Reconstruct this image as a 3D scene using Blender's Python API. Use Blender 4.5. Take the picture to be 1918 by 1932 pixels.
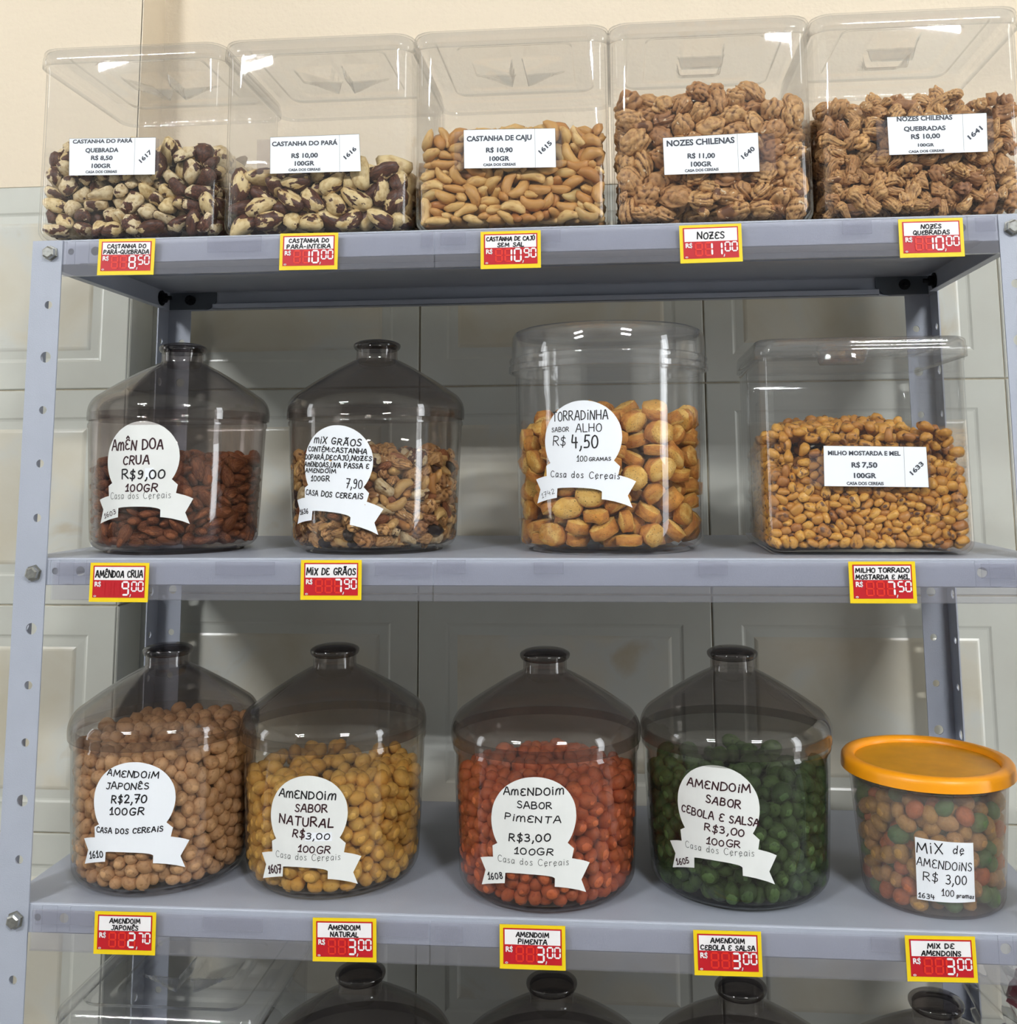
import bpy, bmesh, math, random, json
import numpy as np
from mathutils import Vector, Matrix, Quaternion, Euler
sc = bpy.context.scene
for o in list(bpy.data.objects): bpy.data.objects.remove(o)
PI = math.pi
# ---------------------------------------------------------------- camera
cam = bpy.data.cameras.new('camera'); camo = bpy.data.objects.new('camera', cam); sc.collection.objects.link(camo)
YAW, PITCH, ROLL = .0873171, .1264713, -.0074755
fw = Vector((-math.sin(YAW)*math.cos(PITCH), math.cos(YAW)*math.cos(PITCH), math.sin(PITCH)))
rt = Vector((math.cos(YAW), math.sin(YAW), 0)); up = rt.cross(fw)
r2 = rt*math.cos(ROLL)+up*math.sin(ROLL); u2 = up*math.cos(ROLL)-rt*math.sin(ROLL)
m = Matrix((r2, u2, -fw)).transposed().to_4x4(); m.translation = (.525261, -.9101086, -.2057555)
camo.matrix_world = m
W, H, F, CX, CY = 1918, 1932, 1912.28, 992.74, 636.5
cam.sensor_fit = 'VERTICAL'; cam.sensor_height = 24; cam.sensor_width = 24; cam.lens = F/H*24
cam.shift_x = (W/2-CX)/H; cam.shift_y = (CY-H/2)/H
cam.clip_start = .02; cam.clip_end = 60
sc.camera = camo
# ---------------------------------------------------------------- world, lamps, exposure
wd = bpy.data.worlds.new('world'); sc.world = wd; wd.use_nodes = True
bg = wd.node_tree.nodes['Background']; bg.inputs[0].default_value = (.90, .95, 1, 1); bg.inputs[1].default_value = .13
sc.view_settings.view_transform = 'Standard'; sc.view_settings.look = 'None'; sc.view_settings.gamma = 1
sc.view_settings.use_curve_mapping = False; sc.view_settings.exposure = 0.36
sc.cycles.max_bounces = 7; sc.cycles.diffuse_bounces = 3; sc.cycles.glossy_bounces = 3; sc.cycles.transmission_bounces = 4
sc.cycles.transparent_max_bounces = 40; sc.cycles.use_denoising = True; sc.cycles.use_adaptive_sampling = True; sc.cycles.adaptive_threshold = .05; sc.cycles.sample_clamp_indirect = 3
sc.cycles.caustics_reflective = False; sc.cycles.caustics_refractive = False
def area(name, loc, tgt, sx, sy, e, c):
    l = bpy.data.lights.new(name, 'AREA'); l.shape = 'RECTANGLE'; l.size = sx; l.size_y = sy; l.energy = e; l.color = c
    o = bpy.data.objects.new(name, l); sc.collection.objects.link(o); o.location = loc
    o.rotation_euler = (Vector(tgt)-Vector(loc)).to_track_quat('-Z', 'Y').to_euler(); return o
FLOOR, CEIL = -1.45, 1.35
# daylight through the two side windows of the shop
area('window_daylight', (3.18, -.85, -.1), (2, -.85, -.1), .45, 2.0, 20, (.93, .97, 1))
area('window_daylight', (-2.68, -.5, 0), (-2, -.5, 0), .4, 1.6, 10, (.95, .98, 1))

# ---------------------------------------------------------------- helpers
def link(o): sc.collection.objects.link(o); return o
def mesh(name, v, f, mat=None, smooth=True, mats=None, mi=None):
    me = bpy.data.meshes.new(name); me.from_pydata([tuple(p) for p in v], [], [tuple(a) for a in f])
    if mats:
        for x in mats: me.materials.append(x)
        me.polygons.foreach_set('material_index', mi)
    elif mat: me.materials.append(mat)
    if smooth: me.polygons.foreach_set('use_smooth', [True]*len(me.polygons))
    me.update(); return me
def sharp(me, deg=32):
    me.set_sharp_from_angle(angle=math.radians(deg)); return me
def obj(name, me, parent=None, loc=(0, 0, 0), rot=None):
    o = bpy.data.objects.new(name, me); link(o); o.location = loc
    if rot: o.rotation_euler = rot
    if parent: o.parent = parent
    return o
def tag(o, label, cat, group=None):
    o['label'] = label; o['category'] = cat
    if group: o['group'] = group
    return o
def thing(name, label, cat, loc=(0, 0, 0), rz=0, group=None):
    o = bpy.data.objects.new(name, None); link(o); o.location = loc; o.rotation_euler = (0, 0, rz); o.empty_display_size = .02
    return tag(o, label, cat, group)
def struct(o): o['kind'] = 'structure'; return o
class MB:
    def __init__(s): s.v = []; s.f = []; s.m = []
    def add(s, v, f, mi=0):
        b = len(s.v); s.v += [tuple(p) for p in v]; s.f += [tuple(b+i for i in a) for a in f]; s.m += [mi]*len(f); return s
    def box(s, x0, x1, y0, y1, z0, z1, mi=0):
        v = [(x, y, z) for x in (x0, x1) for y in (y0, y1) for z in (z0, z1)]
        return s.add(v, [(0, 1, 3, 2), (4, 6, 7, 5), (0, 4, 5, 1), (2, 3, 7, 6), (0, 2, 6, 4), (1, 5, 7, 3)], mi)
    def make(s, name, mats, smooth=False, bevel=0):
        mats = mats if isinstance(mats, list) else [mats]
        return mesh(name, s.v, s.f, smooth=smooth, mats=mats, mi=s.m)
def lathe(pts, n=64, closed=True):
    v = []; f = []; idx = []
    for (r, z) in pts:
        if r < 1e-6: idx.append([len(v)]); v.append((0, 0, z))
        else:
            idx.append(list(range(len(v), len(v)+n)))
            v += [(r*math.cos(2*PI*k/n), r*math.sin(2*PI*k/n), z) for k in range(n)]
    P = list(zip(idx, idx[1:]+([idx[0]] if closed else [])))
    if not closed: P = list(zip(idx, idx[1:]))
    for a, b in P:
        if len(a) == 1 and len(b) == 1: continue
        for k in range(n):
            k2 = (k+1) % n
            if len(a) == 1: f.append((a[0], b[k2], b[k]))
            elif len(b) == 1: f.append((a[k], a[k2], b[0]))
            else: f.append((a[k], a[k2], b[k2], b[k]))
    return v, f
def smoothprof(pts, n=4):
    out = []
    for i in range(len(pts)-1):
        p0 = pts[max(i-1, 0)]; p1 = pts[i]; p2 = pts[i+1]; p3 = pts[min(i+2, len(pts)-1)]
        for k in range(n):
            t = k/n
            out.append(tuple(.5*((2*p1[j])+(-p0[j]+p2[j])*t+(2*p0[j]-5*p1[j]+4*p2[j]-p3[j])*t*t+(-p0[j]+3*p1[j]-3*p2[j]+p3[j])*t**3) for j in (0, 1)))
    out.append(pts[-1]); return out
def fixn(me):
    bm = bmesh.new(); bm.from_mesh(me); bmesh.ops.recalc_face_normals(bm, faces=bm.faces); bm.to_mesh(me); bm.free(); return me

# ---------------------------------------------------------------- materials
def nt(name):
    mt = bpy.data.materials.new(name); mt.use_nodes = True; t = mt.node_tree; t.nodes.clear(); return mt, t
def N(t, typ, **k):
    n = t.nodes.new(typ)
    for a, b in k.items():
        if a.startswith('i_'): n.inputs[int(a[2:])].default_value = b
        else: setattr(n, a, b)
    return n
def L(t, a, b): t.links.new(a, b)
def ramp(t, src, stops):
    r = N(t, 'ShaderNodeValToRGB'); L(t, src, r.inputs[0]); e = r.color_ramp.elements
    while len(e) < len(stops): e.new(.5)
    for x, (p, c) in zip(e, stops): x.position = p; x.color = (*c, 1)
    return r.outputs[0]
def S(c): return tuple(((x/255)/12.92 if x/255 <= .04045 else ((x/255+.055)/1.055)**2.4) for x in c)
def plain(name, c, rough=.5, metal=0, spec=.5, noise=0, nscale=60, bump=0, bscale=300, coat=0, c2=None):
    mt, t = nt(name); b = N(t, 'ShaderNodeBsdfPrincipled'); o = N(t, 'ShaderNodeOutputMaterial'); L(t, b.outputs[0], o.inputs[0])
    b.inputs['Base Color'].default_value = (*c, 1); b.inputs['Roughness'].default_value = rough; b.inputs['Metallic'].default_value = metal
    b.inputs['Specular IOR Level'].default_value = spec; b.inputs['Coat Weight'].default_value = coat
    tc = N(t, 'ShaderNodeTexCoord')
    if noise or c2:
        n = N(t, 'ShaderNodeTexNoise'); n.inputs['Scale'].default_value = nscale; n.inputs['Detail'].default_value = 5; L(t, tc.outputs['Object'], n.inputs['Vector'])
        cc = c2 or tuple(x*(1-noise) for x in c)
        L(t, ramp(t, n.outputs[0], [(.35, c), (.68, cc)]), b.inputs['Base Color'])
    if bump:
        n = N(t, 'ShaderNodeTexNoise'); n.inputs['Scale'].default_value = bscale; n.inputs['Detail'].default_value = 3; L(t, tc.outputs['Object'], n.inputs['Vector'])
        bp = N(t, 'ShaderNodeBump'); bp.inputs['Strength'].default_value = bump; bp.inputs['Distance'].default_value = .002
        L(t, n.outputs[0], bp.inputs['Height']); L(t, bp.outputs[0], b.inputs['Normal'])
    return mt
def plastic(name, tint, edge, refl=1.0, rough=.02, milk=0, milkc=(.8, .8, .8)):
    """thin clear plastic wall: passes light straight through, tinted, darker where seen edge-on, fresnel gloss"""
    mt, t = nt(name); o = N(t, 'ShaderNodeOutputMaterial')
    lw = N(t, 'ShaderNodeLayerWeight'); lw.inputs[0].default_value = .35
    col = ramp(t, lw.outputs['Facing'], [(0, tint), (.55, tint), (1, edge)])
    tr = N(t, 'ShaderNodeBsdfTransparent'); L(t, col, tr.inputs[0])
    last = tr.outputs[0]
    if milk:
        d = N(t, 'ShaderNodeBsdfDiffuse'); d.inputs[0].default_value = (*milkc, 1)
        tl = N(t, 'ShaderNodeBsdfTranslucent'); tl.inputs[0].default_value = (*milkc, 1)
        ad = N(t, 'ShaderNodeMixShader'); ad.inputs[0].default_value = .5; L(t, d.outputs[0], ad.inputs[1]); L(t, tl.outputs[0], ad.inputs[2])
        mx = N(t, 'ShaderNodeMixShader'); mx.inputs[0].default_value = milk; L(t, last, mx.inputs[1]); L(t, ad.outputs[0], mx.inputs[2]); last = mx.outputs[0]
    g = N(t, 'ShaderNodeBsdfGlossy'); g.inputs['Roughness'].default_value = rough; g.inputs[0].default_value = (1, 1, 1, 1)
    # Schlick reflectance of a thin sheet, the same from both of its sides
    l2 = N(t, 'ShaderNodeLayerWeight'); l2.inputs[0].default_value = .5
    pw = N(t, 'ShaderNodeMath', operation='POWER'); pw.inputs[1].default_value = 5; L(t, l2.outputs['Facing'], pw.inputs[0])
    mu = N(t, 'ShaderNodeMath', operation='MULTIPLY_ADD'); mu.inputs[1].default_value = .75*refl; mu.inputs[2].default_value = .04*refl; mu.use_clamp = True; L(t, pw.outputs[0], mu.inputs[0])
    mx = N(t, 'ShaderNodeMixShader'); L(t, mu.outputs[0], mx.inputs[0]); L(t, last, mx.inputs[1]); L(t, g.outputs[0], mx.inputs[2])
    L(t, mx.outputs[0], o.inputs[0]); return mt
def nutmat(name, build, rough=.5, bump=.3, bscale=600, coat=0, spec=.4):
    mt, t = nt(name); b = N(t, 'ShaderNodeBsdfPrincipled'); o = N(t, 'ShaderNodeOutputMaterial'); L(t, b.outputs[0], o.inputs[0])
    oi = N(t, 'ShaderNodeObjectInfo'); at = N(t, 'ShaderNodeAttribute', attribute_name='rnd'); tc = N(t, 'ShaderNodeTexCoord')
    la = N(t, 'ShaderNodeAttribute', attribute_name='loc')
    ad = N(t, 'ShaderNodeMath', operation='ADD'); L(t, oi.outputs['Random'], ad.inputs[0]); L(t, at.outputs['Fac'], ad.inputs[1])
    fr = N(t, 'ShaderNodeMath', operation='FRACT'); L(t, ad.outputs[0], fr.inputs[0]); rnd = fr.outputs[0]
    sc1 = N(t, 'ShaderNodeVectorMath', operation='SCALE'); sc1.inputs['Scale'].default_value = .011; L(t, la.outputs['Vector'], sc1.inputs[0])
    cb = N(t, 'ShaderNodeCombineXYZ'); 
    for i in range(3): L(t, rnd, cb.inputs[i])
    sc2 = N(t, 'ShaderNodeVectorMath', operation='SCALE'); sc2.inputs['Scale'].default_value = .7; L(t, cb.outputs[0], sc2.inputs[0])
    va = N(t, 'ShaderNodeVectorMath', operation='ADD'); L(t, sc1.outputs[0], va.inputs[0]); L(t, sc2.outputs[0], va.inputs[1]); vec = va.outputs[0]
    def noise(scale, detail=4, stretch=None):
        n = N(t, 'ShaderNodeTexNoise'); n.inputs['Scale'].default_value = scale; n.inputs['Detail'].default_value = detail
        if stretch:
            mp = N(t, 'ShaderNodeMapping'); mp.inputs['Scale'].default_value = stretch; L(t, vec, mp.inputs[0]); L(t, mp.outputs[0], n.inputs['Vector'])
        else: L(t, vec, n.inputs['Vector'])
        return n.outputs[0]
    def mix(fac, a, c, mode='MIX'):
        x = N(t, 'ShaderNodeMix', data_type='RGBA', blend_type=mode)
        if isinstance(fac, float): x.inputs[0].default_value = fac
        else: L(t, fac, x.inputs[0])
        for s_, q in ((6, a), (7, c)):
            if isinstance(q, tuple): x.inputs[s_].default_value = (*q, 1)
            else: L(t, q, x.inputs[s_])
        return x.outputs[2]
    sep = N(t, 'ShaderNodeSeparateXYZ'); L(t, la.outputs['Vector'], sep.inputs[0])
    hat = N(t, 'ShaderNodeAttribute', attribute_name='crease')
    col = build(t, rnd, noise, mix, sep.outputs, hat.outputs['Fac'])
    L(t, col, b.inputs['Base Color']); b.inputs['Roughness'].default_value = rough; b.inputs['Coat Weight'].default_value = coat; b.inputs['Specular IOR Level'].default_value = spec
    if bump:
        bp = N(t, 'ShaderNodeBump'); bp.inputs['Strength'].default_value = bump; bp.inputs['Distance'].default_value = .0006
        L(t, noise(bscale, 3), bp.inputs['Height']); L(t, bp.outputs[0], b.inputs['Normal'])
    return mt
def rr(t, rnd, stops): return ramp(t, rnd, stops)
def sstep(t, v, a, b):
    mr = N(t, 'ShaderNodeMapRange'); mr.interpolation_type = 'SMOOTHSTEP'; mr.inputs[1].default_value = a; mr.inputs[2].default_value = b; L(t, v, mr.inputs[0]); return mr.outputs[0]
# ---------------------------------------------------------------- nut materials
def m_almond(t, rnd, noise, mix, xyz, cr):
    base = rr(t, rnd, [(0, S((120, 66, 38))), (.5, S((146, 84, 50))), (1, S((104, 56, 34)))])
    return mix(sstep(t, noise(420, 3, (.25, 1.6, 1.6)), .42, .62), base, S((168, 108, 68)))
def coated(a, b, c, spot):
    def fn(t, rnd, noise, mix, xyz, cr):
        base = rr(t, rnd, [(0, a), (.5, b), (1, c)])
        return mix(sstep(t, noise(230, 4), .50, .72), base, spot)
    return fn
def m_mixed(t, rnd, noise, mix, xyz, cr):
    r = N(t, 'ShaderNodeValToRGB'); L(t, rnd, r.inputs[0]); r.color_ramp.interpolation = 'CONSTANT'
    e = r.color_ramp.elements
    st = [(0, S((205, 160, 92))), (.42, S((92, 134, 82))), (.55, S((112, 148, 88))), (.68, S((214, 124, 76))), (.86, S((206, 160, 104)))]
    while len(e) < len(st): e.new(.5)
    for x, (p, c) in zip(e, st): x.position = p; x.color = (*c, 1)
    n = noise(300, 4); mm = N(t, 'ShaderNodeMix', data_type='RGBA', blend_type='MULTIPLY'); mm.inputs[0].default_value = .7
    L(t, r.outputs[0], mm.inputs[6]); L(t, ramp(t, n, [(.35, (.62, .62, .55)), (.65, (1, 1, 1))]), mm.inputs[7]); return mm.outputs[2]
def m_cashew(t, rnd, noise, mix, xyz, cr):
    base = rr(t, rnd, [(0, S((226, 190, 128))), (.45, S((216, 172, 104))), (.8, S((196, 138, 76))), (.93, S((176, 112, 58))), (1, S((206, 178, 118)))])
    return mix(sstep(t, noise(160, 3), .48, .8), base, S((184, 132, 76)))
def m_brazil(t, rnd, noise, mix, xyz, cr):
    skin = mix(sstep(t, noise(500, 4, (.3, 1.5, 1.5)), .4, .65), S((66, 38, 28)), S((104, 62, 44)))
    cream = mix(sstep(t, noise(220, 3), .4, .7), S((232, 208, 156)), S((198, 164, 108)))
    th = N(t, 'ShaderNodeMath', operation='MULTIPLY_ADD'); L(t, rnd, th.inputs[0]); th.inputs[1].default_value = .26; th.inputs[2].default_value = -.13
    ad = N(t, 'ShaderNodeMath', operation='ADD'); L(t, noise(75, 6), ad.inputs[0]); L(t, th.outputs[0], ad.inputs[1])
    return mix(sstep(t, ad.outputs[0], .495, .512), skin, cream)
def m_chunk(t, rnd, noise, mix, xyz, cr):
    skin = mix(sstep(t, noise(500, 4), .4, .65), S((66, 38, 28)), S((108, 64, 46)))
    cream = mix(sstep(t, noise(260, 3), .4, .7), S((230, 210, 170)), S((196, 166, 118)))
    th = N(t, 'ShaderNodeMath', operation='MULTIPLY_ADD'); L(t, rnd, th.inputs[0]); th.inputs[1].default_value = .3; th.inputs[2].default_value = -.13
    ad = N(t, 'ShaderNodeMath', operation='ADD'); L(t, noise(90, 6), ad.inputs[0]); L(t, th.outputs[0], ad.inputs[1])
    return mix(sstep(t, ad.outputs[0], .49, .51), skin, cream)
def m_walnut(t, rnd, noise, mix, xyz, cr):
    a = rr(t, rnd, [(0, S((204, 156, 102))), (.5, S((216, 170, 112))), (.85, S((186, 136, 88))), (1, S((150, 104, 74)))])
    a = mix(sstep(t, noise(520, 5), .5, .68), a, S((178, 124, 76)))
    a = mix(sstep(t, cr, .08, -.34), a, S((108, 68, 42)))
    return mix(sstep(t, noise(210, 2), .67, .72), a, S((236, 214, 178)))
def m_rusk(t, rnd, noise, mix, xyz, cr):
    a = rr(t, rnd, [(0, S((222, 172, 84))), (.6, S((212, 158, 70))), (1, S((196, 132, 56)))])
    ab = N(t, 'ShaderNodeMath', operation='ABSOLUTE'); L(t, xyz[2], ab.inputs[0])
    crust = sstep(t, ab.outputs[0], .72, .62)
    a = mix(crust, mix(sstep(t, noise(120, 3), .4, .7), a, S((232, 190, 108))), mix(sstep(t, noise(150, 3), .4, .7), S((206, 140, 62)), S((178, 108, 44))))
    a = mix(sstep(t, noise(800, 2), .63, .68), a, S((158, 104, 44)))
    return mix(sstep(t, noise(560, 2), .68, .71), a, S((84, 84, 36)))
def m_corn(t, rnd, noise, mix, xyz, cr):
    a = rr(t, rnd, [(0, S((224, 168, 78))), (.5, S((212, 152, 66))), (.85, S((190, 130, 62))), (1, S((168, 108, 56)))])
    a = mix(sstep(t, noise(240, 4), .5, .75), a, S((186, 124, 56)))
    tip = sstep(t, xyz[0], .72, .95)
    a = mix(tip, a, S((92, 58, 42)))
    mu = N(t, 'ShaderNodeMath', operation='MULTIPLY'); L(t, sstep(t, noise(130, 4), .5, .6), mu.inputs[0]); L(t, sstep(t, xyz[2], .35, .7), mu.inputs[1])
    return mix(mu.outputs[0], a, S((118, 78, 48)))
def m_peanut(t, rnd, noise, mix, xyz, cr):
    a = rr(t, rnd, [(0, S((228, 192, 132))), (.6, S((214, 170, 106))), (1, S((198, 150, 92)))])
    return mix(sstep(t, noise(300, 3), .5, .75), a, S((190, 140, 84)))
def m_raisin(t, rnd, noise, mix, xyz, cr): return mix(sstep(t, noise(400, 3), .4, .7), S((30, 20, 20)), S((52, 34, 30)))
NM = {
 'almond': nutmat('almond_skin', m_almond, .55, .5, 900), 'cashew': nutmat('cashew_flesh', m_cashew, .42, .15, 300),
 'brazil': nutmat('brazil_nut_skin', m_brazil, .45, .3, 500), 'brazilchunk': nutmat('brazil_nut_pieces', m_chunk, .5, .4, 500),
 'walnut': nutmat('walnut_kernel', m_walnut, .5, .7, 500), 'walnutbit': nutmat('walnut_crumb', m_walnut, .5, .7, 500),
 'rusk': nutmat('garlic_rusk', m_rusk, .75, .9, 700), 'corn': nutmat('toasted_corn', m_corn, .38, .25, 500, .2),
 'peanut': nutmat('peanut_kernel', m_peanut, .45, .2, 500), 'raisin': nutmat('raisin_skin', m_raisin, .35, .8, 700, .3),
 'jap': nutmat('japanese_peanut', coated(S((208, 160, 114)), S((216, 170, 122)), S((192, 144, 100)), S((176, 128, 86))), .5, .35, 500),
 'nat': nutmat('natural_peanut', coated(S((232, 186, 100)), S((224, 176, 92)), S((232, 176, 84)), S((206, 154, 78))), .5, .3, 500),
 'pim': nutmat('pepper_peanut', coated(S((222, 124, 78)), S((210, 110, 66)), S((226, 126, 74)), S((190, 94, 60))), .5, .35, 500),
 'ceb': nutmat('herb_peanut', coated(S((84, 112, 66)), S((98, 126, 70)), S((74, 98, 62)), S((56, 76, 48))), .55, .5, 500),
 'mixp': nutmat('mixed_peanut', m_mixed, .5, .35, 500)}
# ---------------------------------------------------------------- surfaces
M = {}
M['paint'] = plain('rack_grey_enamel', S((176, 181, 194)), .38, 0, .5, .05, 30, .12, 900)
M['steel'] = plain('zinc_bolt', S((190, 190, 186)), .25, .9, .5, .3, 300)
M['plate'] = plain('charcoal_plate', S((88, 94, 102)), .5)
M['black'] = plain('black_oxide_nut', S((30, 30, 32)), .4, .6)
M['plaster'] = plain('beige_painted_plaster', S((234, 219, 196)), .85, 0, .2, .04, 5, .55, 160)
M['grout'] = plain('tile_grout', S((190, 180, 158)), .9, 0, .2, .3, 60)
M['tile_edge'] = plain('glazed_tile_border', S((207, 208, 199)), .22, 0, .5, 0, 7, .08, 25, 0, S((199, 198, 188)))
def tile_mat():
    mt, t = nt('glazed_tile_marble'); b = N(t, 'ShaderNodeBsdfPrincipled'); o = N(t, 'ShaderNodeOutputMaterial'); L(t, b.outputs[0], o.inputs[0])
    tc = N(t, 'ShaderNodeTexCoord'); oi = N(t, 'ShaderNodeObjectInfo'); va = N(t, 'ShaderNodeVectorMath', operation='ADD')
    cb = N(t, 'ShaderNodeCombineXYZ'); L(t, oi.outputs['Random'], cb.inputs[0]); L(t, oi.outputs['Random'], cb.inputs[2])
    s2 = N(t, 'ShaderNodeVectorMath', operation='SCALE'); s2.inputs['Scale'].default_value = 9; L(t, cb.outputs[0], s2.inputs[0])
    L(t, tc.outputs['Object'], va.inputs[0]); L(t, s2.outputs[0], va.inputs[1])
    n = N(t, 'ShaderNodeTexNoise'); n.inputs['Scale'].default_value = 9; n.inputs['Detail'].default_value = 6; n.inputs['Distortion'].default_value = .6; L(t, va.outputs[0], n.inputs['Vector'])
    L(t, ramp(t, n.outputs[0], [(.32, S((204, 196, 176))), (.5, S((210, 205, 190))), (.62, S((206, 206, 198))), (.72, S((192, 180, 156)))]), b.inputs['Base Color'])
    b.inputs['Roughness'].default_value = .25; return mt
M['tile'] = tile_mat()
M['clear'] = plastic('clear_plastic', (.99, .99, .99), (.66, .66, .67), .9, .02, .012, (.8, .8, .82))
M['clearlid'] = plastic('clear_plastic_lid', (.975, .975, .975), (.42, .42, .44), 1.2, .02, .045, (.8, .8, .82))
M['strip'] = plastic('price_rail_film', (.975, .975, .985), (.85, .85, .87), 1.0, .14, .065, (.90, .89, .96))
M['film'] = plastic('sticky_film', (.97, .97, .98), (.85, .85, .85), 1.0, .08, .05, (.85, .84, .9))
M['tape'] = plastic('adhesive_tape', (.88, .86, .88), (.7, .7, .7), 1.0, .08, .10, (.8, .75, .78))
M['smoke_lid'] = plastic('smoked_lid', (.80, .78, .77), (.34, .32, .31), 1.0, .03, .035, (.30, .28, .27))
M['smoke_knob'] = plastic('smoked_knob', (.55, .53, .53), (.12, .11, .11), 1.1)
def smoke(n, c): return plastic('jar_wall_'+n, c, tuple(x*.45 for x in c), 1.0, .02, .03, (.34, .31, .29))
M['tub'] = plastic('milky_tub', (.92, .90, .89), (.66, .64, .63), .7, .12, .14, (.8, .76, .74))
M['paper'] = plain('white_paper', S((246, 249, 254)), .6, 0, .3)
M['paper_warm'] = plain('aged_white_paper', S((238, 239, 236)), .6, 0, .3, .04, 40)
M['ink'] = plain('black_ink', S((22, 20, 24)), .5)
M['ink_red'] = plain('dark_maroon_ink', S((52, 18, 26)), .5)
M['ink_grey'] = plain('thin_grey_ink', S((74, 78, 74)), .5)
M['print'] = plain('grey_print', S((62, 66, 76)), .6)
M['yellow'] = plain('yellow_card', S((248, 214, 22)), .45)
M['red'] = plain('red_card', S((196, 24, 36)), .45)
M['ghost'] = plain('orange_red_segments', S((232, 52, 34)), .45)
M['white'] = plain('white_segments', S((250, 246, 246)), .5)
M['orange'] = plain('orange_lid_plastic', S((255, 164, 22)), .35, 0, .5)
M['mustard'] = plain('translucent_mustard_plastic', S((226, 156, 14)), .4, 0, .4, .12, 60)
M['ceiling'] = plain('white_ceiling', S((232, 232, 228)), .9)
M['floor'] = plain('beige_floor', S((120, 118, 114)), .4)
M['pink'] = plain('pink_packet', S((228, 132, 146)), .3, 0, .5, .2, 30)
M['dark'] = plain('dark_heap_core', S((34, 24, 18)), .9)
M['wall'] = plain('shop_wall_paint', S((214, 214, 210)), .9)
M['bag'] = plastic('crinkled_bag', (.88, .88, .88), (.4, .4, .4), 1.3, .06)
def emis(name, c, s):
    mt, t = nt(name); e = N(t, 'ShaderNodeEmission'); e.inputs[0].default_value = (*c, 1); e.inputs[1].default_value = s
    o = N(t, 'ShaderNodeOutputMaterial'); L(t, e.outputs[0], o.inputs[0]); return mt
M['tube'] = emis('lamp_tube_glow', (.96, .985, 1), 360)
M['lamp_body'] = plain('white_lamp_body', (.8, .8, .8), .5)

# ---------------------------------------------------------------- the room
def slab(name, x0, x1, y0, y1, z0, z1, mt):
    cx, cy, cz = (x0+x1)/2, (y0+y1)/2, (z0+z1)/2
    return struct(obj(name, MB().box(x0-cx, x1-cx, y0-cy, y1-cy, z0-cz, z1-cz).make(name, mt), None, (cx, cy, cz)))
slab('floor', -2.8, 3.3, -5, .45, FLOOR-.1, FLOOR, M['floor'])
slab('ceiling', -2.8, 3.3, -5, .45, CEIL, CEIL+.1, M['ceiling'])
# back wall: grouted masonry below with tiles, painted plaster above
wb = slab('wall_back', -2.7, 3.2, .3325, .45, FLOOR, CEIL, M['grout'])
pl = MB().box(-2.7, 3.2, .3306, .3325, .1445, CEIL-.001).make('plaster_band', M['plaster'])
o = obj('plaster_band', pl, wb); o.matrix_parent_inverse = Matrix.Translation(wb.location).inverted()
wc = slab('wall_left', -2.7, -.066, .2725, .3325, FLOOR, CEIL, M['grout'])
pl = MB().box(-2.7, -.0655, .2708, .2725, .1475, CEIL-.001).box(-.0665, -.0640, .2708, .3306, .1475, CEIL-.001).make('plaster_band', M['plaster'])
o = obj('plaster_band', pl, wc); o.matrix_parent_inverse = Matrix.Translation(wc.location).inverted()
def tilemesh(w, h, frame=True):
    v = []; f = []; mi = []
    rings = [(0, 0), (0, -.0012), (.0012, -.0025), (.033, -.0025), (.0355, -.0014), (.0375, -.0011), (.047, -.0017), (.0495, -.0027), (.0515, -.0031)] if frame else [(0, 0), (0, -.0012), (.0012, -.0025)]
    for k, (i, y) in enumerate(rings):
        v += [(-w/2+i, y, -h/2+i), (w/2-i, y, -h/2+i), (w/2-i, y, h/2-i), (-w/2+i, y, h/2-i)]
        if k:
            for a in range(4):
                b = (a+1) % 4; f.append(((k-1)*4+a, (k-1)*4+b, k*4+b, k*4+a)); mi.append(1 if k >= 7 else 0)
    k = len(rings)-1; f.append((k*4, k*4+1, k*4+2, k*4+3)); mi.append(1 if frame else 0)
    return mesh('tile', v, f, smooth=False, mats=[M['tile_edge'], M['tile']], mi=mi)
tm = tilemesh(.3490, .2497)
def tile(me, parent, loc, rz=0):
    o = obj('tile', me, parent, loc, (0, 0, rz)); o.matrix_parent_inverse = Matrix.Translation(parent.location).inverted(); return o
rnd = random.Random(4)
for i in range(-1, 4):
    for j in range(6):
        xc = .2829-.3508+.1754+i*.3508; zt_ = .1445-j*.2514
        tile(tm, wb, (xc+.0004*rnd.uniform(-1, 1), .3325+.0006*rnd.random(), zt_-.1257))
tc_ = tilemesh(.3490, .2552)
for i in range(3):
    for j in range(6):
        # the pillar is tiled from its right-hand corner
        tile(tc_, wc, (-.0665-.1745-i*.3508, .2725+.0006*rnd.random(), .1478-.1283-j*.2567))
tn = tilemesh(.0585, .2552, False)
for j in range(6): tile(tn, wc, (-.066, .3005, .1478-.1283-j*.2567), PI/2)
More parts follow.
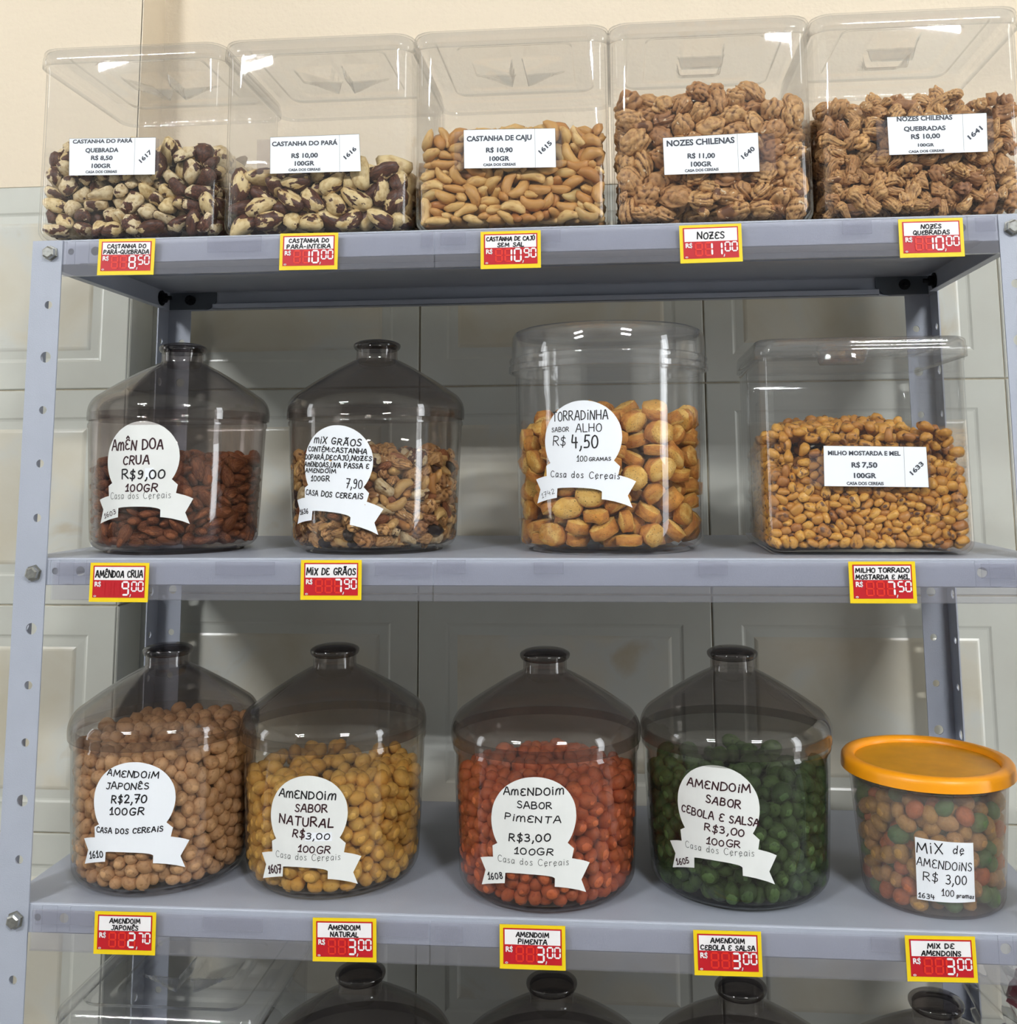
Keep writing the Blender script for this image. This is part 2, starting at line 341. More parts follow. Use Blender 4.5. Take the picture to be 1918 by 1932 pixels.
# rest of the shop behind the camera
slab('wall_right', 3.2, 3.3, -5, -1.1, FLOOR, CEIL, M['wall']); slab('wall_right', 3.2, 3.3, -.6, .45, FLOOR, CEIL, M['wall'])
slab('wall_right', 3.2, 3.3, -1.1, -.6, .92, CEIL, M['wall']); slab('wall_right', 3.2, 3.3, -1.1, -.6, FLOOR, -1.12, M['wall'])
slab('wall_left', -2.8, -2.7, -5, -.72, FLOOR, CEIL, M['wall']); slab('wall_left', -2.8, -2.7, -.28, .336, FLOOR, CEIL, M['wall'])
slab('wall_left', -2.8, -2.7, -.72, -.28, .82, CEIL, M['wall']); slab('wall_left', -2.8, -2.7, -.72, -.28, FLOOR, -.82, M['wall'])
def tube_lamp(x, y, lab):
    t = thing('ceiling_lamp', lab, 'lamp', (x, y, CEIL))
    obj('lamp_body', MB().box(-.34, .34, -.11, .11, -.05, -.001).make('lamp_body', M['lamp_body']), t)
    for s in (-.055, .055):
        v, f = lathe([(.0, -.3), (.013, -.3), (.013, .3), (0, .3)], 12, False)
        v = [(z, yy+s, xx-.075) for xx, yy, z in v]; obj('lamp_tube', mesh('lamp_tube', v, f, M['tube']), t)
tube_lamp(-1.2, -2.4, 'twin-tube ceiling lamp to the left in front of the rack')
tube_lamp(1.6, -2.4, 'twin-tube ceiling lamp to the right in front of the rack')

# ---------------------------------------------------------------- shelf rack
ZS = [.0135, -.2865, -.5865, -.8865]; XR = .8653; T = .030; D = .30; P = .05
rack = thing('steel_shelving_unit', 'light grey perforated steel shelving rack holding all the jars', 'shelf', (XR/2, D/2, FLOOR))
RO = Vector(rack.location)
def rp(name, me, label=None):
    o = obj(name, me, rack); o.matrix_parent_inverse = Matrix.Translation(RO).inverted()
    if label: o['label'] = label
    return o
def perf(mb, p0, ax, wd_, L_, W_, holes, th):
    """plate from p0 along unit ax (length) and wd_ (width), thickness along normal; holes [(l, w, r)]"""
    ax = Vector(ax); wd_ = Vector(wd_); nn = ax.cross(wd_); p0 = Vector(p0)
    cuts = sorted(holes); segs = []; l = 0
    def P3(a, b, c): return p0+ax*a+wd_*b+nn*c
    def quadbox(a0, a1):
        v = [P3(a, b, c) for a in (a0, a1) for b in (0, W_) for c in (0, th)]
        mb.add(v, [(0, 1, 3, 2), (4, 6, 7, 5), (0, 4, 5, 1), (2, 3, 7, 6), (0, 2, 6, 4), (1, 5, 7, 3)])
    for (hl, hw, hr) in cuts:
        s = hr*1.4
        quadbox(l, hl-s)
        n = 20; ring = []; outer = []
        for k in range(n):
            a = 2*PI*k/n; c, s_ = math.cos(a), math.sin(a)
            ring.append((hl+hr*c, hw+hr*s_))
            q = max(abs(c)/s, abs(s_)/(W_-hw if s_ > 0 else hw)); outer.append((hl+c/q, hw+s_/q))
        # snap the corners
        for ci, (ca, cb) in enumerate(((hl+s, W_), (hl-s, W_), (hl-s, 0), (hl+s, 0))):
            j = min(range(n), key=lambda k: (outer[k][0]-ca)**2+(outer[k][1]-cb)**2); outer[j] = (ca, cb)
        v = [P3(a, b, 0) for a, b in ring]+[P3(a, b, 0) for a, b in outer]+[P3(a, b, th) for a, b in ring]+[P3(a, b, th) for a, b in outer]
        f = []
        for k in range(n):
            q = (k+1) % n
            f += [(k, n+k, n+q, q), (2*n+k, 2*n+q, 3*n+q, 3*n+k), (k, q, 2*n+q, 2*n+k), (n+k, 3*n+k, 3*n+q, n+q)]
        mb.add(v, f); l = hl+s
    quadbox(l, L_)
ztop = .0125; zbot = FLOOR
def post(x, sx, y, sy, hole_r):
    """L post: flange across X at plane y, flange along Y at x; sx=+1 left post (flange runs +x)"""
    mb = MB(); Ln = ztop-zbot
    hs = []; k = 0
    while k*P+.0125 < Ln-.02:
        r = .0052 if (k % 5 == 2 or k % 10 == 0) else .0038
        hs.append((k*P+.0125, .0189, r)); k += 1
    perf(mb, (x, y, ztop), (0, 0, -1), (sx, 0, 0), Ln, T, hs, .0015*(1 if (sx*sy) > 0 else -1)*-1)
    perf(mb, (x, y+sy*.0015, ztop), (0, 0, -1), (0, sy, 0), Ln, T-.0015, hs, .0015*(1 if (sx*sy) > 0 else -1))
    me = mb.make('post', M['paint']); return rp('post', fixn(me))
for x, sx in ((-T, 1), (XR+T, -1)):
    for y, sy in ((0, 1), (D, -1)): post(x, sx, y, sy, .0038)
def board(z):
    mb = MB(); x0, x1 = -T+.002, XR+T-.002; y0, y1 = .0018, D-.0018; h = .0245; th = .0012
    mb.box(x0+.001, x1-.001, y0+.0018, y1-.0018, z-th, z)
    R_ = .0018
    for ya, s in ((y0, 1), (y1, -1)):   # rounded bend along the front and rear edges
        pts = [(ya+s*R_*(1-math.cos(PI/2*k/4)), z-R_+R_*math.sin(PI/2*k/4)) for k in range(5)]
        v = [(xx, a, b) for xx in (x0, x1) for a, b in pts]
        mb.add(v, [((k, k+1, k+6, k+5) if s < 0 else (k+1, k, k+5, k+6)) for k in range(4)])
    hs = [(T+.030, .0125, .0042), (T+.030-.0243, .0125, .0030), (x1-x0-T-.030, .0125, .0042)]
    perf(mb, (x0, y0, z-h), (1, 0, 0), (0, 0, 1), x1-x0, h-.0018, hs, -th)
    perf(mb, (x0, y1, z-h), (1, 0, 0), (0, 0, 1), x1-x0, h-.0018, [], th)
    mb.box(x0, x0+th, y0+th, y1-th, z-h, z-.0008); mb.box(x1-th, x1, y0+th, y1-th, z-h, z-.0008)
    # returned bottom flanges, chamfered at the ends
    fl = .012
    for ya, s in ((y0, 1), (y1, -1)):
        v = [(a, ya+s*b, z-h+c) for c in (0, th) for a, b in ((x0+.045, 0), (x1-.045, 0), (x1-.06, fl), (x0+.06, fl))]
        mb.add(v, [(0, 1, 2, 3), (4, 7, 6, 5), (0, 4, 5, 1), (1, 5, 6, 2), (2, 6, 7, 3), (3, 7, 4, 0)])
        mb.box(x0+.06, x1-.06, min(ya+s*fl, ya+s*(fl-th)), max(ya+s*fl, ya+s*(fl-th)), z-h, z-h+.007)
    for xa, s in ((x0, 1), (x1, -1)): mb.box(min(xa, xa+s*.009), max(xa, xa+s*.009), y0+.03, y1-.03, z-h, z-h+th)
    # stiffening rib under the board
    mb.box(x0+.05, x1-.05, .143, .157, z-.010, z-th)
    me = mb.make('shelf_board', M['paint'])
    o = rp('shelf_board', me); bv = o.modifiers.new('edge', 'BEVEL'); bv.width = .0004; bv.segments = 1; bv.limit_method = 'ANGLE'; return o
for z in ZS: board(z)
def plates(z):
    for xa, s in ((-T+.0035, 1), (XR+T-.0035, -1)):
        for ya, t_, w_ in ((.0036, .001, .052), (D-.0036, -.001, .060)):
            v = [(xa+s*a, ya+c, z-b) for c in (0, t_) for a, b in ((0, .0016), (w_, .0016), (w_, .014), (w_-.009, .0228), (0, .0228))]
            mb_ = MB().add(v, [(0, 1, 2, 3, 4), (9, 8, 7, 6, 5)]+[(k, 5+k, 5+(k+1) % 5, (k+1) % 5) for k in range(5)])
            o = rp('corner_plate', fixn(mb_.make('corner_plate', M['plate'])), 'charcoal corner reinforcement plate')
for z in ZS: plates(z)
def boltme():
    v = []; f = []; n = 6
    prof = [(0, -.0056), (.0046, -.0056), (.0062, -.0044), (.0066, 0), (.0078, 0), (.0078, .0009), (0, .0009)]
    for r, y in prof:
        nn = 6 if r < .007 else 6
        v += [(r*math.cos(PI/3*k+.3), y, r*math.sin(PI/3*k+.3)) for k in range(6)]
    for k in range(len(prof)-1):
        for a in range(6): b = (a+1) % 6; f.append((k*6+a, k*6+b, (k+1)*6+b, (k+1)*6+a))
    return fixn(mesh('bolt', v, f, M['steel'], False))
BM_ = boltme()
mb = MB(); v, f = lathe([(0, .0), (.0095, .0), (.0095, .0012), (.0062, .0014), (.006, .006), (.0028, .0062), (.0026, .012), (0, .012)], 12, False)
NU = fixn(mesh('nut', [(x, -z, y) for x, y, z in v], f, M['black'], False)); BM2 = BM_
for zb in (0, -.3, -.6, -.9):
    for xb in (-.0113, XR+.0113):
        o = rp('bolt', BM_); o.location = (xb, -.0010, zb); o.rotation_euler = (0, rnd.uniform(0, 1), 0)
        # fastenings on the inner side of the rear posts
        o = rp('nut', NU); o.location = (xb+(.012 if xb < 0 else -.012), D-.0032, zb-.0008+.003)
        o = rp('nut', NU); o.location = ((-T+.0035) if xb < 0 else (XR+T-.0035), D-.028, zb+.002); o.rotation_euler = (0, 0, PI/2 if xb < 0 else -PI/2)

# ---------------------------------------------------------------- nut shapes
def ico(sub):
    bm=bmesh.new(); bmesh.ops.create_icosphere(bm,subdivisions=sub,radius=1)
    v=np.array([x.co[:] for x in bm.verts]); f=[[a.index for a in x.verts] for x in bm.faces]; bm.free(); return v,f
def lump(v,seed,n=3,freq=2.0,amp=.1):
    r=np.random.RandomState(seed); out=np.zeros(len(v))
    for i in range(n):
        k=r.normal(size=3)*freq*(1+.5*i); out+=np.sin(v@k+r.uniform(0,6.28))/(1+.4*i)
    return out*amp
KINDS=['almond','coated','cashew','brazil','brazilchunk','walnut','walnutbit','rusk','corn','peanut','raisin']
def nut(kind,var,sub=2):
    R=np.random.RandomState(KINDS.index(kind)*31+var*7+5)
    v,f=ico(max(sub,2)+(1 if sub>=2 else 0) if kind in('walnut','walnutbit') else max(sub,2) if kind in('rusk','brazilchunk') else sub)
    x,y,z=v[:,0].copy(),v[:,1].copy(),v[:,2].copy()
    if kind=='almond':
        t=(x+1)/2; w=1.02*np.sqrt(np.clip(1-x*x,0,1))
        prof=(1-.28*x-.10*x*x)
        y*=prof; z*=prof*(1-.05*x)
        v=np.stack([x*.0115,y*.0064,z*.0041],1); v*=(1+lump(v*300,var,3,.8,.03))[:,None]
    elif kind=='coated':
        a=1+.12*R.rand(); v=np.stack([x*.0075*a,y*.0062,z*.0060],1)
        v*=(1+lump(v*160,var+3,3,1.0,.035))[:,None]
        v[:,0]+=0; 
    elif kind=='cashew':
        L=1.22+.2*R.rand(); th=x*L   # bend angle
        rad=.0088; prof=np.sqrt(np.clip(1-x*x,0,1)); 
        thick=.0043*(1+.16*x)*(1+.15*np.cos(3*x))
        d=v[:,1:3]/np.maximum(np.linalg.norm(v[:,1:3],axis=1),1e-6)[:,None]
        rr=(prof**.75)*thick
        py=d[:,0]*rr*1.15; pz=d[:,1]*rr*.92
        R0=rad+py
        v=np.stack([R0*np.sin(th*1.12)*1.1,R0*np.cos(th*1.12)-rad*.75,pz],1)
        v*=(1+lump(v*200,var,3,1.2,.025))[:,None]
    elif kind=='brazil':
        ang=np.arctan2(z,y); tri=1-.13*np.cos(3*ang)
        prof=tri*(1-.10*x)
        v=np.stack([x*.0165,y*.0092*prof,z*.0088*prof-.0022*(1-x*x)*0+.0025*(x*x)],1)
        v*=(1+lump(v*150,var,3,1,.04))[:,None]
    elif kind=='brazilchunk':
        # clipped by random planes
        v=np.stack([x*.012,y*.0092,z*.0088],1)*(.9+.25*R.rand())
        for k in range(7):
            n=R.normal(size=3); n/=np.linalg.norm(n); d=.0045+.0035*R.rand()
            s=v@n; over=np.clip(s-d,0,None); v=v-over[:,None]*n
        v*=(1+lump(v*300,var,3,1,.05))[:,None]
    elif kind in('walnut','walnutbit'):
        big=kind=='walnut'
        ang=np.arctan2(y,x)
        seam=np.exp(-(y/.15)**2)
        n1,n2,n3=R.normal(size=(3,3)); n1/=np.linalg.norm(n1); n2/=np.linalg.norm(n2); n3/=np.linalg.norm(n3)
        w1=v@n1*5.2+.9*np.sin(v@n2*3.6); w2=v@n3*5.6+.9*np.sin(v@n1*3.1+1)
        lob=.17*np.abs(np.sin(w1))+.15*np.abs(np.sin(w2))+.05*np.sin(ang*7+var)-.16
        r=1+lob-.24*seam*(.6+.4*np.cos(x*5))
        zz=np.where(z<0,z*.35,z)
        if big: v=np.stack([x*.0138*r,y*.0104*r,zz*.0090*(r+.1)-.004*(1-np.clip(x*x+y*y,0,1))*(z<0)],1)
        else:
            v=np.stack([x*.0098*r,y*.0060*r,z*.0050*r],1)
            for k in range(2):
                n=R.normal(size=3); n/=np.linalg.norm(n); d=.0035+.003*R.rand()
                over=np.clip(v@n-d,0,None); v=v-over[:,None]*n*.8
            v[:,2]+=.003*np.sin(v[:,0]*260+var)
    elif kind=='rusk':
        # slice of a small loaf: squircle disc
        ang=np.arctan2(y,x); h=z
        rr=np.sqrt(x*x+y*y)
        # push to cylinder
        m=np.maximum(np.abs(z)/.75,rr); s=1/np.maximum(m,1e-6)
        x2,y2,z2=x*s,y*s,np.clip(z*s,-.8,.8)
        n2=np.sqrt(x2*x2+y2*y2); k=np.minimum(1,1/np.maximum(n2,1e-6)); x2*=k;y2*=k
        a=[1.25,1.0,1.1,1.4][var%4]; 
        v=np.stack([x2*.0098*a,y2*.0092,z2*.0075],1)
        v*=(1+lump(v*200,var,3,1.2,.05))[:,None]
    elif kind=='corn':
        prof=(1-.30*x+.02*x*x); 
        s=np.sign
        v=np.stack([s(x)*np.abs(x)**.9*.0065,s(y)*np.abs(y)**.85*.0049*prof,z*.0037*prof*(1-.28*np.exp(-((x-.1)/.5)**2-(y/.3)**2)*(z>0))],1)
        v*=(1+lump(v*400,var,3,1,.05))[:,None]
    elif kind=='peanut':
        v=np.stack([x*.0068,y*.0041*(1-.1*x),z*.0038*(1 if var%2 else .7)],1)
        if var%2==0: v[:,2]=np.where(z<0,v[:,2]*.3,v[:,2])
        v*=(1+lump(v*300,var,2,1,.03))[:,None]
    elif kind=='raisin':
        v=np.stack([x*.0062,y*.0045,z*.0036],1); v*=(1+lump(v*700,var,4,1.4,.09))[:,None]
    return v,f

# measured label outlines and text lines, millimetres on each label surface
LABELS = r'''{"almond":{"t":[["AMÊN DOA",-29.5,98.6,21.7,99.7,9.01,1],["CRUA",-16.3,85.4,9.1,85.5,7.74,1],["R$9,00",-16.9,71.5,22.9,72.3,8.03,1],["100GR",-13.0,60.2,16.9,60.3,6.93,1],["Casa dos Cereais",-30.1,52.9,29.1,53.7,6.16,3],["1603",-37.7,34.8,-23.2,39.4,4.35,2]],"a":[[0.13481,-0.00059,-85.42719],[0.00759,-0.13336,251.35334]]},"mix":{"t":[["MIX GRÃOS",-42.1,104.1,5.8,100.2,5.95,1],["CONTÉM:CASTANHA",-49.9,96.6,11.2,93.1,4.24,1],["DOPARÁ,DECAJÚ,NOZES",-54.6,89.0,15.7,86.7,4.24,1],["AMENDOAS,UVA PASSA E",-55.3,82.5,13.3,79.4,4.24,1],["AMENDOIM",-54.5,76.8,-17.5,75.7,3.7,1],["100GR",-46.1,68.6,-24.2,68.2,4.83,1],["7,90",-7.8,62.3,7.0,61.2,8.42,2],["CASA DOS CEREAIS",-53.6,55.7,7.7,51.9,4.79,1],["1636",-62.9,36.8,-50.0,38.6,4.44,1]],"a":[[0.13633,-0.01147,-92.67374],[-0.0044,-0.13357,253.58052]]},"torr":{"t":[["TORRADINHA",-53.1,122.0,0.0,122.8,8.43,2],["SABOR",-54.7,112.1,-36.6,112.2,3.96,2],["ALHO",-29.8,111.5,-6.0,111.7,7.26,2],["R$",-53.4,99.6,-40.0,99.1,8.18,2],["4,50",-33.8,97.2,-9.8,96.9,11.85,2],["100",-29.0,84.8,-19.5,84.7,5.28,2],["GRAMAS",-17.7,85.1,1.9,85.3,3.05,2],["Casa dos Cereais",-56.6,70.7,9.5,68.7,5.82,2],["1742",-67.7,51.2,-52.4,55.9,4.41,3]],"a":[[0.14231,-0.00523,-110.52667],[0.00382,-0.13274,267.83609]]},"jap":{"t":[["AMENDOIM",-15.7,109.4,29.9,106.7,5.49,1],["JAPONÊS",-16.5,97.7,22.2,97.7,5.48,1],["R$2,70",-10.8,85.9,20.0,86.0,6.57,1],["100GR",-12.0,75.4,18.4,76.0,6.19,1],["CASA DOS CEREAIS",-26.1,59.2,34.4,60.5,4.36,1],["1610",-33.3,35.3,-18.3,38.8,5.75,1]],"a":[[0.14081,-0.00296,-79.63118],[0.00321,-0.12988,246.46291]]},"nat":{"t":[["AMENDOIM",-28.3,91.9,23.4,90.1,6.31,1],["SABOR",-12.3,80.2,16.1,79.6,6.28,1],["NATURAL",-27.8,68.9,21.3,66.9,7.2,1],["R$",-14.3,58.2,-3.5,57.8,6.57,1],["3,00",-2.1,56.8,18.2,56.6,5.21,1],["100GR",-9.1,45.8,18.7,44.9,5.72,1],["Casa dos Cereais",-31.3,39.2,27.6,38.5,5.46,3],["1607",-39.4,23.5,-25.3,26.6,6.47,1]],"a":[[0.1347,-0.0022,-85.7906],[0.00594,-0.13059,234.89934]]},"pim":{"t":[["AMENDOIM",-31.3,100.9,20.6,102.9,5.84,1],["SABOR",-18.8,90.8,10.5,91.3,5.33,1],["PIMENTA",-30.3,80.2,18.0,79.6,5.33,1],["R$3,00",-26.6,62.7,8.5,64.8,6.06,1],["100GR",-21.7,53.1,11.3,53.4,5.3,1],["Casa dos Cereais",-37.6,44.4,24.2,44.6,5.3,3],["1608",-47.8,26.9,-32.7,30.7,5.29,1]],"a":[[0.14234,-0.00579,-90.70308],[0.00809,-0.13406,243.32888]]},"ceb":{"t":[["AMENDOIM",-52.4,103.8,2.2,103.2,6.52,1],["SABOR",-35.2,92.5,-6.4,89.6,6.28,1],["CEBOLA E SALSA",-58.8,80.4,8.5,75.7,6.03,1],["R$3,00",-37.0,68.5,-4.0,66.9,5.84,1],["100GR",-35.5,57.9,-7.3,57.3,5.44,1],["Casa dos Cereais",-55.7,50.6,4.1,50.8,5.45,3],["1605",-65.4,33.1,-52.2,37.9,4.76,1]],"a":[[0.13709,0.00196,-117.1657],[0.00574,-0.1328,250.39261]]},"mixp":{"t":[["MIX",-28.4,54.2,-8.6,55.7,8.24,2],["de",-0.3,56.1,8.6,55.7,6.76,2],["AMENDOINS",-28.9,44.1,14.6,41.7,6.57,2],["R$",-24.0,32.1,-12.8,32.1,6.66,2],["3,00",-6.7,30.9,9.9,30.7,7.55,2],["1634",-28.1,17.3,-15.8,17.4,3.92,2],["100",-9.9,21.2,-0.7,21.1,5.43,2],["gramas",1.3,20.7,15.8,19.0,2.96,2]],"r":[[-29.7,66.8],[17.1,64.5],[17.2,16.3],[-29.3,15.4]]},"corn":{"t":[["MILHO MOSTARDA E MEL",-34.5,88.7,28.2,87.7,3.82,0],["R$",-14.5,77.7,-7.1,77.6,4.36,0],["7,50",-5.5,77.6,7.8,77.2,4.63,0],["100GR",-12.9,68.4,6.5,68.0,4.35,0],["CASA DOS CEREAIS",-19.4,62.3,12.5,61.9,2.71,0],["1633",37.6,70.3,48.0,79.9,3.92,0]],"r":[[-38.1,97.0],[50.6,95.2],[50.9,59.7],[-38.9,61.2]],"d":[[31.3,95.4],[30.8,60.5]],"p":[[-50.8,90.0],[53.8,89.1],[52.4,59.8],[-51.4,61.3]]},"b1":{"t":[["CASTANHA DO PARÁ",-53.4,95.7,7.1,94.6,3.79,0],["QUEBRADA",-40.1,86.3,-6.6,85.6,4.22,0],["R$ 8,50",-34.1,78.6,-12.2,77.8,4.21,0],["100GR",-33.1,70.6,-13.4,69.9,4.2,0],["CASA DOS CEREAIS",-38.9,65.5,-7.2,64.9,2.43,0],["1617",16.8,73.7,27.5,83.9,4.13,0]],"r":[[-57.0,100.7],[30.4,98.8],[31.0,61.8],[-55.5,63.6]],"d":[[9.6,98.7],[10.0,62.1]],"p":[[-57.5,100.7],[34.0,97.4],[34.1,61.7],[-55.5,63.6]]},"b2":{"t":[["CASTANHA DO PARÁ",-41.5,85.8,22.5,85.1,4.36,0],["R$ 10,00",-22.2,73.6,3.6,73.4,4.35,0],["100GR",-18.8,65.9,0.5,65.7,4.34,0],["CASA DOS CEREAIS",-24.7,60.7,6.4,60.5,2.38,0],["1616",30.7,70.3,41.2,79.8,3.97,0]],"r":[[-43.3,94.6],[43.3,94.7],[45.5,58.3],[-42.6,58.7]],"d":[[24.1,94.8],[25.1,58.6]],"p":[[-56.5,92.9],[43.4,93.6],[45.5,58.3],[-55.6,59.1]]},"b3":{"t":[["CASTANHA DE CAJU",-40.9,83.8,20.3,83.2,4.95,0],["R$ 10,90",-22.7,72.5,2.4,71.9,4.44,0],["100GR",-19.5,64.2,-0.5,63.8,4.26,0],["CASA DOS CEREAIS",-25.3,59.3,5.2,58.9,2.46,0],["1615",29.0,68.9,39.6,78.8,4.25,0]],"r":[[-43.8,95.0],[42.4,93.4],[42.8,55.8],[-43.3,57.6]],"d":[[23.3,93.7],[23.5,56.3]],"p":[[-52.7,93.7],[48.7,91.1],[48.6,56.4],[-52.6,57.1]]},"b4":{"t":[["NOZES CHILENAS",-41.3,72.2,20.5,73.5,5.54,0],["R$ 11,00",-22.7,60.3,2.3,59.9,4.52,0],["100GR",-19.8,52.4,-0.7,52.1,4.51,0],["CASA DOS CEREAIS",-25.4,47.3,5.3,47.9,2.5,0],["1640",27.9,57.7,38.9,66.6,4.18,0]],"r":[[-44.7,80.4],[41.8,82.4],[42.0,45.5],[-44.1,45.2]],"d":[[22.9,82.2],[23.2,45.7]],"p":[[-45.2,80.7],[56.9,81.0],[56.7,46.5],[-44.1,45.4]]},"b5":{"t":[["NOZES CHILENAS",-21.9,88.2,26.9,88.2,4.3,0],["QUEBRADAS",-16.1,78.9,20.4,78.6,4.13,0],["R$ 10,00",-10.2,71.3,15.3,71.4,4.28,0],["100GR",-4.6,64.0,9.6,63.8,2.85,0],["CASA DOS CEREAIS",-13.0,58.4,18.1,58.6,2.21,0],["1641",41.2,68.8,53.0,78.2,4.26,0]],"r":[[-30.4,92.5],[56.9,93.1],[55.7,57.1],[-30.2,57.0]],"d":[[35.8,92.8],[35.2,58.3]],"p":[[-40.3,90.0],[62.3,90.2],[61.7,57.7],[-40.7,56.3]]},"badge":[[427,1400],[414,1380],[403,1359],[394,1336],[387,1313],[382,1289],[379,1265],[378,1241],[380,1217],[383,1193],[389,1169],[397,1146],[408,1124],[420,1103],[434,1083],[449,1065],[467,1048],[485,1032],[506,1019],[527,1007],[549,998],[572,990],[596,984],[620,981],[644,980],[668,981],[692,984],[716,990],[739,998],[761,1007],[782,1019],[803,1032],[821,1048],[839,1065],[854,1083],[868,1103],[880,1124],[891,1146],[899,1169],[905,1193],[908,1217],[910,1241],[909,1265],[906,1289],[901,1313],[894,1336],[885,1359],[874,1380],[861,1400],[901,1441],[890,1499],[907,1504],[923,1510],[939,1515],[954,1521],[968,1527],[981,1533],[993,1540],[1005,1546],[953,1640],[985,1722],[962,1711],[939,1700],[915,1691],[891,1683],[867,1675],[842,1669],[816,1663],[790,1659],[790,1608],[783,1602],[773,1597],[760,1593],[742,1589],[722,1585],[698,1582],[671,1579],[640,1577],[611,1575],[585,1574],[562,1574],[542,1574],[524,1574],[509,1575],[497,1576],[487,1578],[485,1642],[462,1645],[439,1649],[416,1653],[394,1658],[373,1663],[352,1668],[332,1674],[312,1680],[342,1582],[297,1512],[310,1508],[323,1504],[336,1501],[349,1498],[361,1495],[374,1493],[386,1491],[398,1490],[392,1420]],"tags":[[[38.2,10.0],[93.9,9.5],[94.9,-23.1],[39.7,-22.0]],[[215.6,10.8],[270.1,10.7],[270.7,-22.8],[216.6,-22.0]],[[405.1,8.5],[458.9,8.6],[459.3,-27.0],[405.5,-26.9]],[[585.3,8.8],[640.8,9.7],[640.8,-25.7],[585.5,-25.9]],[[778.4,9.1],[832.7,9.1],[832.5,-25.8],[778.0,-25.7]],[[45.8,-292.2],[100.2,-292.2],[100.4,-323.3],[46.5,-322.9]],[[242.3,-287.3],[297.0,-287.3],[297.2,-322.7],[242.1,-322.8]],[[721.0,-288.4],[775.7,-288.5],[776.3,-323.3],[721.0,-323.8]],[[64.0,-589.1],[119.3,-588.6],[119.4,-622.7],[64.7,-623.0]],[[258.4,-588.5],[313.9,-587.7],[314.3,-622.1],[259.5,-623.1]],[[419.7,-589.0],[474.9,-588.8],[474.9,-623.5],[420.0,-623.5]],[[581.3,-588.7],[637.0,-588.1],[636.3,-623.2],[581.4,-623.3]],[[753.0,-588.0],[806.7,-587.4],[806.5,-621.1],[752.8,-621.9]]],"pk":[[145.3,10.4,197.5,-4.2],[349.3,8.8,361.3,-3.5],[367.2,8.3,390.4,-3.3],[460.7,8.2,477.8,-3.2],[729.2,9.3,755.0,-3.0],[843.8,8.9,861.1,-3.6],[162.7,-289.4,217.6,-301.0],[308.9,-289.8,361.1,-301.0],[364.8,-287.6,390.5,-299.6],[451.1,-289.6,477.1,-299.5],[594.1,-288.6,619.1,-300.1],[830.3,-290.7,857.6,-302.8],[12.9,-290.5,44.9,-301.8],[161.0,-591.1,214.4,-602.0],[315.2,-590.9,358.3,-602.3],[364.2,-592.6,387.8,-604.6],[725.0,-590.0,747.9,-601.5],[9.3,-589.4,61.4,-601.4]]}'''
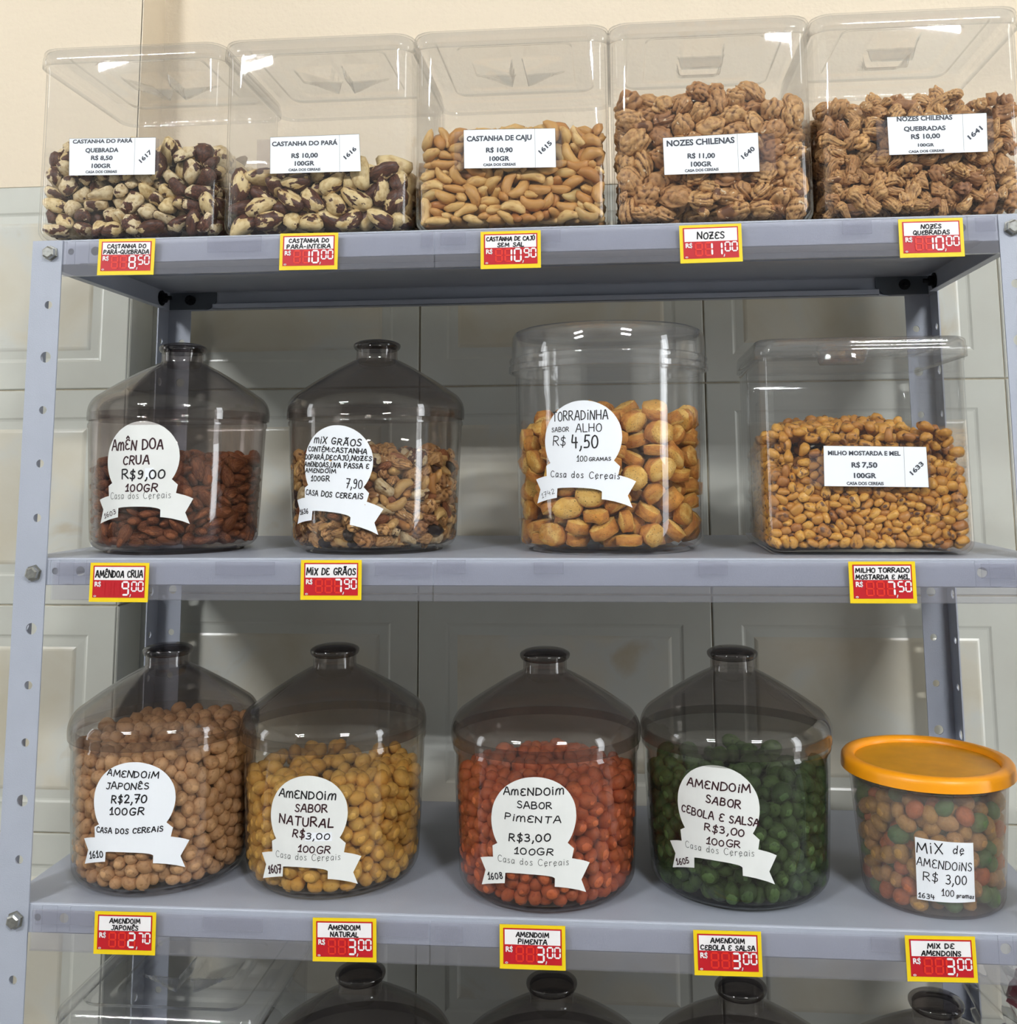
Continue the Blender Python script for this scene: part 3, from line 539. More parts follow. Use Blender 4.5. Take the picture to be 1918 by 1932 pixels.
# settled nuts of each container: half-millimetre x y z, quaternion x y z in twentieths, size step
NUTS = {}
NUTS["b1"] = (203, """128 -160 129 2 8 10 185,6 -163 70 0 -15 10 195,7 -162 30 -7 -12 10 175,13 -162 163 0 -19 -1 165,154 -156 115 5 18 2 164,138 -143 170 5 4 -14 185,144 -157 87 -2 -1 -19 165,-53 -163 161 -10 0 -17 122
-130 -160 109 10 -11 -7 175,56 -163 143 11 7 -14 142,-61 -161 91 -1 19 5 164,163 -159 61 -5 -6 -13 152,76 -156 177 8 -11 -3 152,107 -154 32 18 2 5 165,165 -98 172 -18 -4 6 195,-92 -153 20 14 10 2 164
-149 -164 20 -12 1 0 164,133 -164 30 14 -8 10 151,49 -162 22 16 -3 0 132,-106 -160 165 -13 6 6 174,133 -155 62 -6 -1 19 195,-31 -155 21 10 -17 -5 152,111 -162 167 7 7 -9 195,101 -166 99 6 -18 3 162
-9 -165 142 13 -7 11 151,-75 -155 70 15 -12 2 194,37 -158 51 9 -6 5 175,161 -167 27 -17 -1 -9 162,-43 -142 183 -3 -16 -11 184,162 -105 71 0 2 12 185,-163 -153 124 12 14 -7 165,-68 -163 137 0 -19 -4 163
25 -155 126 3 -9 15 164,-157 -157 95 17 9 -2 163,166 -77 136 7 4 11 164,-121 -159 64 0 -19 -4 173,-98 -159 46 12 -7 -10 182,-107 -150 95 16 8 -9 174,70 -158 41 8 -18 -2 162,165 -1 25 -14 -5 4 193
76 -151 92 -9 11 -13 151,159 -2 117 -2 -19 2 195,-123 106 29 14 -3 -5 194,-141 -160 145 0 -6 1 174,155 -71 21 -14 -3 1 151,77 -153 66 13 15 3 142,56 -153 76 -8 -4 13 163,-156 -165 70 3 0 20 141
160 71 188 0 0 2 174,-74 -145 105 13 -3 12 195,162 -62 88 -15 9 5 185,-18 -164 95 9 -9 -9 172,-134 -161 37 4 5 -6 121,164 -134 19 17 -3 10 193,166 62 83 13 -8 7 182,34 -153 94 -6 5 -16 121
163 28 51 -11 10 -13 195,71 -132 20 -8 -3 18 195,165 46 22 10 -6 9 183,83 -150 119 16 -7 0 195,-36 -161 126 -18 -7 4 172,-149 -107 202 -7 -18 -5 195,159 164 31 9 -9 4 151,158 83 157 11 14 4 164
162 78 128 -5 -16 8 184,-61 -158 25 -12 15 3 121,165 -150 152 14 7 10 162,-80 -132 45 9 -15 -9 175,-120 155 19 11 8 9 162,-19 -152 42 -9 -2 12 163,-93 -158 124 -1 -2 0 192,1 -156 115 -3 7 -9 163
-49 -141 51 4 4 -2 174,157 38 111 10 -5 0 175,166 124 168 14 -5 -13 163,-95 -54 20 -1 -12 16 165,-121 -135 21 15 1 13 175,35 -147 171 -10 3 -11 193,158 6 183 14 7 -3 151,156 -1 77 6 1 -12 184
-123 141 49 -15 11 -4 165,-163 -158 48 -1 -13 -2 192,134 -23 21 2 -13 -15 164,85 -91 18 -8 -9 13 162,125 -129 20 -6 6 9 195,-164 -148 160 -6 4 13 121,160 135 43 -10 0 2 174,153 9 152 12 15 -4 185
158 160 144 7 -10 14 164,163 -130 136 9 -9 -14 142,151 -107 35 -5 0 -19 165,-131 50 19 4 8 -12 194,157 -32 155 14 -5 -4 183,-22 -152 161 -2 -15 -2 173,102 -152 71 -11 12 -8 141,158 -39 31 2 -5 -10 183
163 96 37 8 4 13 122,162 156 68 -6 16 11 184,54 -139 109 -8 -8 -13 173,97 -136 138 3 12 9 121,-6 -113 22 10 -2 8 175,-103 -133 189 7 -15 11 173,153 -27 60 2 -18 6 195,163 126 111 -5 9 -11 152
-112 -155 133 4 1 12 140,51 -83 19 5 8 -13 194,-55 -110 23 14 -6 -11 185,-32 -108 198 -1 18 -2 164,-28 -137 77 9 16 -2 185,161 79 62 14 7 -11 172,-127 -90 20 -2 9 -1 195,166 96 82 -16 -5 5 192
32 -124 22 9 11 5 185,153 -69 117 -6 7 -17 120,148 -64 45 -6 -10 16 165,-160 -127 177 -4 -3 -12 165,-92 -96 21 -3 -18 -4 195,-75 -144 178 16 2 11 174,131 54 19 -6 19 2 163,-126 48 46 -6 11 1 195
-137 -142 172 -2 12 -13 131,-155 -24 20 -1 7 -17 131,-150 133 21 10 5 16 182,155 157 180 14 -12 6 195,134 122 22 -9 5 -14 195,146 -95 104 10 15 3 182,-23 -79 24 6 15 -2 184,148 23 199 0 -3 -3 121
-132 8 25 -11 8 -14 163,55 -54 23 2 13 15 165,136 88 22 19 -3 -4 165,136 16 22 6 15 6 184,98 -130 44 -5 -4 7 174,14 -77 20 18 -2 8 195,53 -138 143 11 1 -17 141,155 162 102 6 -1 19 183
104 -60 21 7 -8 -5 174,-150 87 18 -1 7 19 150,-164 -66 22 15 -13 -3 121,142 -122 104 19 -1 0 141,135 -54 194 -20 4 1 185,-52 -130 133 7 14 3 185,165 -58 176 10 -17 -2 172,-155 -125 32 -8 2 18 185
-155 35 27 -12 -6 -14 193,160 122 82 -8 -16 -7 132,147 -41 123 18 2 -8 165,59 -96 168 7 -9 7 182,118 -92 29 -1 14 -1 184,-158 5 26 4 -2 -16 193,150 -139 36 4 1 9 130,51 -95 199 -4 -13 -5 175
159 111 193 -8 9 -7 141,22 -132 75 2 -19 -7 164,-81 -141 153 18 0 6 195,-73 -102 84 -13 -11 8 121,125 165 28 13 -3 10 151,-157 -138 72 6 11 15 142,147 46 140 -4 6 -14 164,7 -137 101 -6 -8 -4 182
-133 -129 107 -12 11 -10 175,-9 -126 144 -7 -12 -15 173,-3 -131 50 0 -5 19 165,-116 -127 152 16 1 7 183,90 -122 160 -2 0 11 132,-163 65 33 6 14 -1 132,-50 -58 38 6 13 -12 175,153 117 135 -7 15 0 163
67 -113 141 2 1 18 132,121 -139 89 -5 1 18 193,19 -75 194 -1 -8 -2 151,-135 -59 25 -8 7 -9 173,-149 160 22 6 15 -2 182,-25 -138 107 2 -5 12 182,29 -124 156 17 9 -1 163,115 -112 118 -2 19 -4 121
-162 -94 35 9 -9 13 152,71 -108 63 -9 -10 -15 175,80 -103 179 -2 -11 -13 121,-83 -78 206 -5 -7 10 165,143 -119 126 -8 11 -12 163,-116 -117 49 -2 -4 7 185,19 -125 126 1 7 19 163,-104 -122 79 -3 -3 -2 183
91 -82 192 15 -7 -4 151,-45 -103 104 -4 -7 9 165,54 -130 53 -16 8 2 141,57 -100 39 -5 6 13 193,58 -116 95 -8 -13 7 164,140 -107 175 2 5 13 120,87 -92 42 3 8 13 121,135 114 55 9 15 7 185
-129 -99 116 -8 1 -7 195,147 -25 98 -1 6 -3 132,142 46 176 12 -8 13 185,25 -98 176 -3 -11 16 132,145 30 79 16 6 -1 183,-97 -123 121 -12 9 -14 184,-26 -99 129 19 4 6 195,148 -71 149 4 15 -1 163
20 -88 81 -9 14 11 183,-125 -85 87 15 12 -5 184,17 -102 142 5 -7 -2 184,145 -29 186 -3 -9 -8 183,-160 110 42 0 5 -17 184,-59 -108 63 -2 5 -14 193,131 32 52 -10 -10 -11 194,-160 153 46 12 6 8 185
33 -110 96 14 -7 3 183,91 -119 84 -12 -5 -5 172,137 111 105 -11 3 12 174,-100 -102 145 5 12 1 185,-29 -113 159 -15 7 3 192,-146 -124 136 -2 -6 -18 182,17 -93 46 8 14 6 185,-86 -81 60 -12 3 15 185
138 59 45 -2 6 19 152,127 159 119 -2 16 7 164,-166 -112 133 -6 15 -12 194,108 -81 173 6 6 3 193,-122 -81 169 -11 -13 11 121,-132 -115 174 -7 -10 15 193""")
NUTS["b2"] = (138, """79 -160 64 5 -9 17 4,154 -154 56 -6 1 18 5,-157 -159 99 13 2 -15 5,86 -161 116 13 0 15 4,-148 -154 25 -6 18 4 5,-45 -160 102 1 11 -17 3,-54 -161 66 5 -10 16 3,-99 -163 27 -9 0 -3 3
-118 -150 117 -2 10 -16 4,133 -160 119 16 -4 2 3,25 -148 27 -4 -6 -18 5,-12 -161 66 8 0 18 3,67 -162 23 5 0 -19 2,-115 -162 56 19 0 4 3,128 -163 22 -4 -2 -19 2,32 -160 101 -16 -8 -3 3
130 -163 76 0 -12 -4 2,32 -160 61 -7 -14 -12 3,-16 -158 24 6 19 4 3,8 -158 122 6 15 -12 2,102 -140 38 17 0 9 5,-116 -144 81 3 5 1 4,159 -130 26 -7 8 -12 5,145 -132 136 3 -2 20 5
160 -151 102 15 -9 -9 4,-154 -154 55 2 3 -18 2,-76 -128 132 4 -8 13 4,-54 -155 29 -13 12 -1 2,162 -29 23 8 -5 -13 4,-25 -138 131 19 4 1 4,150 15 26 -7 18 5 5,124 -81 24 19 5 2 5
-84 -152 97 5 -9 -13 3,-94 -131 26 -19 4 1 4,75 127 26 -13 -3 -1 3,160 111 22 3 6 12 3,69 -133 129 -3 -10 -10 4,10 -138 96 -4 16 -10 3,-79 -139 53 13 15 -1 3,146 154 25 5 -12 -15 5
-72 -102 25 -1 -16 -12 4,-19 -138 47 -20 -3 1 3,65 -141 95 -12 -10 11 3,163 -103 114 -15 6 11 4,84 -69 24 4 -4 -18 5,115 -140 86 14 -1 7 3,31 149 24 4 -19 -5 5,97 12 24 1 -15 13 4
160 30 65 11 2 14 4,85 -20 25 -4 -10 16 4,161 -118 70 15 10 -9 4,-27 -123 23 11 3 -1 2,-159 6 25 10 8 7 4,50 -36 25 -8 -18 5 4,-24 6 25 9 17 3 3,-116 -60 26 -5 13 14 4
74 -113 29 -4 19 1 4,-109 21 24 11 1 -2 4,-130 -100 22 -1 6 -17 3,-41 -32 23 -8 1 2 3,164 114 142 9 -4 -13 3,13 26 24 5 -1 13 2,40 105 31 -7 5 -10 5,102 107 26 -3 -5 -18 4
-109 99 25 -1 19 -6 4,-98 -25 23 -13 3 -3 3,-64 78 23 2 -19 -5 3,24 72 24 16 -10 -3 3,-105 54 24 -2 -19 6 3,-53 132 25 -1 8 -16 5,59 -137 43 2 -6 19 2,41 -76 24 6 0 15 2
18 -111 30 -12 0 -8 5,-6 56 24 1 -5 11 3,-152 54 26 -13 -6 7 4,128 -121 23 -10 17 -3 2,-159 -66 26 5 2 -13 4,-71 -66 26 3 -19 -2 4,93 162 26 20 2 2 4,-22 -58 28 -5 -6 -18 3
160 150 88 2 -6 -16 2,-56 38 24 -6 -1 7 5,162 -74 43 -10 14 -4 3,159 75 51 9 5 14 5,154 67 123 -11 -17 -2 5,160 143 59 3 4 14 4,-3 122 22 0 9 17 2,138 72 25 -4 -6 16 4
-79 160 25 1 5 1 4,-57 -1 23 -2 -5 5 2,160 95 87 12 -10 -5 3,162 0 93 -8 -3 12 3,105 52 25 7 13 13 5,44 22 26 14 12 6 4,-150 130 23 -7 -11 14 3,162 -58 104 -3 -1 13 3
-110 135 23 -2 -19 5 2,-25 -90 29 10 -7 -3 3,152 -87 79 -7 17 8 4,13 -113 119 3 -7 4 3,12 -37 29 -5 -11 15 3,155 -43 76 16 8 8 3,129 -22 30 11 2 14 4,153 123 116 16 12 3 3
-21 100 22 10 -4 -10 2,-138 -32 32 11 10 -14 4,153 -14 61 6 -1 7 3,129 -95 112 4 1 -14 5,107 -130 117 -9 -9 1 2,-131 -120 68 3 -13 15 3,-160 97 36 -11 -12 -9 4,-5 160 23 -3 -4 5 2
-159 -123 105 -9 4 -17 3,-55 -128 103 2 13 15 3,-15 -104 96 -8 10 -15 2,86 -30 148 -6 3 3 4,35 -127 67 2 -5 -4 3,-7 -115 68 10 16 0 3,151 -30 125 -4 -3 17 4,31 -102 85 -1 -5 -8 4
-35 -124 75 7 -1 -13 3,88 -104 104 11 -1 11 4,-128 160 37 -9 -8 -4 4,49 -69 136 18 4 -1 3,134 -114 51 -6 -1 -16 3,-38 -82 112 3 13 13 4,84 -123 63 -4 0 -1 5,57 -95 117 -7 -2 6 3
-59 -98 135 -2 9 -8 4,-67 -108 70 3 5 12 4,-45 -104 48 -1 -1 15 2,-101 -112 87 -12 1 10 4,-158 -63 101 4 1 10 3,138 13 114 19 4 5 4,57 160 47 4 2 0 3,-132 -101 115 11 15 -7 5
-72 -83 110 -10 -16 3 3,36 -66 66 -1 -1 19 3,-152 -121 43 -2 2 -3 2,-26 33 46 6 1 19 3""")
NUTS["b3"] = (300, """15 -167 67 -14 -8 -4 5,3 -170 35 11 2 -1 4,39 -170 41 -10 2 1 4,-169 -165 31 -2 -13 -4 5,43 -169 88 -3 -17 -10 5,115 -165 123 8 -12 13 5,154 -167 86 -3 -6 -18 4,-77 -166 57 -9 -5 -16 5
-43 -167 149 0 -7 -19 4,79 -168 169 10 8 -8 4,82 -169 131 11 5 -2 5,145 -169 18 1 -18 8 3,-45 -164 102 -10 3 12 4,155 -167 121 0 12 15 5,-127 -163 59 -4 12 -15 4,26 -170 129 7 13 -8 3
-5 -170 78 -6 14 9 3,153 -165 146 4 12 15 5,-105 -167 92 9 -13 12 2,-130 -165 115 0 -20 1 5,-71 -168 102 0 -19 3 4,169 -168 56 8 -9 10 3,129 -170 105 -11 0 0 2,-155 -170 77 0 17 11 2
52 -157 146 9 -15 9 5,108 -167 35 -17 -1 1 3,127 -169 156 -7 9 4 2,-39 -167 129 2 1 1 4,119 -160 76 -4 2 19 5,-167 -156 158 -15 6 -10 5,107 -162 94 0 3 -20 4,-91 -169 32 9 -3 2 3
52 -167 66 -18 4 1 4,109 -168 16 -1 8 18 2,-104 -167 145 -2 -8 18 4,-146 -168 15 4 0 1 3,61 -166 162 18 6 -6 3,-135 -168 94 -6 7 2 2,-72 -161 81 19 -3 1 4,-103 -149 17 10 -17 -2 5
-73 -158 152 17 -7 5 5,-11 -166 141 1 -18 -5 3,145 -167 48 -5 13 -14 2,-147 -154 45 20 -1 0 3,-80 -168 166 -1 19 5 3,104 -168 157 14 10 -9 2,119 -161 55 -15 -10 0 5,-160 -159 132 17 -10 2 4
-37 -159 77 -4 2 16 5,-104 -164 165 7 -8 -17 4,-112 -168 71 2 2 0 2,68 -168 100 1 -6 19 3,-45 -159 48 0 -2 -20 3,66 -165 43 -15 -1 -8 2,-130 -168 161 -2 -16 -4 2,92 -168 65 -19 2 1 2
28 -164 163 -14 -8 -1 3,-11 -163 166 2 19 3 3,0 -168 105 0 -20 0 2,160 -168 27 0 -19 -2 2,-47 -161 170 3 4 -4 3,-28 -156 15 2 -4 -17 4,-78 -164 17 -20 1 3 2,-26 -160 33 5 -19 -4 5
-114 -168 39 -19 2 -2 2,64 -162 123 10 -2 8 3,30 -161 15 2 3 17 3,89 -161 109 -1 -2 19 3,7 -158 150 20 -2 -3 4,-58 -158 117 4 -18 -7 5,-160 -161 99 -7 18 3 4,-10 -164 18 18 8 -5 2
-159 -160 60 19 -4 3 4,92 -159 25 5 -19 4 3,-146 -160 155 13 -4 -9 5,73 -145 15 4 0 -4 3,46 -155 18 9 -5 -8 4,-56 -155 64 -3 1 14 4,42 -156 127 13 14 -7 2,-131 -133 16 7 18 4 5
-134 -161 133 4 1 18 3,150 -64 18 -8 5 -7 4,-63 -162 137 -5 19 2 2,39 -158 110 17 -10 -3 3,67 -155 27 -4 -10 9 4,-64 -142 15 1 -4 -19 4,-91 -165 130 -13 -12 -9 2,-25 -154 113 -5 -4 14 5
166 -152 128 14 2 -11 4,-48 -158 23 2 0 -17 3,-22 -157 93 -13 15 -5 2,-94 -153 61 -12 15 6 5,61 -155 76 -7 0 -5 4,9 -154 89 8 13 10 4,-126 -154 28 -13 -14 1 4,-61 -157 34 -1 -1 -10 2
9 -158 23 1 -11 11 2,122 -146 137 13 15 -2 5,-94 -155 117 -9 15 10 3,-16 -156 55 7 8 13 4,153 -148 16 4 0 -3 5,-153 -141 15 5 19 4 4,3 -98 15 19 5 2 3,-158 -81 14 19 -5 -1 2
10 -160 129 8 -1 -15 3,167 -161 168 13 12 9 3,-158 44 16 6 -19 -4 5,81 -159 53 -11 -11 -12 2,126 -57 15 2 3 17 3,94 -153 79 11 -17 3 3,148 -139 170 -3 -4 -19 2,152 -161 61 4 4 6 3
-111 -163 127 5 9 16 2,-103 -58 16 4 -2 -9 5,-35 -153 60 -2 -4 -8 2,33 -160 56 17 -10 -2 2,132 71 19 -6 4 -2 5,43 -126 16 0 3 19 3,-125 160 16 8 -18 -4 4,-124 8 17 14 11 6 4
2 -59 15 3 0 -2 3,-149 -153 31 -3 3 -14 4,95 -127 16 3 3 13 5,-154 86 16 6 -19 -4 5,-4 -131 15 17 -9 -2 4,-7 -157 119 -6 -4 12 2,-89 -151 96 2 2 0 2,-155 -152 116 18 9 1 2
158 -17 14 3 19 4 2,165 23 17 -3 -2 -14 4,-131 -31 18 -2 -3 -4 4,169 -155 94 4 5 14 3,-63 -47 17 -18 -1 -4 2,137 31 16 11 3 4 3,-123 -72 18 2 3 -19 4,88 -69 15 12 -15 -3 2
-115 -116 15 18 -6 -1 3,168 -100 17 -13 -13 2 2,-130 67 17 -6 17 -9 3,148 -123 17 3 20 2 4,52 -153 54 -5 -4 19 3,-151 171 18 1 11 -17 2,74 -96 17 -17 10 2 3,125 165 17 4 -1 19 3
118 -143 16 10 -5 -8 3,134 -30 18 20 -1 -1 5,143 -147 130 16 4 8 3,67 -65 14 14 14 3 2,-34 -54 15 4 13 14 2,159 -147 79 9 6 -1 4,-121 99 18 -14 -11 3 5,5 -149 170 8 2 -5 3
-91 -112 17 12 16 -3 3,-127 47 17 9 -16 -7 4,58 -151 168 15 -4 2 5,-142 115 16 0 -4 -20 5,30 -85 15 2 3 14 2,-169 5 17 -5 7 -12 3,102 -81 19 -14 -12 4 5,56 -101 14 16 -12 -2 2
91 -146 177 3 16 12 4,-31 -134 15 15 5 5 2,133 139 18 1 20 -2 2,48 -75 16 8 -14 -10 2,-144 -156 78 15 4 -4 4,157 126 18 2 8 -18 4,166 154 16 3 -3 -13 4,-29 -108 19 -2 2 20 4
-13 -156 82 4 18 -5 2,149 -159 101 -2 -4 -8 2,137 -149 35 -6 7 -13 4,-82 -61 16 12 15 5 2,-169 -107 18 -5 7 -12 4,-70 -88 17 7 -7 -12 4,24 -143 27 0 -3 -12 3,5 -117 186 1 -1 -19 5
-12 -79 17 2 11 16 3,-134 -59 18 0 -4 5 4,167 -146 155 10 16 6 5,161 102 17 -2 -19 5 2,24 -149 100 -11 11 -9 4,156 86 19 -3 6 19 3,169 -149 43 -12 15 0 2,-158 -51 18 -4 -4 19 2
132 111 18 -4 -19 0 4,119 0 18 -14 -14 -3 3,-122 -151 97 -14 -7 -10 2,142 9 18 -11 16 0 3,94 -147 61 2 -8 17 2,37 -140 86 0 -3 4 5,81 -146 94 -12 1 -2 2,-169 154 16 11 -8 -9 3
-65 -121 15 1 -3 -19 2,120 -85 18 -14 -13 -2 3,117 -111 23 -5 9 -16 4,-117 144 43 10 -13 -6 3,129 93 20 -3 5 19 3,18 -154 45 -19 2 3 4,139 -148 160 -5 6 3 4,-124 170 39 -16 -3 -5 4
-30 -86 22 -10 2 -10 2,-68 -141 49 1 -20 -3 4,88 -148 160 -2 1 18 3,-117 56 32 8 7 12 3,-3 -148 61 13 10 11 4,137 -133 72 2 -2 -10 4,-142 -13 17 0 20 -1 3,20 -110 21 -17 -10 -2 4
14 -145 112 13 -14 -2 4,125 -141 97 3 -6 -4 3,-145 11 18 -8 17 -7 2,168 66 16 8 -9 -12 2,-23 -147 127 -1 5 19 2,-52 -89 19 10 9 7 2,-99 -154 39 12 3 -2 4,33 -59 20 2 7 12 3
55 -153 93 0 -16 12 3,108 -146 150 1 9 15 3,-10 -135 149 14 -3 -4 4,-19 -148 146 -18 4 6 4,91 -151 140 -2 -1 -20 3,-118 104 36 8 4 14 2,55 -141 112 1 2 -8 5,114 -149 36 3 -11 -16 3
118 -133 62 -2 -7 -16 2,-62 -62 27 -17 1 5 3,-146 -133 148 -5 3 -3 2,156 -44 24 0 -13 15 3,-114 -148 157 0 -3 20 3,-149 -142 58 8 -2 -1 5,78 -127 116 14 11 -1 3,-66 -143 85 -2 -13 15 4
-106 -141 109 20 -3 -2 3,149 -100 24 -5 1 19 5,-168 -126 111 7 -6 -12 4,92 -47 21 -1 -11 -17 4,98 -150 124 1 20 -4 3,-85 -139 28 2 1 2 2,-163 -146 72 -9 17 -4 2,-103 -148 83 1 -7 -18 3
27 -139 125 15 -11 7 4,-13 -47 25 16 -4 7 3,-18 -117 113 -20 2 1 4,-102 -137 50 -3 -16 -12 2,132 -118 82 1 -7 -16 2,169 -109 112 -6 -9 11 4,-159 -125 130 9 18 3 5,-77 -128 72 19 -6 0 3
-58 -139 35 -4 1 -4 2,22 -130 174 15 8 9 3,-110 -130 34 -6 0 -17 4,-40 -136 148 11 -14 -5 4,-44 -127 27 0 -3 -2 3,28 -139 153 15 -12 -4 4,-119 -125 160 -7 -7 -3 2,125 46 24 4 -18 -3 4
160 -57 48 -10 3 -6 4,-165 -135 86 -16 -10 5 3,160 -131 33 -10 -17 -2 4,88 -147 41 -17 -2 3 3,-111 -136 71 -19 -6 -1 4,51 -141 37 4 0 8 3,-58 -136 118 2 -19 5 5,-90 -132 126 -8 14 -11 3
-135 -143 123 1 2 7 3,17 -140 60 -10 -3 -10 4,-65 -147 105 2 -8 18 3,158 -64 143 -8 -1 -6 5,56 -140 147 -7 -3 -4 5,99 -135 105 20 2 0 5,146 -138 115 -18 6 3 4,162 -61 27 -1 -19 -2 2
-150 -102 24 2 6 1 3,161 14 38 17 10 -4 5,170 -114 49 -9 -7 12 3,156 -129 98 -1 -15 -13 4,165 -129 127 -9 -8 15 4,-22 -72 195 9 5 9 3,-85 -83 21 -14 13 5 2,-126 134 22 7 10 16 2
168 124 90 4 -6 -10 2,168 151 122 2 -5 13 2,-39 -135 170 9 12 12 5,57 -49 24 6 -5 5 3,-141 -146 96 0 -5 -7 2,-10 -91 184 -3 10 -17 5,152 153 22 -4 -2 15 4,118 -143 114 1 8 -15 4
117 -132 148 2 -5 -8 3,-105 -138 147 18 -7 -3 2,154 -114 148 9 -2 -7 4,108 -137 52 19 -5 0 2,-35 -128 84 1 -2 -19 4,137 -128 52 10 17 0 4,90 -114 93 9 18 1 5,171 -101 147 -13 11 -10 2
167 -21 158 4 -6 -11 5,-168 -136 33 4 6 15 2,168 48 66 12 -12 -8 4,169 94 67 -7 1 14 3,169 -10 101 1 1 14 2,-119 97 52 -1 12 -12 3,-4 -143 42 10 -17 -4 3,-126 167 64 -13 -5 0 4
-120 -130 135 -19 3 0 5,-140 -116 32 -1 -2 13 4,147 66 30 -6 -19 -2 3,-142 -134 46 -3 -8 17 4,-49 -123 131 1 -18 -2 5,-97 -122 141 -3 -19 -5 2,135 -129 144 -7 -10 10 2,-3 -123 79 19 -1 1 3
127 -141 83 -19 -5 -3 2,-17 -96 166 5 -19 2 5,-93 -131 163 17 7 -1 5,36 -97 48 4 2 9 4,-26 -114 58 -16 8 -8 5,23 -93 86 14 -6 3 2,160 -129 80 -4 -17 -10 2,-3 -141 101 11 14 7 3
-137 -111 121 20 -4 -1 2,-58 -144 134 8 3 3 2,-73 -126 148 -12 -7 3 3,12 -131 138 7 18 1 3,50 -131 161 -7 15 -12 3,167 15 60 12 -13 4 3,-146 -11 206 1 2 16 5,-167 -122 50 3 -16 -4 3
167 -99 92 11 13 10 4,167 -19 181 -13 15 -1 5,41 -97 186 -7 -18 -3 3,120 160 39 -15 9 9 3,161 -15 48 -2 -19 0 4,-33 -56 188 -5 -5 -19 5,-164 -106 164 0 9 15 2,115 -132 33 -17 -5 -6 2
147 -144 46 -4 -1 -17 3,-58 -98 172 -13 -9 -2 5,-159 23 29 -13 -15 1 5,132 106 35 3 -12 -15 4,157 144 98 -19 -2 -5 4,-121 -95 24 17 -5 -6 4,106 -94 30 0 0 -17 5,48 -117 27 -3 3 -3 5
83 -123 54 10 14 9 4,-3 -113 47 -2 1 20 3,-42 -129 52 -5 -13 14 3,64 -127 50 6 18 7 2,9 -108 65 9 4 6 5,-161 -128 98 0 -2 -10 4,158 168 113 3 6 -19 3,122 -106 130 -19 2 -4 4
94 -134 125 12 5 2 2,89 -121 153 1 5 17 2,-74 -143 160 8 -11 15 3,126 -120 165 -9 -18 1 3,-69 -132 177 13 -15 -1 3,-54 -113 36 -18 -2 -8 5,-83 -109 33 17 9 0 4,-123 -122 46 0 10 18 2
-86 -69 60 0 5 -17 4,51 -135 58 -17 5 -4 3,-93 -121 50 -15 6 -9 2,-72 -98 59 2 -20 -1 5,100 -86 71 1 -3 13 3,-44 -116 68 -1 -1 -15 5,-77 -104 75 -17 6 6 2,-24 -134 96 -3 0 -18 4
80 -125 82 1 3 18 4,11 -106 148 -11 -8 3 5,-91 -102 150 -15 -1 -7 5,-15 -111 157 10 16 -5 3,-121 -109 145 -15 2 9 5,136 -91 165 12 13 8 5,-144 -97 163 8 3 16 5,3 -130 164 8 7 -1 3
96 -131 167 19 -5 -3 4""")
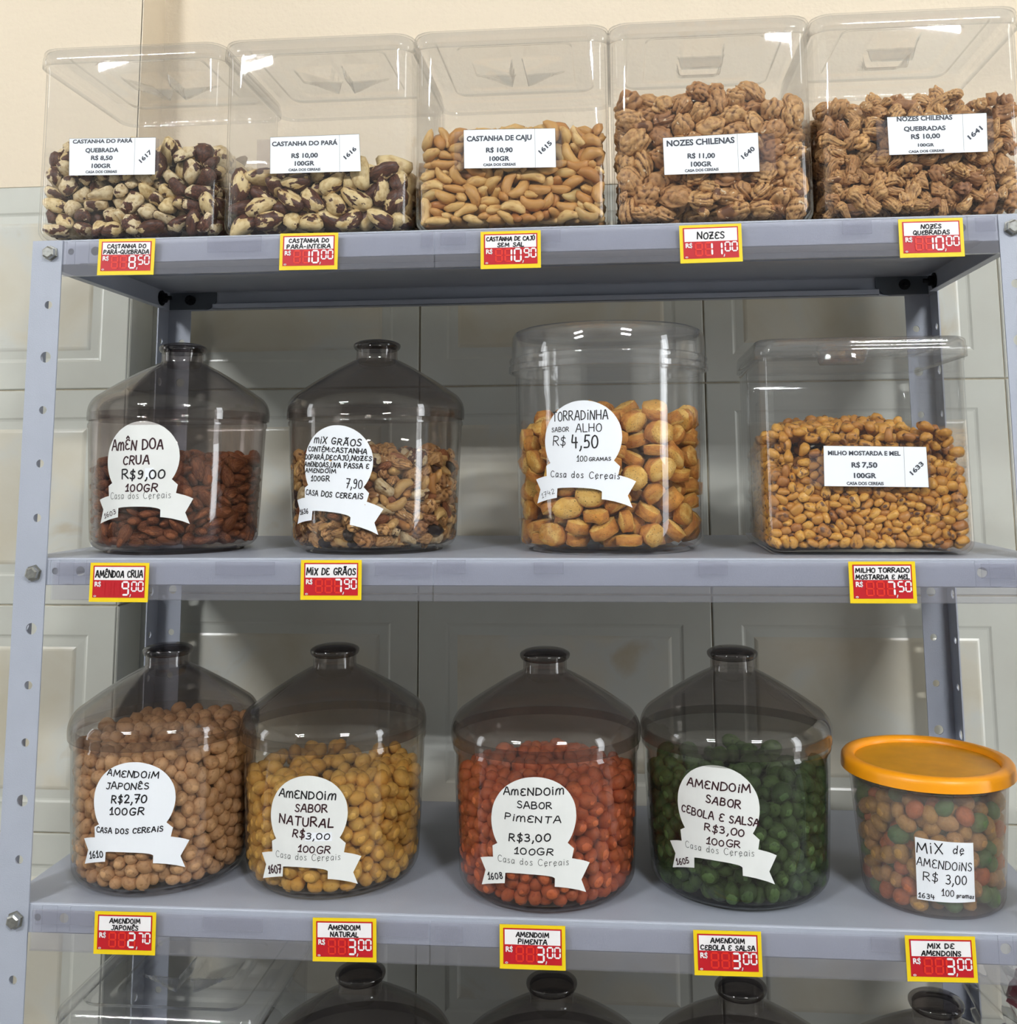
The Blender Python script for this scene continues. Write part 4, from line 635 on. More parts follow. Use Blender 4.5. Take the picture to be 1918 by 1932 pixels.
NUTS["b4"] = (193, """-146 -162 156 -3 11 15 204,-70 -162 53 -16 1 -1 214,-155 -162 83 -7 -11 -13 223,-125 -159 53 9 15 -9 223,-19 -154 39 1 1 8 214,2 -154 180 1 17 -10 204,-153 -162 199 -9 3 1 233,-71 -153 95 -2 -4 -18 213
-96 -163 167 -7 -12 -14 222,138 -154 103 8 -4 0 224,-29 -164 97 -16 -5 -6 203,75 -162 147 6 -13 13 212,115 -161 132 4 13 -14 212,120 -157 211 12 -15 5 233,129 -152 46 13 15 -2 214,155 -162 196 12 -12 8 202
43 -157 201 -5 -1 -2 223,-151 -152 237 13 -14 1 234,-92 -153 124 -4 4 9 233,119 -163 171 -10 -2 -2 222,19 -125 23 -2 1 18 214,91 -152 22 -2 2 -8 213,158 -160 70 6 -13 12 212,50 -155 173 19 2 2 233
-18 -155 207 -3 -4 -12 203,-126 -155 117 0 -15 0 213,-108 -151 74 -8 -3 -9 224,-48 -152 229 8 -3 -15 213,30 -160 86 8 -2 3 233,16 -161 232 12 4 -13 202,-95 -139 25 2 4 -10 223,2 -147 132 -20 -2 2 213
-52 -163 184 -6 7 12 212,79 -156 247 6 -1 19 213,49 -153 21 -1 -2 -14 233,157 -150 137 16 -12 -1 203,-42 -151 130 -17 -10 0 204,62 -154 108 2 9 14 213,-7 -153 71 17 -10 -3 213,100 -166 92 -7 15 10 232
157 -158 24 16 -8 8 222,-20 -155 252 5 -1 16 233,30 -157 46 0 3 -8 203,-164 -155 28 0 16 0 212,36 -155 139 -1 11 -6 223,-85 -157 197 -1 -2 8 212,-30 -121 21 1 0 -20 203,-130 -159 20 -1 -1 -20 222
88 -158 187 -15 -1 9 202,-159 -142 121 16 -3 -9 223,-88 -157 229 -5 17 -8 202,56 -157 59 3 6 6 202,95 -158 56 -3 -6 7 212,152 -135 161 -1 -2 0 224,-123 -145 208 -4 1 -2 223,-63 -157 156 -4 19 3 222
47 -159 234 -7 -1 -12 232,-28 -155 154 -7 9 -14 232,80 -148 217 0 -3 -5 222,-113 -133 236 -1 4 -4 204,-3 -136 102 13 15 0 213,7 -163 151 12 3 6 263,45 -169 105 -3 -7 -17 242,122 -140 82 -9 -17 -7 222
-57 -130 46 11 -9 2 213,-161 91 32 -17 1 -10 234,-6 -64 23 -5 2 -3 204,78 -140 75 0 -1 -6 233,-100 -98 21 -3 -2 3 203,106 -65 26 -15 -13 -2 224,131 118 21 1 -2 13 233,65 -111 22 19 4 -2 212
-117 -126 153 -11 12 0 213,161 -143 223 4 10 -5 202,127 -156 19 -16 -11 -6 244,52 -66 21 1 1 -20 233,-42 -147 77 -8 18 5 264,-132 162 32 9 -14 10 234,13 -131 253 -9 -11 13 223,98 -130 117 -17 -7 8 214
-124 -148 184 -1 -19 5 254,157 157 21 2 -1 -18 212,-115 -55 23 -2 -6 19 212,-124 54 30 -9 -11 7 234,-79 -59 19 2 -3 -20 232,152 3 23 -4 3 10 233,-48 -84 17 14 13 -2 275,157 -115 30 11 -11 11 233
140 -31 21 -1 2 4 202,-155 13 24 4 1 19 213,156 -71 24 -16 10 -4 202,-11 -135 232 -11 -16 1 222,126 20 21 12 -4 -15 253,126 60 34 -11 11 -10 214,-153 -62 17 -2 2 -20 265,-159 -87 14 -3 1 19 252
-158 -113 26 5 2 11 212,-170 -161 52 4 -12 -12 272,22 -131 76 3 18 7 233,-143 -30 16 3 2 -16 254,-14 -94 21 9 12 13 263,-64 -100 22 -9 -13 13 262,-77 -120 14 1 -6 -1 272,159 88 33 -1 -9 1 234
-119 137 15 10 -16 5 241,88 -122 48 18 2 -2 254,-76 -124 132 -4 5 9 233,14 -129 206 8 15 6 233,-138 -120 50 7 -18 -3 203,99 -126 227 -9 8 -5 222,-153 -126 173 19 6 -3 213,-121 -5 20 11 14 9 244
155 -131 68 -4 17 -8 232,38 -116 131 4 0 12 232,-22 -110 208 1 5 3 234,-160 -102 83 -13 -3 15 213,162 42 32 -15 -3 11 234,-167 -29 19 11 -8 -6 244,-157 128 17 -6 3 -15 273,127 -107 14 5 -1 19 271
48 -118 51 -9 5 -12 213,67 -132 140 -6 -1 7 212,121 -132 16 8 -10 -11 241,-103 -110 66 -16 -11 -2 203,133 151 44 1 1 -12 233,104 -120 15 -15 -11 -3 242,-72 -120 212 3 -8 -18 203,20 -87 21 8 18 -1 252
168 -19 24 4 16 2 241,-107 -127 93 -9 4 -4 232,-50 -135 194 -11 -7 1 212,19 -119 164 -4 2 -14 213,-65 -69 257 4 19 -2 214,164 -135 93 7 5 -13 254,-152 -108 196 -3 4 -4 233,99 -140 151 -17 -8 5 254
-26 -115 141 15 12 -6 202,-24 -125 169 0 -4 -19 202,7 -104 47 -5 1 18 233,-152 -110 131 4 7 12 214,84 -119 196 14 0 13 232,66 -116 222 5 -9 -16 204,30 -118 104 -2 6 13 222,122 -111 59 0 -9 12 213
66 -119 102 -3 2 -9 254,1 -122 146 0 -2 -18 244,-81 -119 176 5 -4 17 223,157 -106 86 5 19 2 232,134 -90 37 -8 -17 0 213,-22 -128 61 -6 -10 -15 273,-112 -104 117 2 12 13 222,-160 -70 149 -17 -8 8 232
166 -109 125 4 -7 -10 254,147 -121 208 -13 9 4 224,-170 -51 212 -16 3 -10 272,68 -89 102 -1 7 18 203,169 -128 186 -4 -10 13 272,68 -111 159 -7 -6 -6 212,-129 -77 43 0 20 -2 203,-55 -112 80 16 11 1 222
-140 -128 82 -7 15 -12 212,49 -111 191 13 -14 2 232,-159 -69 186 1 -18 0 203,-161 52 45 4 16 8 212,-153 41 213 -9 3 1 233,-169 35 184 9 -2 -17 273,94 -95 37 9 4 -10 222,-39 -120 107 -2 1 19 203
-169 82 60 5 5 12 262,126 -112 140 -11 -17 2 214,-52 -129 148 -16 10 -3 271,18 -81 128 3 2 13 212,-51 -91 159 -6 5 -18 233,-83 -96 159 6 -16 -11 222,-154 -108 236 13 0 0 213,118 -129 174 -5 4 18 234
-40 -117 239 -8 11 14 254,36 -120 234 12 -13 6 254,-76 -99 98 16 11 2 203,-42 -92 189 6 -3 18 233,113 -122 200 -9 11 13 251,-162 -77 46 2 -15 -3 212,-154 147 191 -5 -6 12 234,-158 119 102 -13 -6 -12 212
-153 -36 45 20 -1 -4 233,-170 -11 54 0 16 3 252,-156 53 173 3 4 -19 203,8 -65 261 -14 9 11 203,-40 -109 54 15 -11 0 274,-41 -97 36 9 0 -17 241,-27 -82 95 -1 -3 -19 232,-142 -67 88 -15 13 -2 232
-128 -15 46 -5 -14 -11 264,-158 -31 152 -8 0 -15 224,137 113 57 -1 -1 16 204,154 -55 76 -4 3 -1 233,26 -98 249 -1 14 -14 203,135 -107 104 0 18 0 213,-19 -74 200 -11 -2 10 274,-88 -69 50 6 2 13 222
-58 -62 75 16 11 -4 203,-118 -125 185 -3 1 5 264,-114 -105 212 -7 -17 7 213,53 -58 90 -2 -4 17 273,-84 -82 123 1 2 -17 232,-125 -76 110 10 -7 -1 275,86 -87 141 1 6 -18 232,-115 -92 177 20 -1 0 232
-82 -79 201 1 -3 10 233,-53 -82 223 2 4 8 213,-85 -102 231 -5 -5 14 222""")
NUTS["b5"] = (300, """-100 -167 139 -2 14 -13 8,-79 -167 112 -15 4 -5 8,-77 -167 49 -7 -13 14 7,-147 -160 203 12 12 -7 7,-124 -166 97 -11 -6 -16 6,153 -166 91 -8 -5 4 7,155 -167 190 -15 2 -1 8,34 -162 75 14 6 -1 6
39 -161 211 -10 7 15 7,44 -163 133 -19 1 4 8,96 -164 122 -10 7 16 6,-78 -160 159 -7 -4 -18 6,-27 -167 86 -7 2 4 5,-1 -169 194 -10 13 10 5,-126 -165 36 0 4 3 7,73 -160 48 4 -3 14 6
153 -160 57 16 -6 -5 7,6 -165 154 15 0 2 5,99 -167 154 12 -1 10 6,-41 -160 181 -6 -1 19 7,-159 -164 146 3 -2 -20 6,-166 -150 175 15 -9 9 6,-92 -158 24 6 -18 6 6,-56 -156 29 -13 10 10 8
-159 -154 61 -8 -11 2 8,101 -157 67 8 6 8 7,-50 -160 138 5 -11 5 6,-26 -154 135 5 -6 -10 8,88 -169 181 -3 -13 -15 4,-31 -168 26 -10 -9 -14 3,24 -164 181 11 -2 -9 5,-142 -155 77 -8 12 -10 8
120 -163 20 0 18 7 7,15 -162 105 9 2 5 6,71 -164 223 -3 -2 -18 4,-157 -158 95 -5 0 18 5,-17 -160 50 4 -4 7 7,3 -164 65 -1 -11 14 2,77 -167 85 -12 10 13 4,161 -166 128 12 -2 14 5
117 -160 208 -12 16 -3 5,28 -165 48 14 5 -6 4,74 -164 21 -20 -1 -4 3,-110 -154 55 -3 0 -17 7,139 -161 128 0 1 5 6,-69 -152 193 2 -2 -14 7,116 -164 104 5 -11 15 4,-21 -165 164 13 -1 6 3
59 -163 166 10 4 9 4,146 -164 38 14 -13 1 2,-151 -157 125 -9 7 -15 5,165 -155 21 -4 -9 13 8,-20 -159 210 19 1 5 6,-46 -157 69 1 5 -19 5,-138 -161 167 7 -18 3 3,47 -161 192 -14 4 -13 5
122 -161 44 -8 -6 -14 3,-85 -150 94 19 -1 1 4,40 -151 160 9 -17 4 7,-49 -164 102 5 16 -2 3,-51 -170 160 12 -4 -4 1,99 -155 33 -2 1 19 5,128 -151 175 -1 -20 0 8,-159 -135 21 19 -3 4 3
-124 -146 20 18 0 6 5,-46 -150 217 -11 1 12 6,49 -153 38 -10 16 -4 8,-122 -159 149 16 -11 2 3,141 -167 159 2 19 0 3,21 -168 20 -1 1 2 2,73 -154 150 9 16 -7 3,-66 -120 18 -7 1 12 7
-142 -164 16 -3 7 -19 2,-127 -167 74 2 13 -15 1,-5 -159 24 17 -5 -7 3,48 -156 95 -18 -7 0 6,62 -161 105 -15 -5 13 4,124 -170 75 -12 3 11 1,-102 -147 185 -6 8 15 6,5 -160 135 -16 -12 1 5
-134 -71 19 2 -7 19 8,-21 -163 110 8 0 -5 1,161 -155 156 8 1 -4 3,-167 -164 120 12 -12 8 0,-166 -119 44 14 -3 13 6,-97 -171 73 3 -17 -8 0,-94 -163 205 5 2 8 2,-165 -60 128 4 -9 5 8
165 -148 216 13 -15 2 7,-166 -70 49 5 -14 -11 8,9 -157 218 7 -2 -5 3,-161 -160 30 -1 3 9 3,-166 -141 214 -9 -14 9 5,-4 -150 99 5 -18 6 5,90 -146 200 8 17 -5 5,-78 -149 70 12 14 0 7
-111 -53 18 12 15 -3 6,-115 -167 171 4 -2 7 0,-158 42 17 6 -7 -18 5,159 49 18 12 14 -1 7,-44 -166 202 0 0 3 0,46 -54 17 -6 1 16 7,-166 -108 194 15 -1 11 8,-159 -95 109 -18 -2 7 8
39 -165 15 10 16 -2 0,-81 -164 178 6 0 -19 2,44 -117 18 -10 16 4 7,-80 -57 17 1 3 -12 6,13 -116 18 -5 3 11 8,-165 83 105 4 7 -13 4,-169 -94 22 -5 10 -14 5,8 -163 36 1 1 -13 1
-166 -16 160 7 -10 3 6,-71 -124 229 -14 -10 -10 8,-168 2 99 15 2 13 5,133 98 16 -2 -1 -8 4,-167 -4 58 8 9 9 6,-43 -102 17 -16 -11 -4 4,-49 -148 54 18 -2 -8 5,76 -119 15 -2 19 1 1
138 65 24 2 -3 -2 5,-117 -148 115 10 -17 -4 8,108 -84 17 -2 0 -14 7,-167 -32 217 5 -11 -13 6,-135 -144 53 -3 18 -8 6,-22 -83 15 0 3 -10 2,-158 -65 226 2 0 1 7,44 -143 230 -7 10 7 4
-119 -161 193 0 -8 16 1,-134 101 16 12 15 -3 4,-168 76 20 3 11 13 4,-158 -127 95 9 -5 -17 6,137 137 15 -5 7 18 2,-168 93 168 17 -3 -10 3,-137 -2 21 -19 -6 -4 3,122 -161 147 6 -10 -13 0
-163 -58 15 -5 4 10 2,-53 -62 16 2 6 -13 3,-159 2 182 -18 -1 5 7,125 -59 20 -1 -2 0 5,-45 -139 90 -1 6 -5 8,-158 41 231 -10 -2 17 7,-161 -104 151 -3 8 15 7,94 -154 91 -11 -16 -3 4
-168 -76 170 -7 14 -10 6,65 -149 125 6 -11 16 4,-163 56 65 2 5 -15 8,-151 126 21 1 13 15 6,120 -133 15 1 7 8 2,-168 -9 30 11 8 11 5,3 -80 15 -16 10 6 0,-154 15 18 -5 -4 8 5
-139 72 18 4 8 1 5,93 -42 16 1 -2 20 3,-164 62 158 -8 -2 9 6,87 -141 132 -11 -7 -7 5,169 -160 73 -4 3 15 1,162 -86 27 9 -12 10 5,-123 -138 211 4 -16 -8 6,136 30 22 8 -16 -10 6
-169 71 129 -4 -17 5 2,-160 89 77 -8 -7 -11 8,96 -121 18 0 7 -17 3,156 -114 25 4 14 -1 4,-165 159 21 5 5 -18 0,51 -142 68 -11 -15 7 1,69 -135 75 -9 13 -11 6,-164 114 113 -8 -14 -11 8
-22 -143 19 10 -17 2 1,162 -60 20 17 -6 6 3,134 -147 114 10 3 -16 3,41 -144 114 5 9 2 2,-107 -98 15 -1 -2 11 2,128 -106 24 2 -15 -9 6,158 -14 18 -18 5 6 0,-91 -125 19 -17 -10 1 1
142 -133 26 -3 3 17 4,-168 41 111 7 9 15 7,155 -150 104 -10 -16 7 6,-159 119 181 -2 -7 2 8,-169 -122 133 12 5 12 3,-150 -102 78 -4 -2 -19 7,-163 -29 17 -8 17 0 1,-18 -145 69 -16 7 -10 0
-32 -135 224 -8 8 -12 4,14 -147 18 6 -14 -7 1,140 156 37 -5 2 8 7,-9 -112 26 3 20 -2 8,-95 -116 215 0 -4 19 6,158 113 25 -2 -6 -13 7,-98 -139 35 -16 11 2 4,-159 156 48 -6 -18 5 7
-158 -77 77 -12 3 5 6,22 -72 22 -17 8 -6 4,-155 78 43 -7 -6 17 6,-166 -76 191 -14 -10 4 2,-165 -140 119 8 -17 -3 1,119 -137 135 9 14 -8 7,128 -130 202 -2 18 3 5,16 -139 175 10 -8 12 8
90 -143 165 -8 -7 15 5,-161 -52 89 -6 6 17 3,-164 28 197 -6 -9 16 4,-169 82 204 -5 13 -2 4,-141 -112 25 -4 -5 -18 6,-169 144 68 -6 6 -7 2,105 -142 107 0 -19 4 5,-164 162 200 -7 -8 -2 3
-161 127 41 11 -1 -17 4,78 -143 33 -7 -8 -2 7,-106 -150 82 -10 -4 14 2,137 163 60 -14 1 -10 2,-161 -40 37 -11 -13 1 4,-136 149 23 -4 17 -9 4,-15 -60 21 0 -2 -10 5,129 -152 79 -10 -13 -11 4
146 161 19 15 -10 -7 3,-152 33 135 -2 3 -20 8,131 -14 19 14 -13 3 1,124 -38 17 8 -6 2 2,-161 123 210 7 -7 -9 5,-148 167 19 3 18 -1 2,-166 123 145 -12 10 9 1,84 -70 24 -6 13 10 4
-161 156 133 -2 2 14 7,57 -135 201 -18 2 2 6,84 -87 15 -1 -4 17 0,9 -137 117 -10 -17 0 6,-160 -30 101 1 1 -16 6,115 -132 63 -16 10 6 4,85 -119 208 13 -13 3 6,-123 -124 16 5 6 -18 2
-152 37 83 6 -6 -18 7,-154 37 180 -15 6 -5 8,-136 -143 184 -6 -16 -8 6,15 -45 22 6 14 13 4,168 10 19 10 13 11 3,5 -134 43 2 18 -1 6,-147 -143 149 -3 -2 -19 3,-34 -42 22 -11 14 -8 1
-27 -138 114 -7 0 4 7,66 -145 214 1 2 -16 1,133 124 28 7 6 -17 0,-92 -131 130 8 -8 7 5,-160 58 197 13 4 -9 8,63 -93 21 -7 -18 -5 5,162 86 15 3 8 7 1,-156 163 94 -5 4 2 4
-157 -41 151 19 5 -5 7,-163 -37 70 -17 -9 -4 6,-76 -92 16 9 -3 -14 0,6 -140 74 -15 9 -5 5,167 -127 88 -4 -14 10 6,33 -130 133 -4 0 4 7,-155 -78 210 5 18 -6 5,-147 -135 38 13 0 4 2
-7 -128 127 -12 0 -8 3,-57 -138 150 7 15 4 3,54 -143 22 -13 15 1 3,167 165 23 -2 -14 4 1,-158 166 172 10 -2 12 7,-162 -39 183 -11 10 -14 2,-150 -138 208 11 10 4 4,141 -136 182 15 -2 -8 1
-136 -22 26 4 4 -11 3,125 -130 96 9 2 -17 2,-163 116 72 -19 1 6 2,147 118 49 7 4 -18 8,-108 -146 161 -9 -1 18 1,32 -138 52 8 4 -15 2,-165 -27 119 -3 6 14 2,159 -134 51 10 -1 17 7
-162 141 160 -12 -4 8 4,-162 12 212 13 0 10 3,26 -146 31 6 -4 -11 2,-117 -133 151 -2 10 -14 3,-154 33 41 6 0 -3 8,-86 -145 143 -1 -17 -2 6,-156 100 25 -2 1 19 6,138 143 69 9 9 14 7
112 -119 216 1 -20 -2 3,23 -130 219 15 -11 8 6,140 -121 158 5 3 6 7,-163 -141 141 13 -7 13 1,117 -129 45 4 -18 5 8,-160 93 134 6 19 4 6,-155 105 50 4 -7 4 6,-63 -137 120 19 -2 5 5
61 -141 174 14 9 5 1,-17 -126 80 16 -10 3 4,-10 -144 171 16 9 -3 3,16 -128 159 4 0 15 6,-31 -111 46 -7 1 -8 6,-51 -125 67 -5 -18 6 6,86 -110 80 -4 0 15 6,-41 -127 35 -10 -17 5 8
-156 13 155 12 16 0 7,-160 103 153 11 14 9 2,36 -131 97 -1 11 9 3,153 -136 191 2 8 18 0,-136 -143 100 -5 -17 -9 1,-56 -119 131 -9 -10 13 6,-154 84 220 -2 7 12 6,-142 -115 61 -4 18 6 7
-134 -121 123 12 13 8 8,18 -111 70 15 -5 -1 8,13 -112 92 5 18 -2 5,19 -109 120 7 -3 -8 7,144 -113 118 9 7 12 6,-11 -135 184 -6 2 13 5,-39 -111 125 5 15 11 6,-138 -40 27 -18 -7 0 3
-155 9 121 0 1 11 8,151 -85 216 1 8 -18 8,-159 -19 195 9 -6 16 3,-152 -113 171 10 16 -3 4,-79 -129 46 -1 -3 2 6,30 -140 76 -5 16 3 4,74 -126 98 1 -4 -14 4,-34 -150 164 -1 -18 2 2
-92 -95 222 10 -5 -6 2,-70 -136 83 -1 -2 4 2,162 -115 136 15 -4 -9 2,-105 -116 141 13 -5 5 3,157 -138 142 18 -7 6 5,-12 -124 206 10 17 -1 4,-47 -84 35 -1 16 -8 6,157 -33 26 18 8 -2 6
-115 -90 139 15 -2 -6 7,-67 -112 155 4 20 -1 7,40 -114 159 2 1 -20 4,109 -145 153 8 -1 -5 0,-23 -82 152 -2 -19 -4 3,-137 -110 147 1 6 -14 8,127 82 49 11 6 15 2,-27 -59 237 2 2 18 8
-7 -117 55 3 3 -16 6,165 -95 51 -5 4 14 8,-145 136 93 14 0 -3 8,-96 -79 24 -7 1 -19 3,29 -99 38 -19 2 -5 5,104 -126 82 -10 15 -8 3,141 -127 68 16 9 8 0,-121 -124 79 12 -14 3 7
-1 -116 149 4 1 -5 4,163 -85 75 14 -12 3 8,143 -128 85 -18 -3 -8 1,76 -123 188 6 -3 6 0,5 -146 200 2 19 6 2,-34 -137 198 -19 2 -4 1,61 -93 69 -18 -6 4 5,132 -109 72 5 -2 -18 7
90 -124 118 -4 10 -16 1,63 -113 131 7 17 3 3,68 -113 172 10 17 -2 6,-6 -114 173 -2 12 16 1,-87 -129 200 16 -5 -4 3,162 -112 198 3 2 -14 6,166 -123 174 0 13 -12 7,-56 -120 210 1 -3 -1 5
-158 147 181 -5 8 -17 2,141 3 29 -20 -1 1 5,-14 -137 145 3 0 18 2,-36 -129 171 -2 7 16 5,-146 -48 195 10 6 1 8,-145 69 92 10 -2 12 8,60 -128 144 13 6 0 3,-74 -115 185 10 4 -5 0
-6 -108 222 13 2 7 6,-152 -92 40 -7 -3 -16 1,68 -119 51 -3 -20 -2 7,-124 -137 36 12 13 -7 0,-150 -91 59 -17 -6 -2 1,-92 -133 103 -3 8 16 4,-24 -110 157 9 -12 -11 4,-43 -114 197 -1 -11 2 7
-120 -115 170 18 -5 -3 6,46 -121 181 6 -5 13 6,-63 -134 171 8 0 -3 4,-67 -92 229 -7 -12 14 2,51 -114 36 10 -9 -10 2,-122 -93 37 -2 3 17 6,90 -105 57 11 -16 -3 6,4 -79 81 5 -18 -1 8
159 -113 68 4 17 1 1,-112 -89 74 -9 13 -12 0,28 -90 111 -7 11 15 7,152 -127 103 -1 3 -7 2,94 -102 105 -10 6 -9 4,-148 -71 106 1 -11 -15 4,26 -77 204 -11 -2 -6 5,-116 -85 190 10 4 1 7
121 -111 181 9 12 -13 7""")
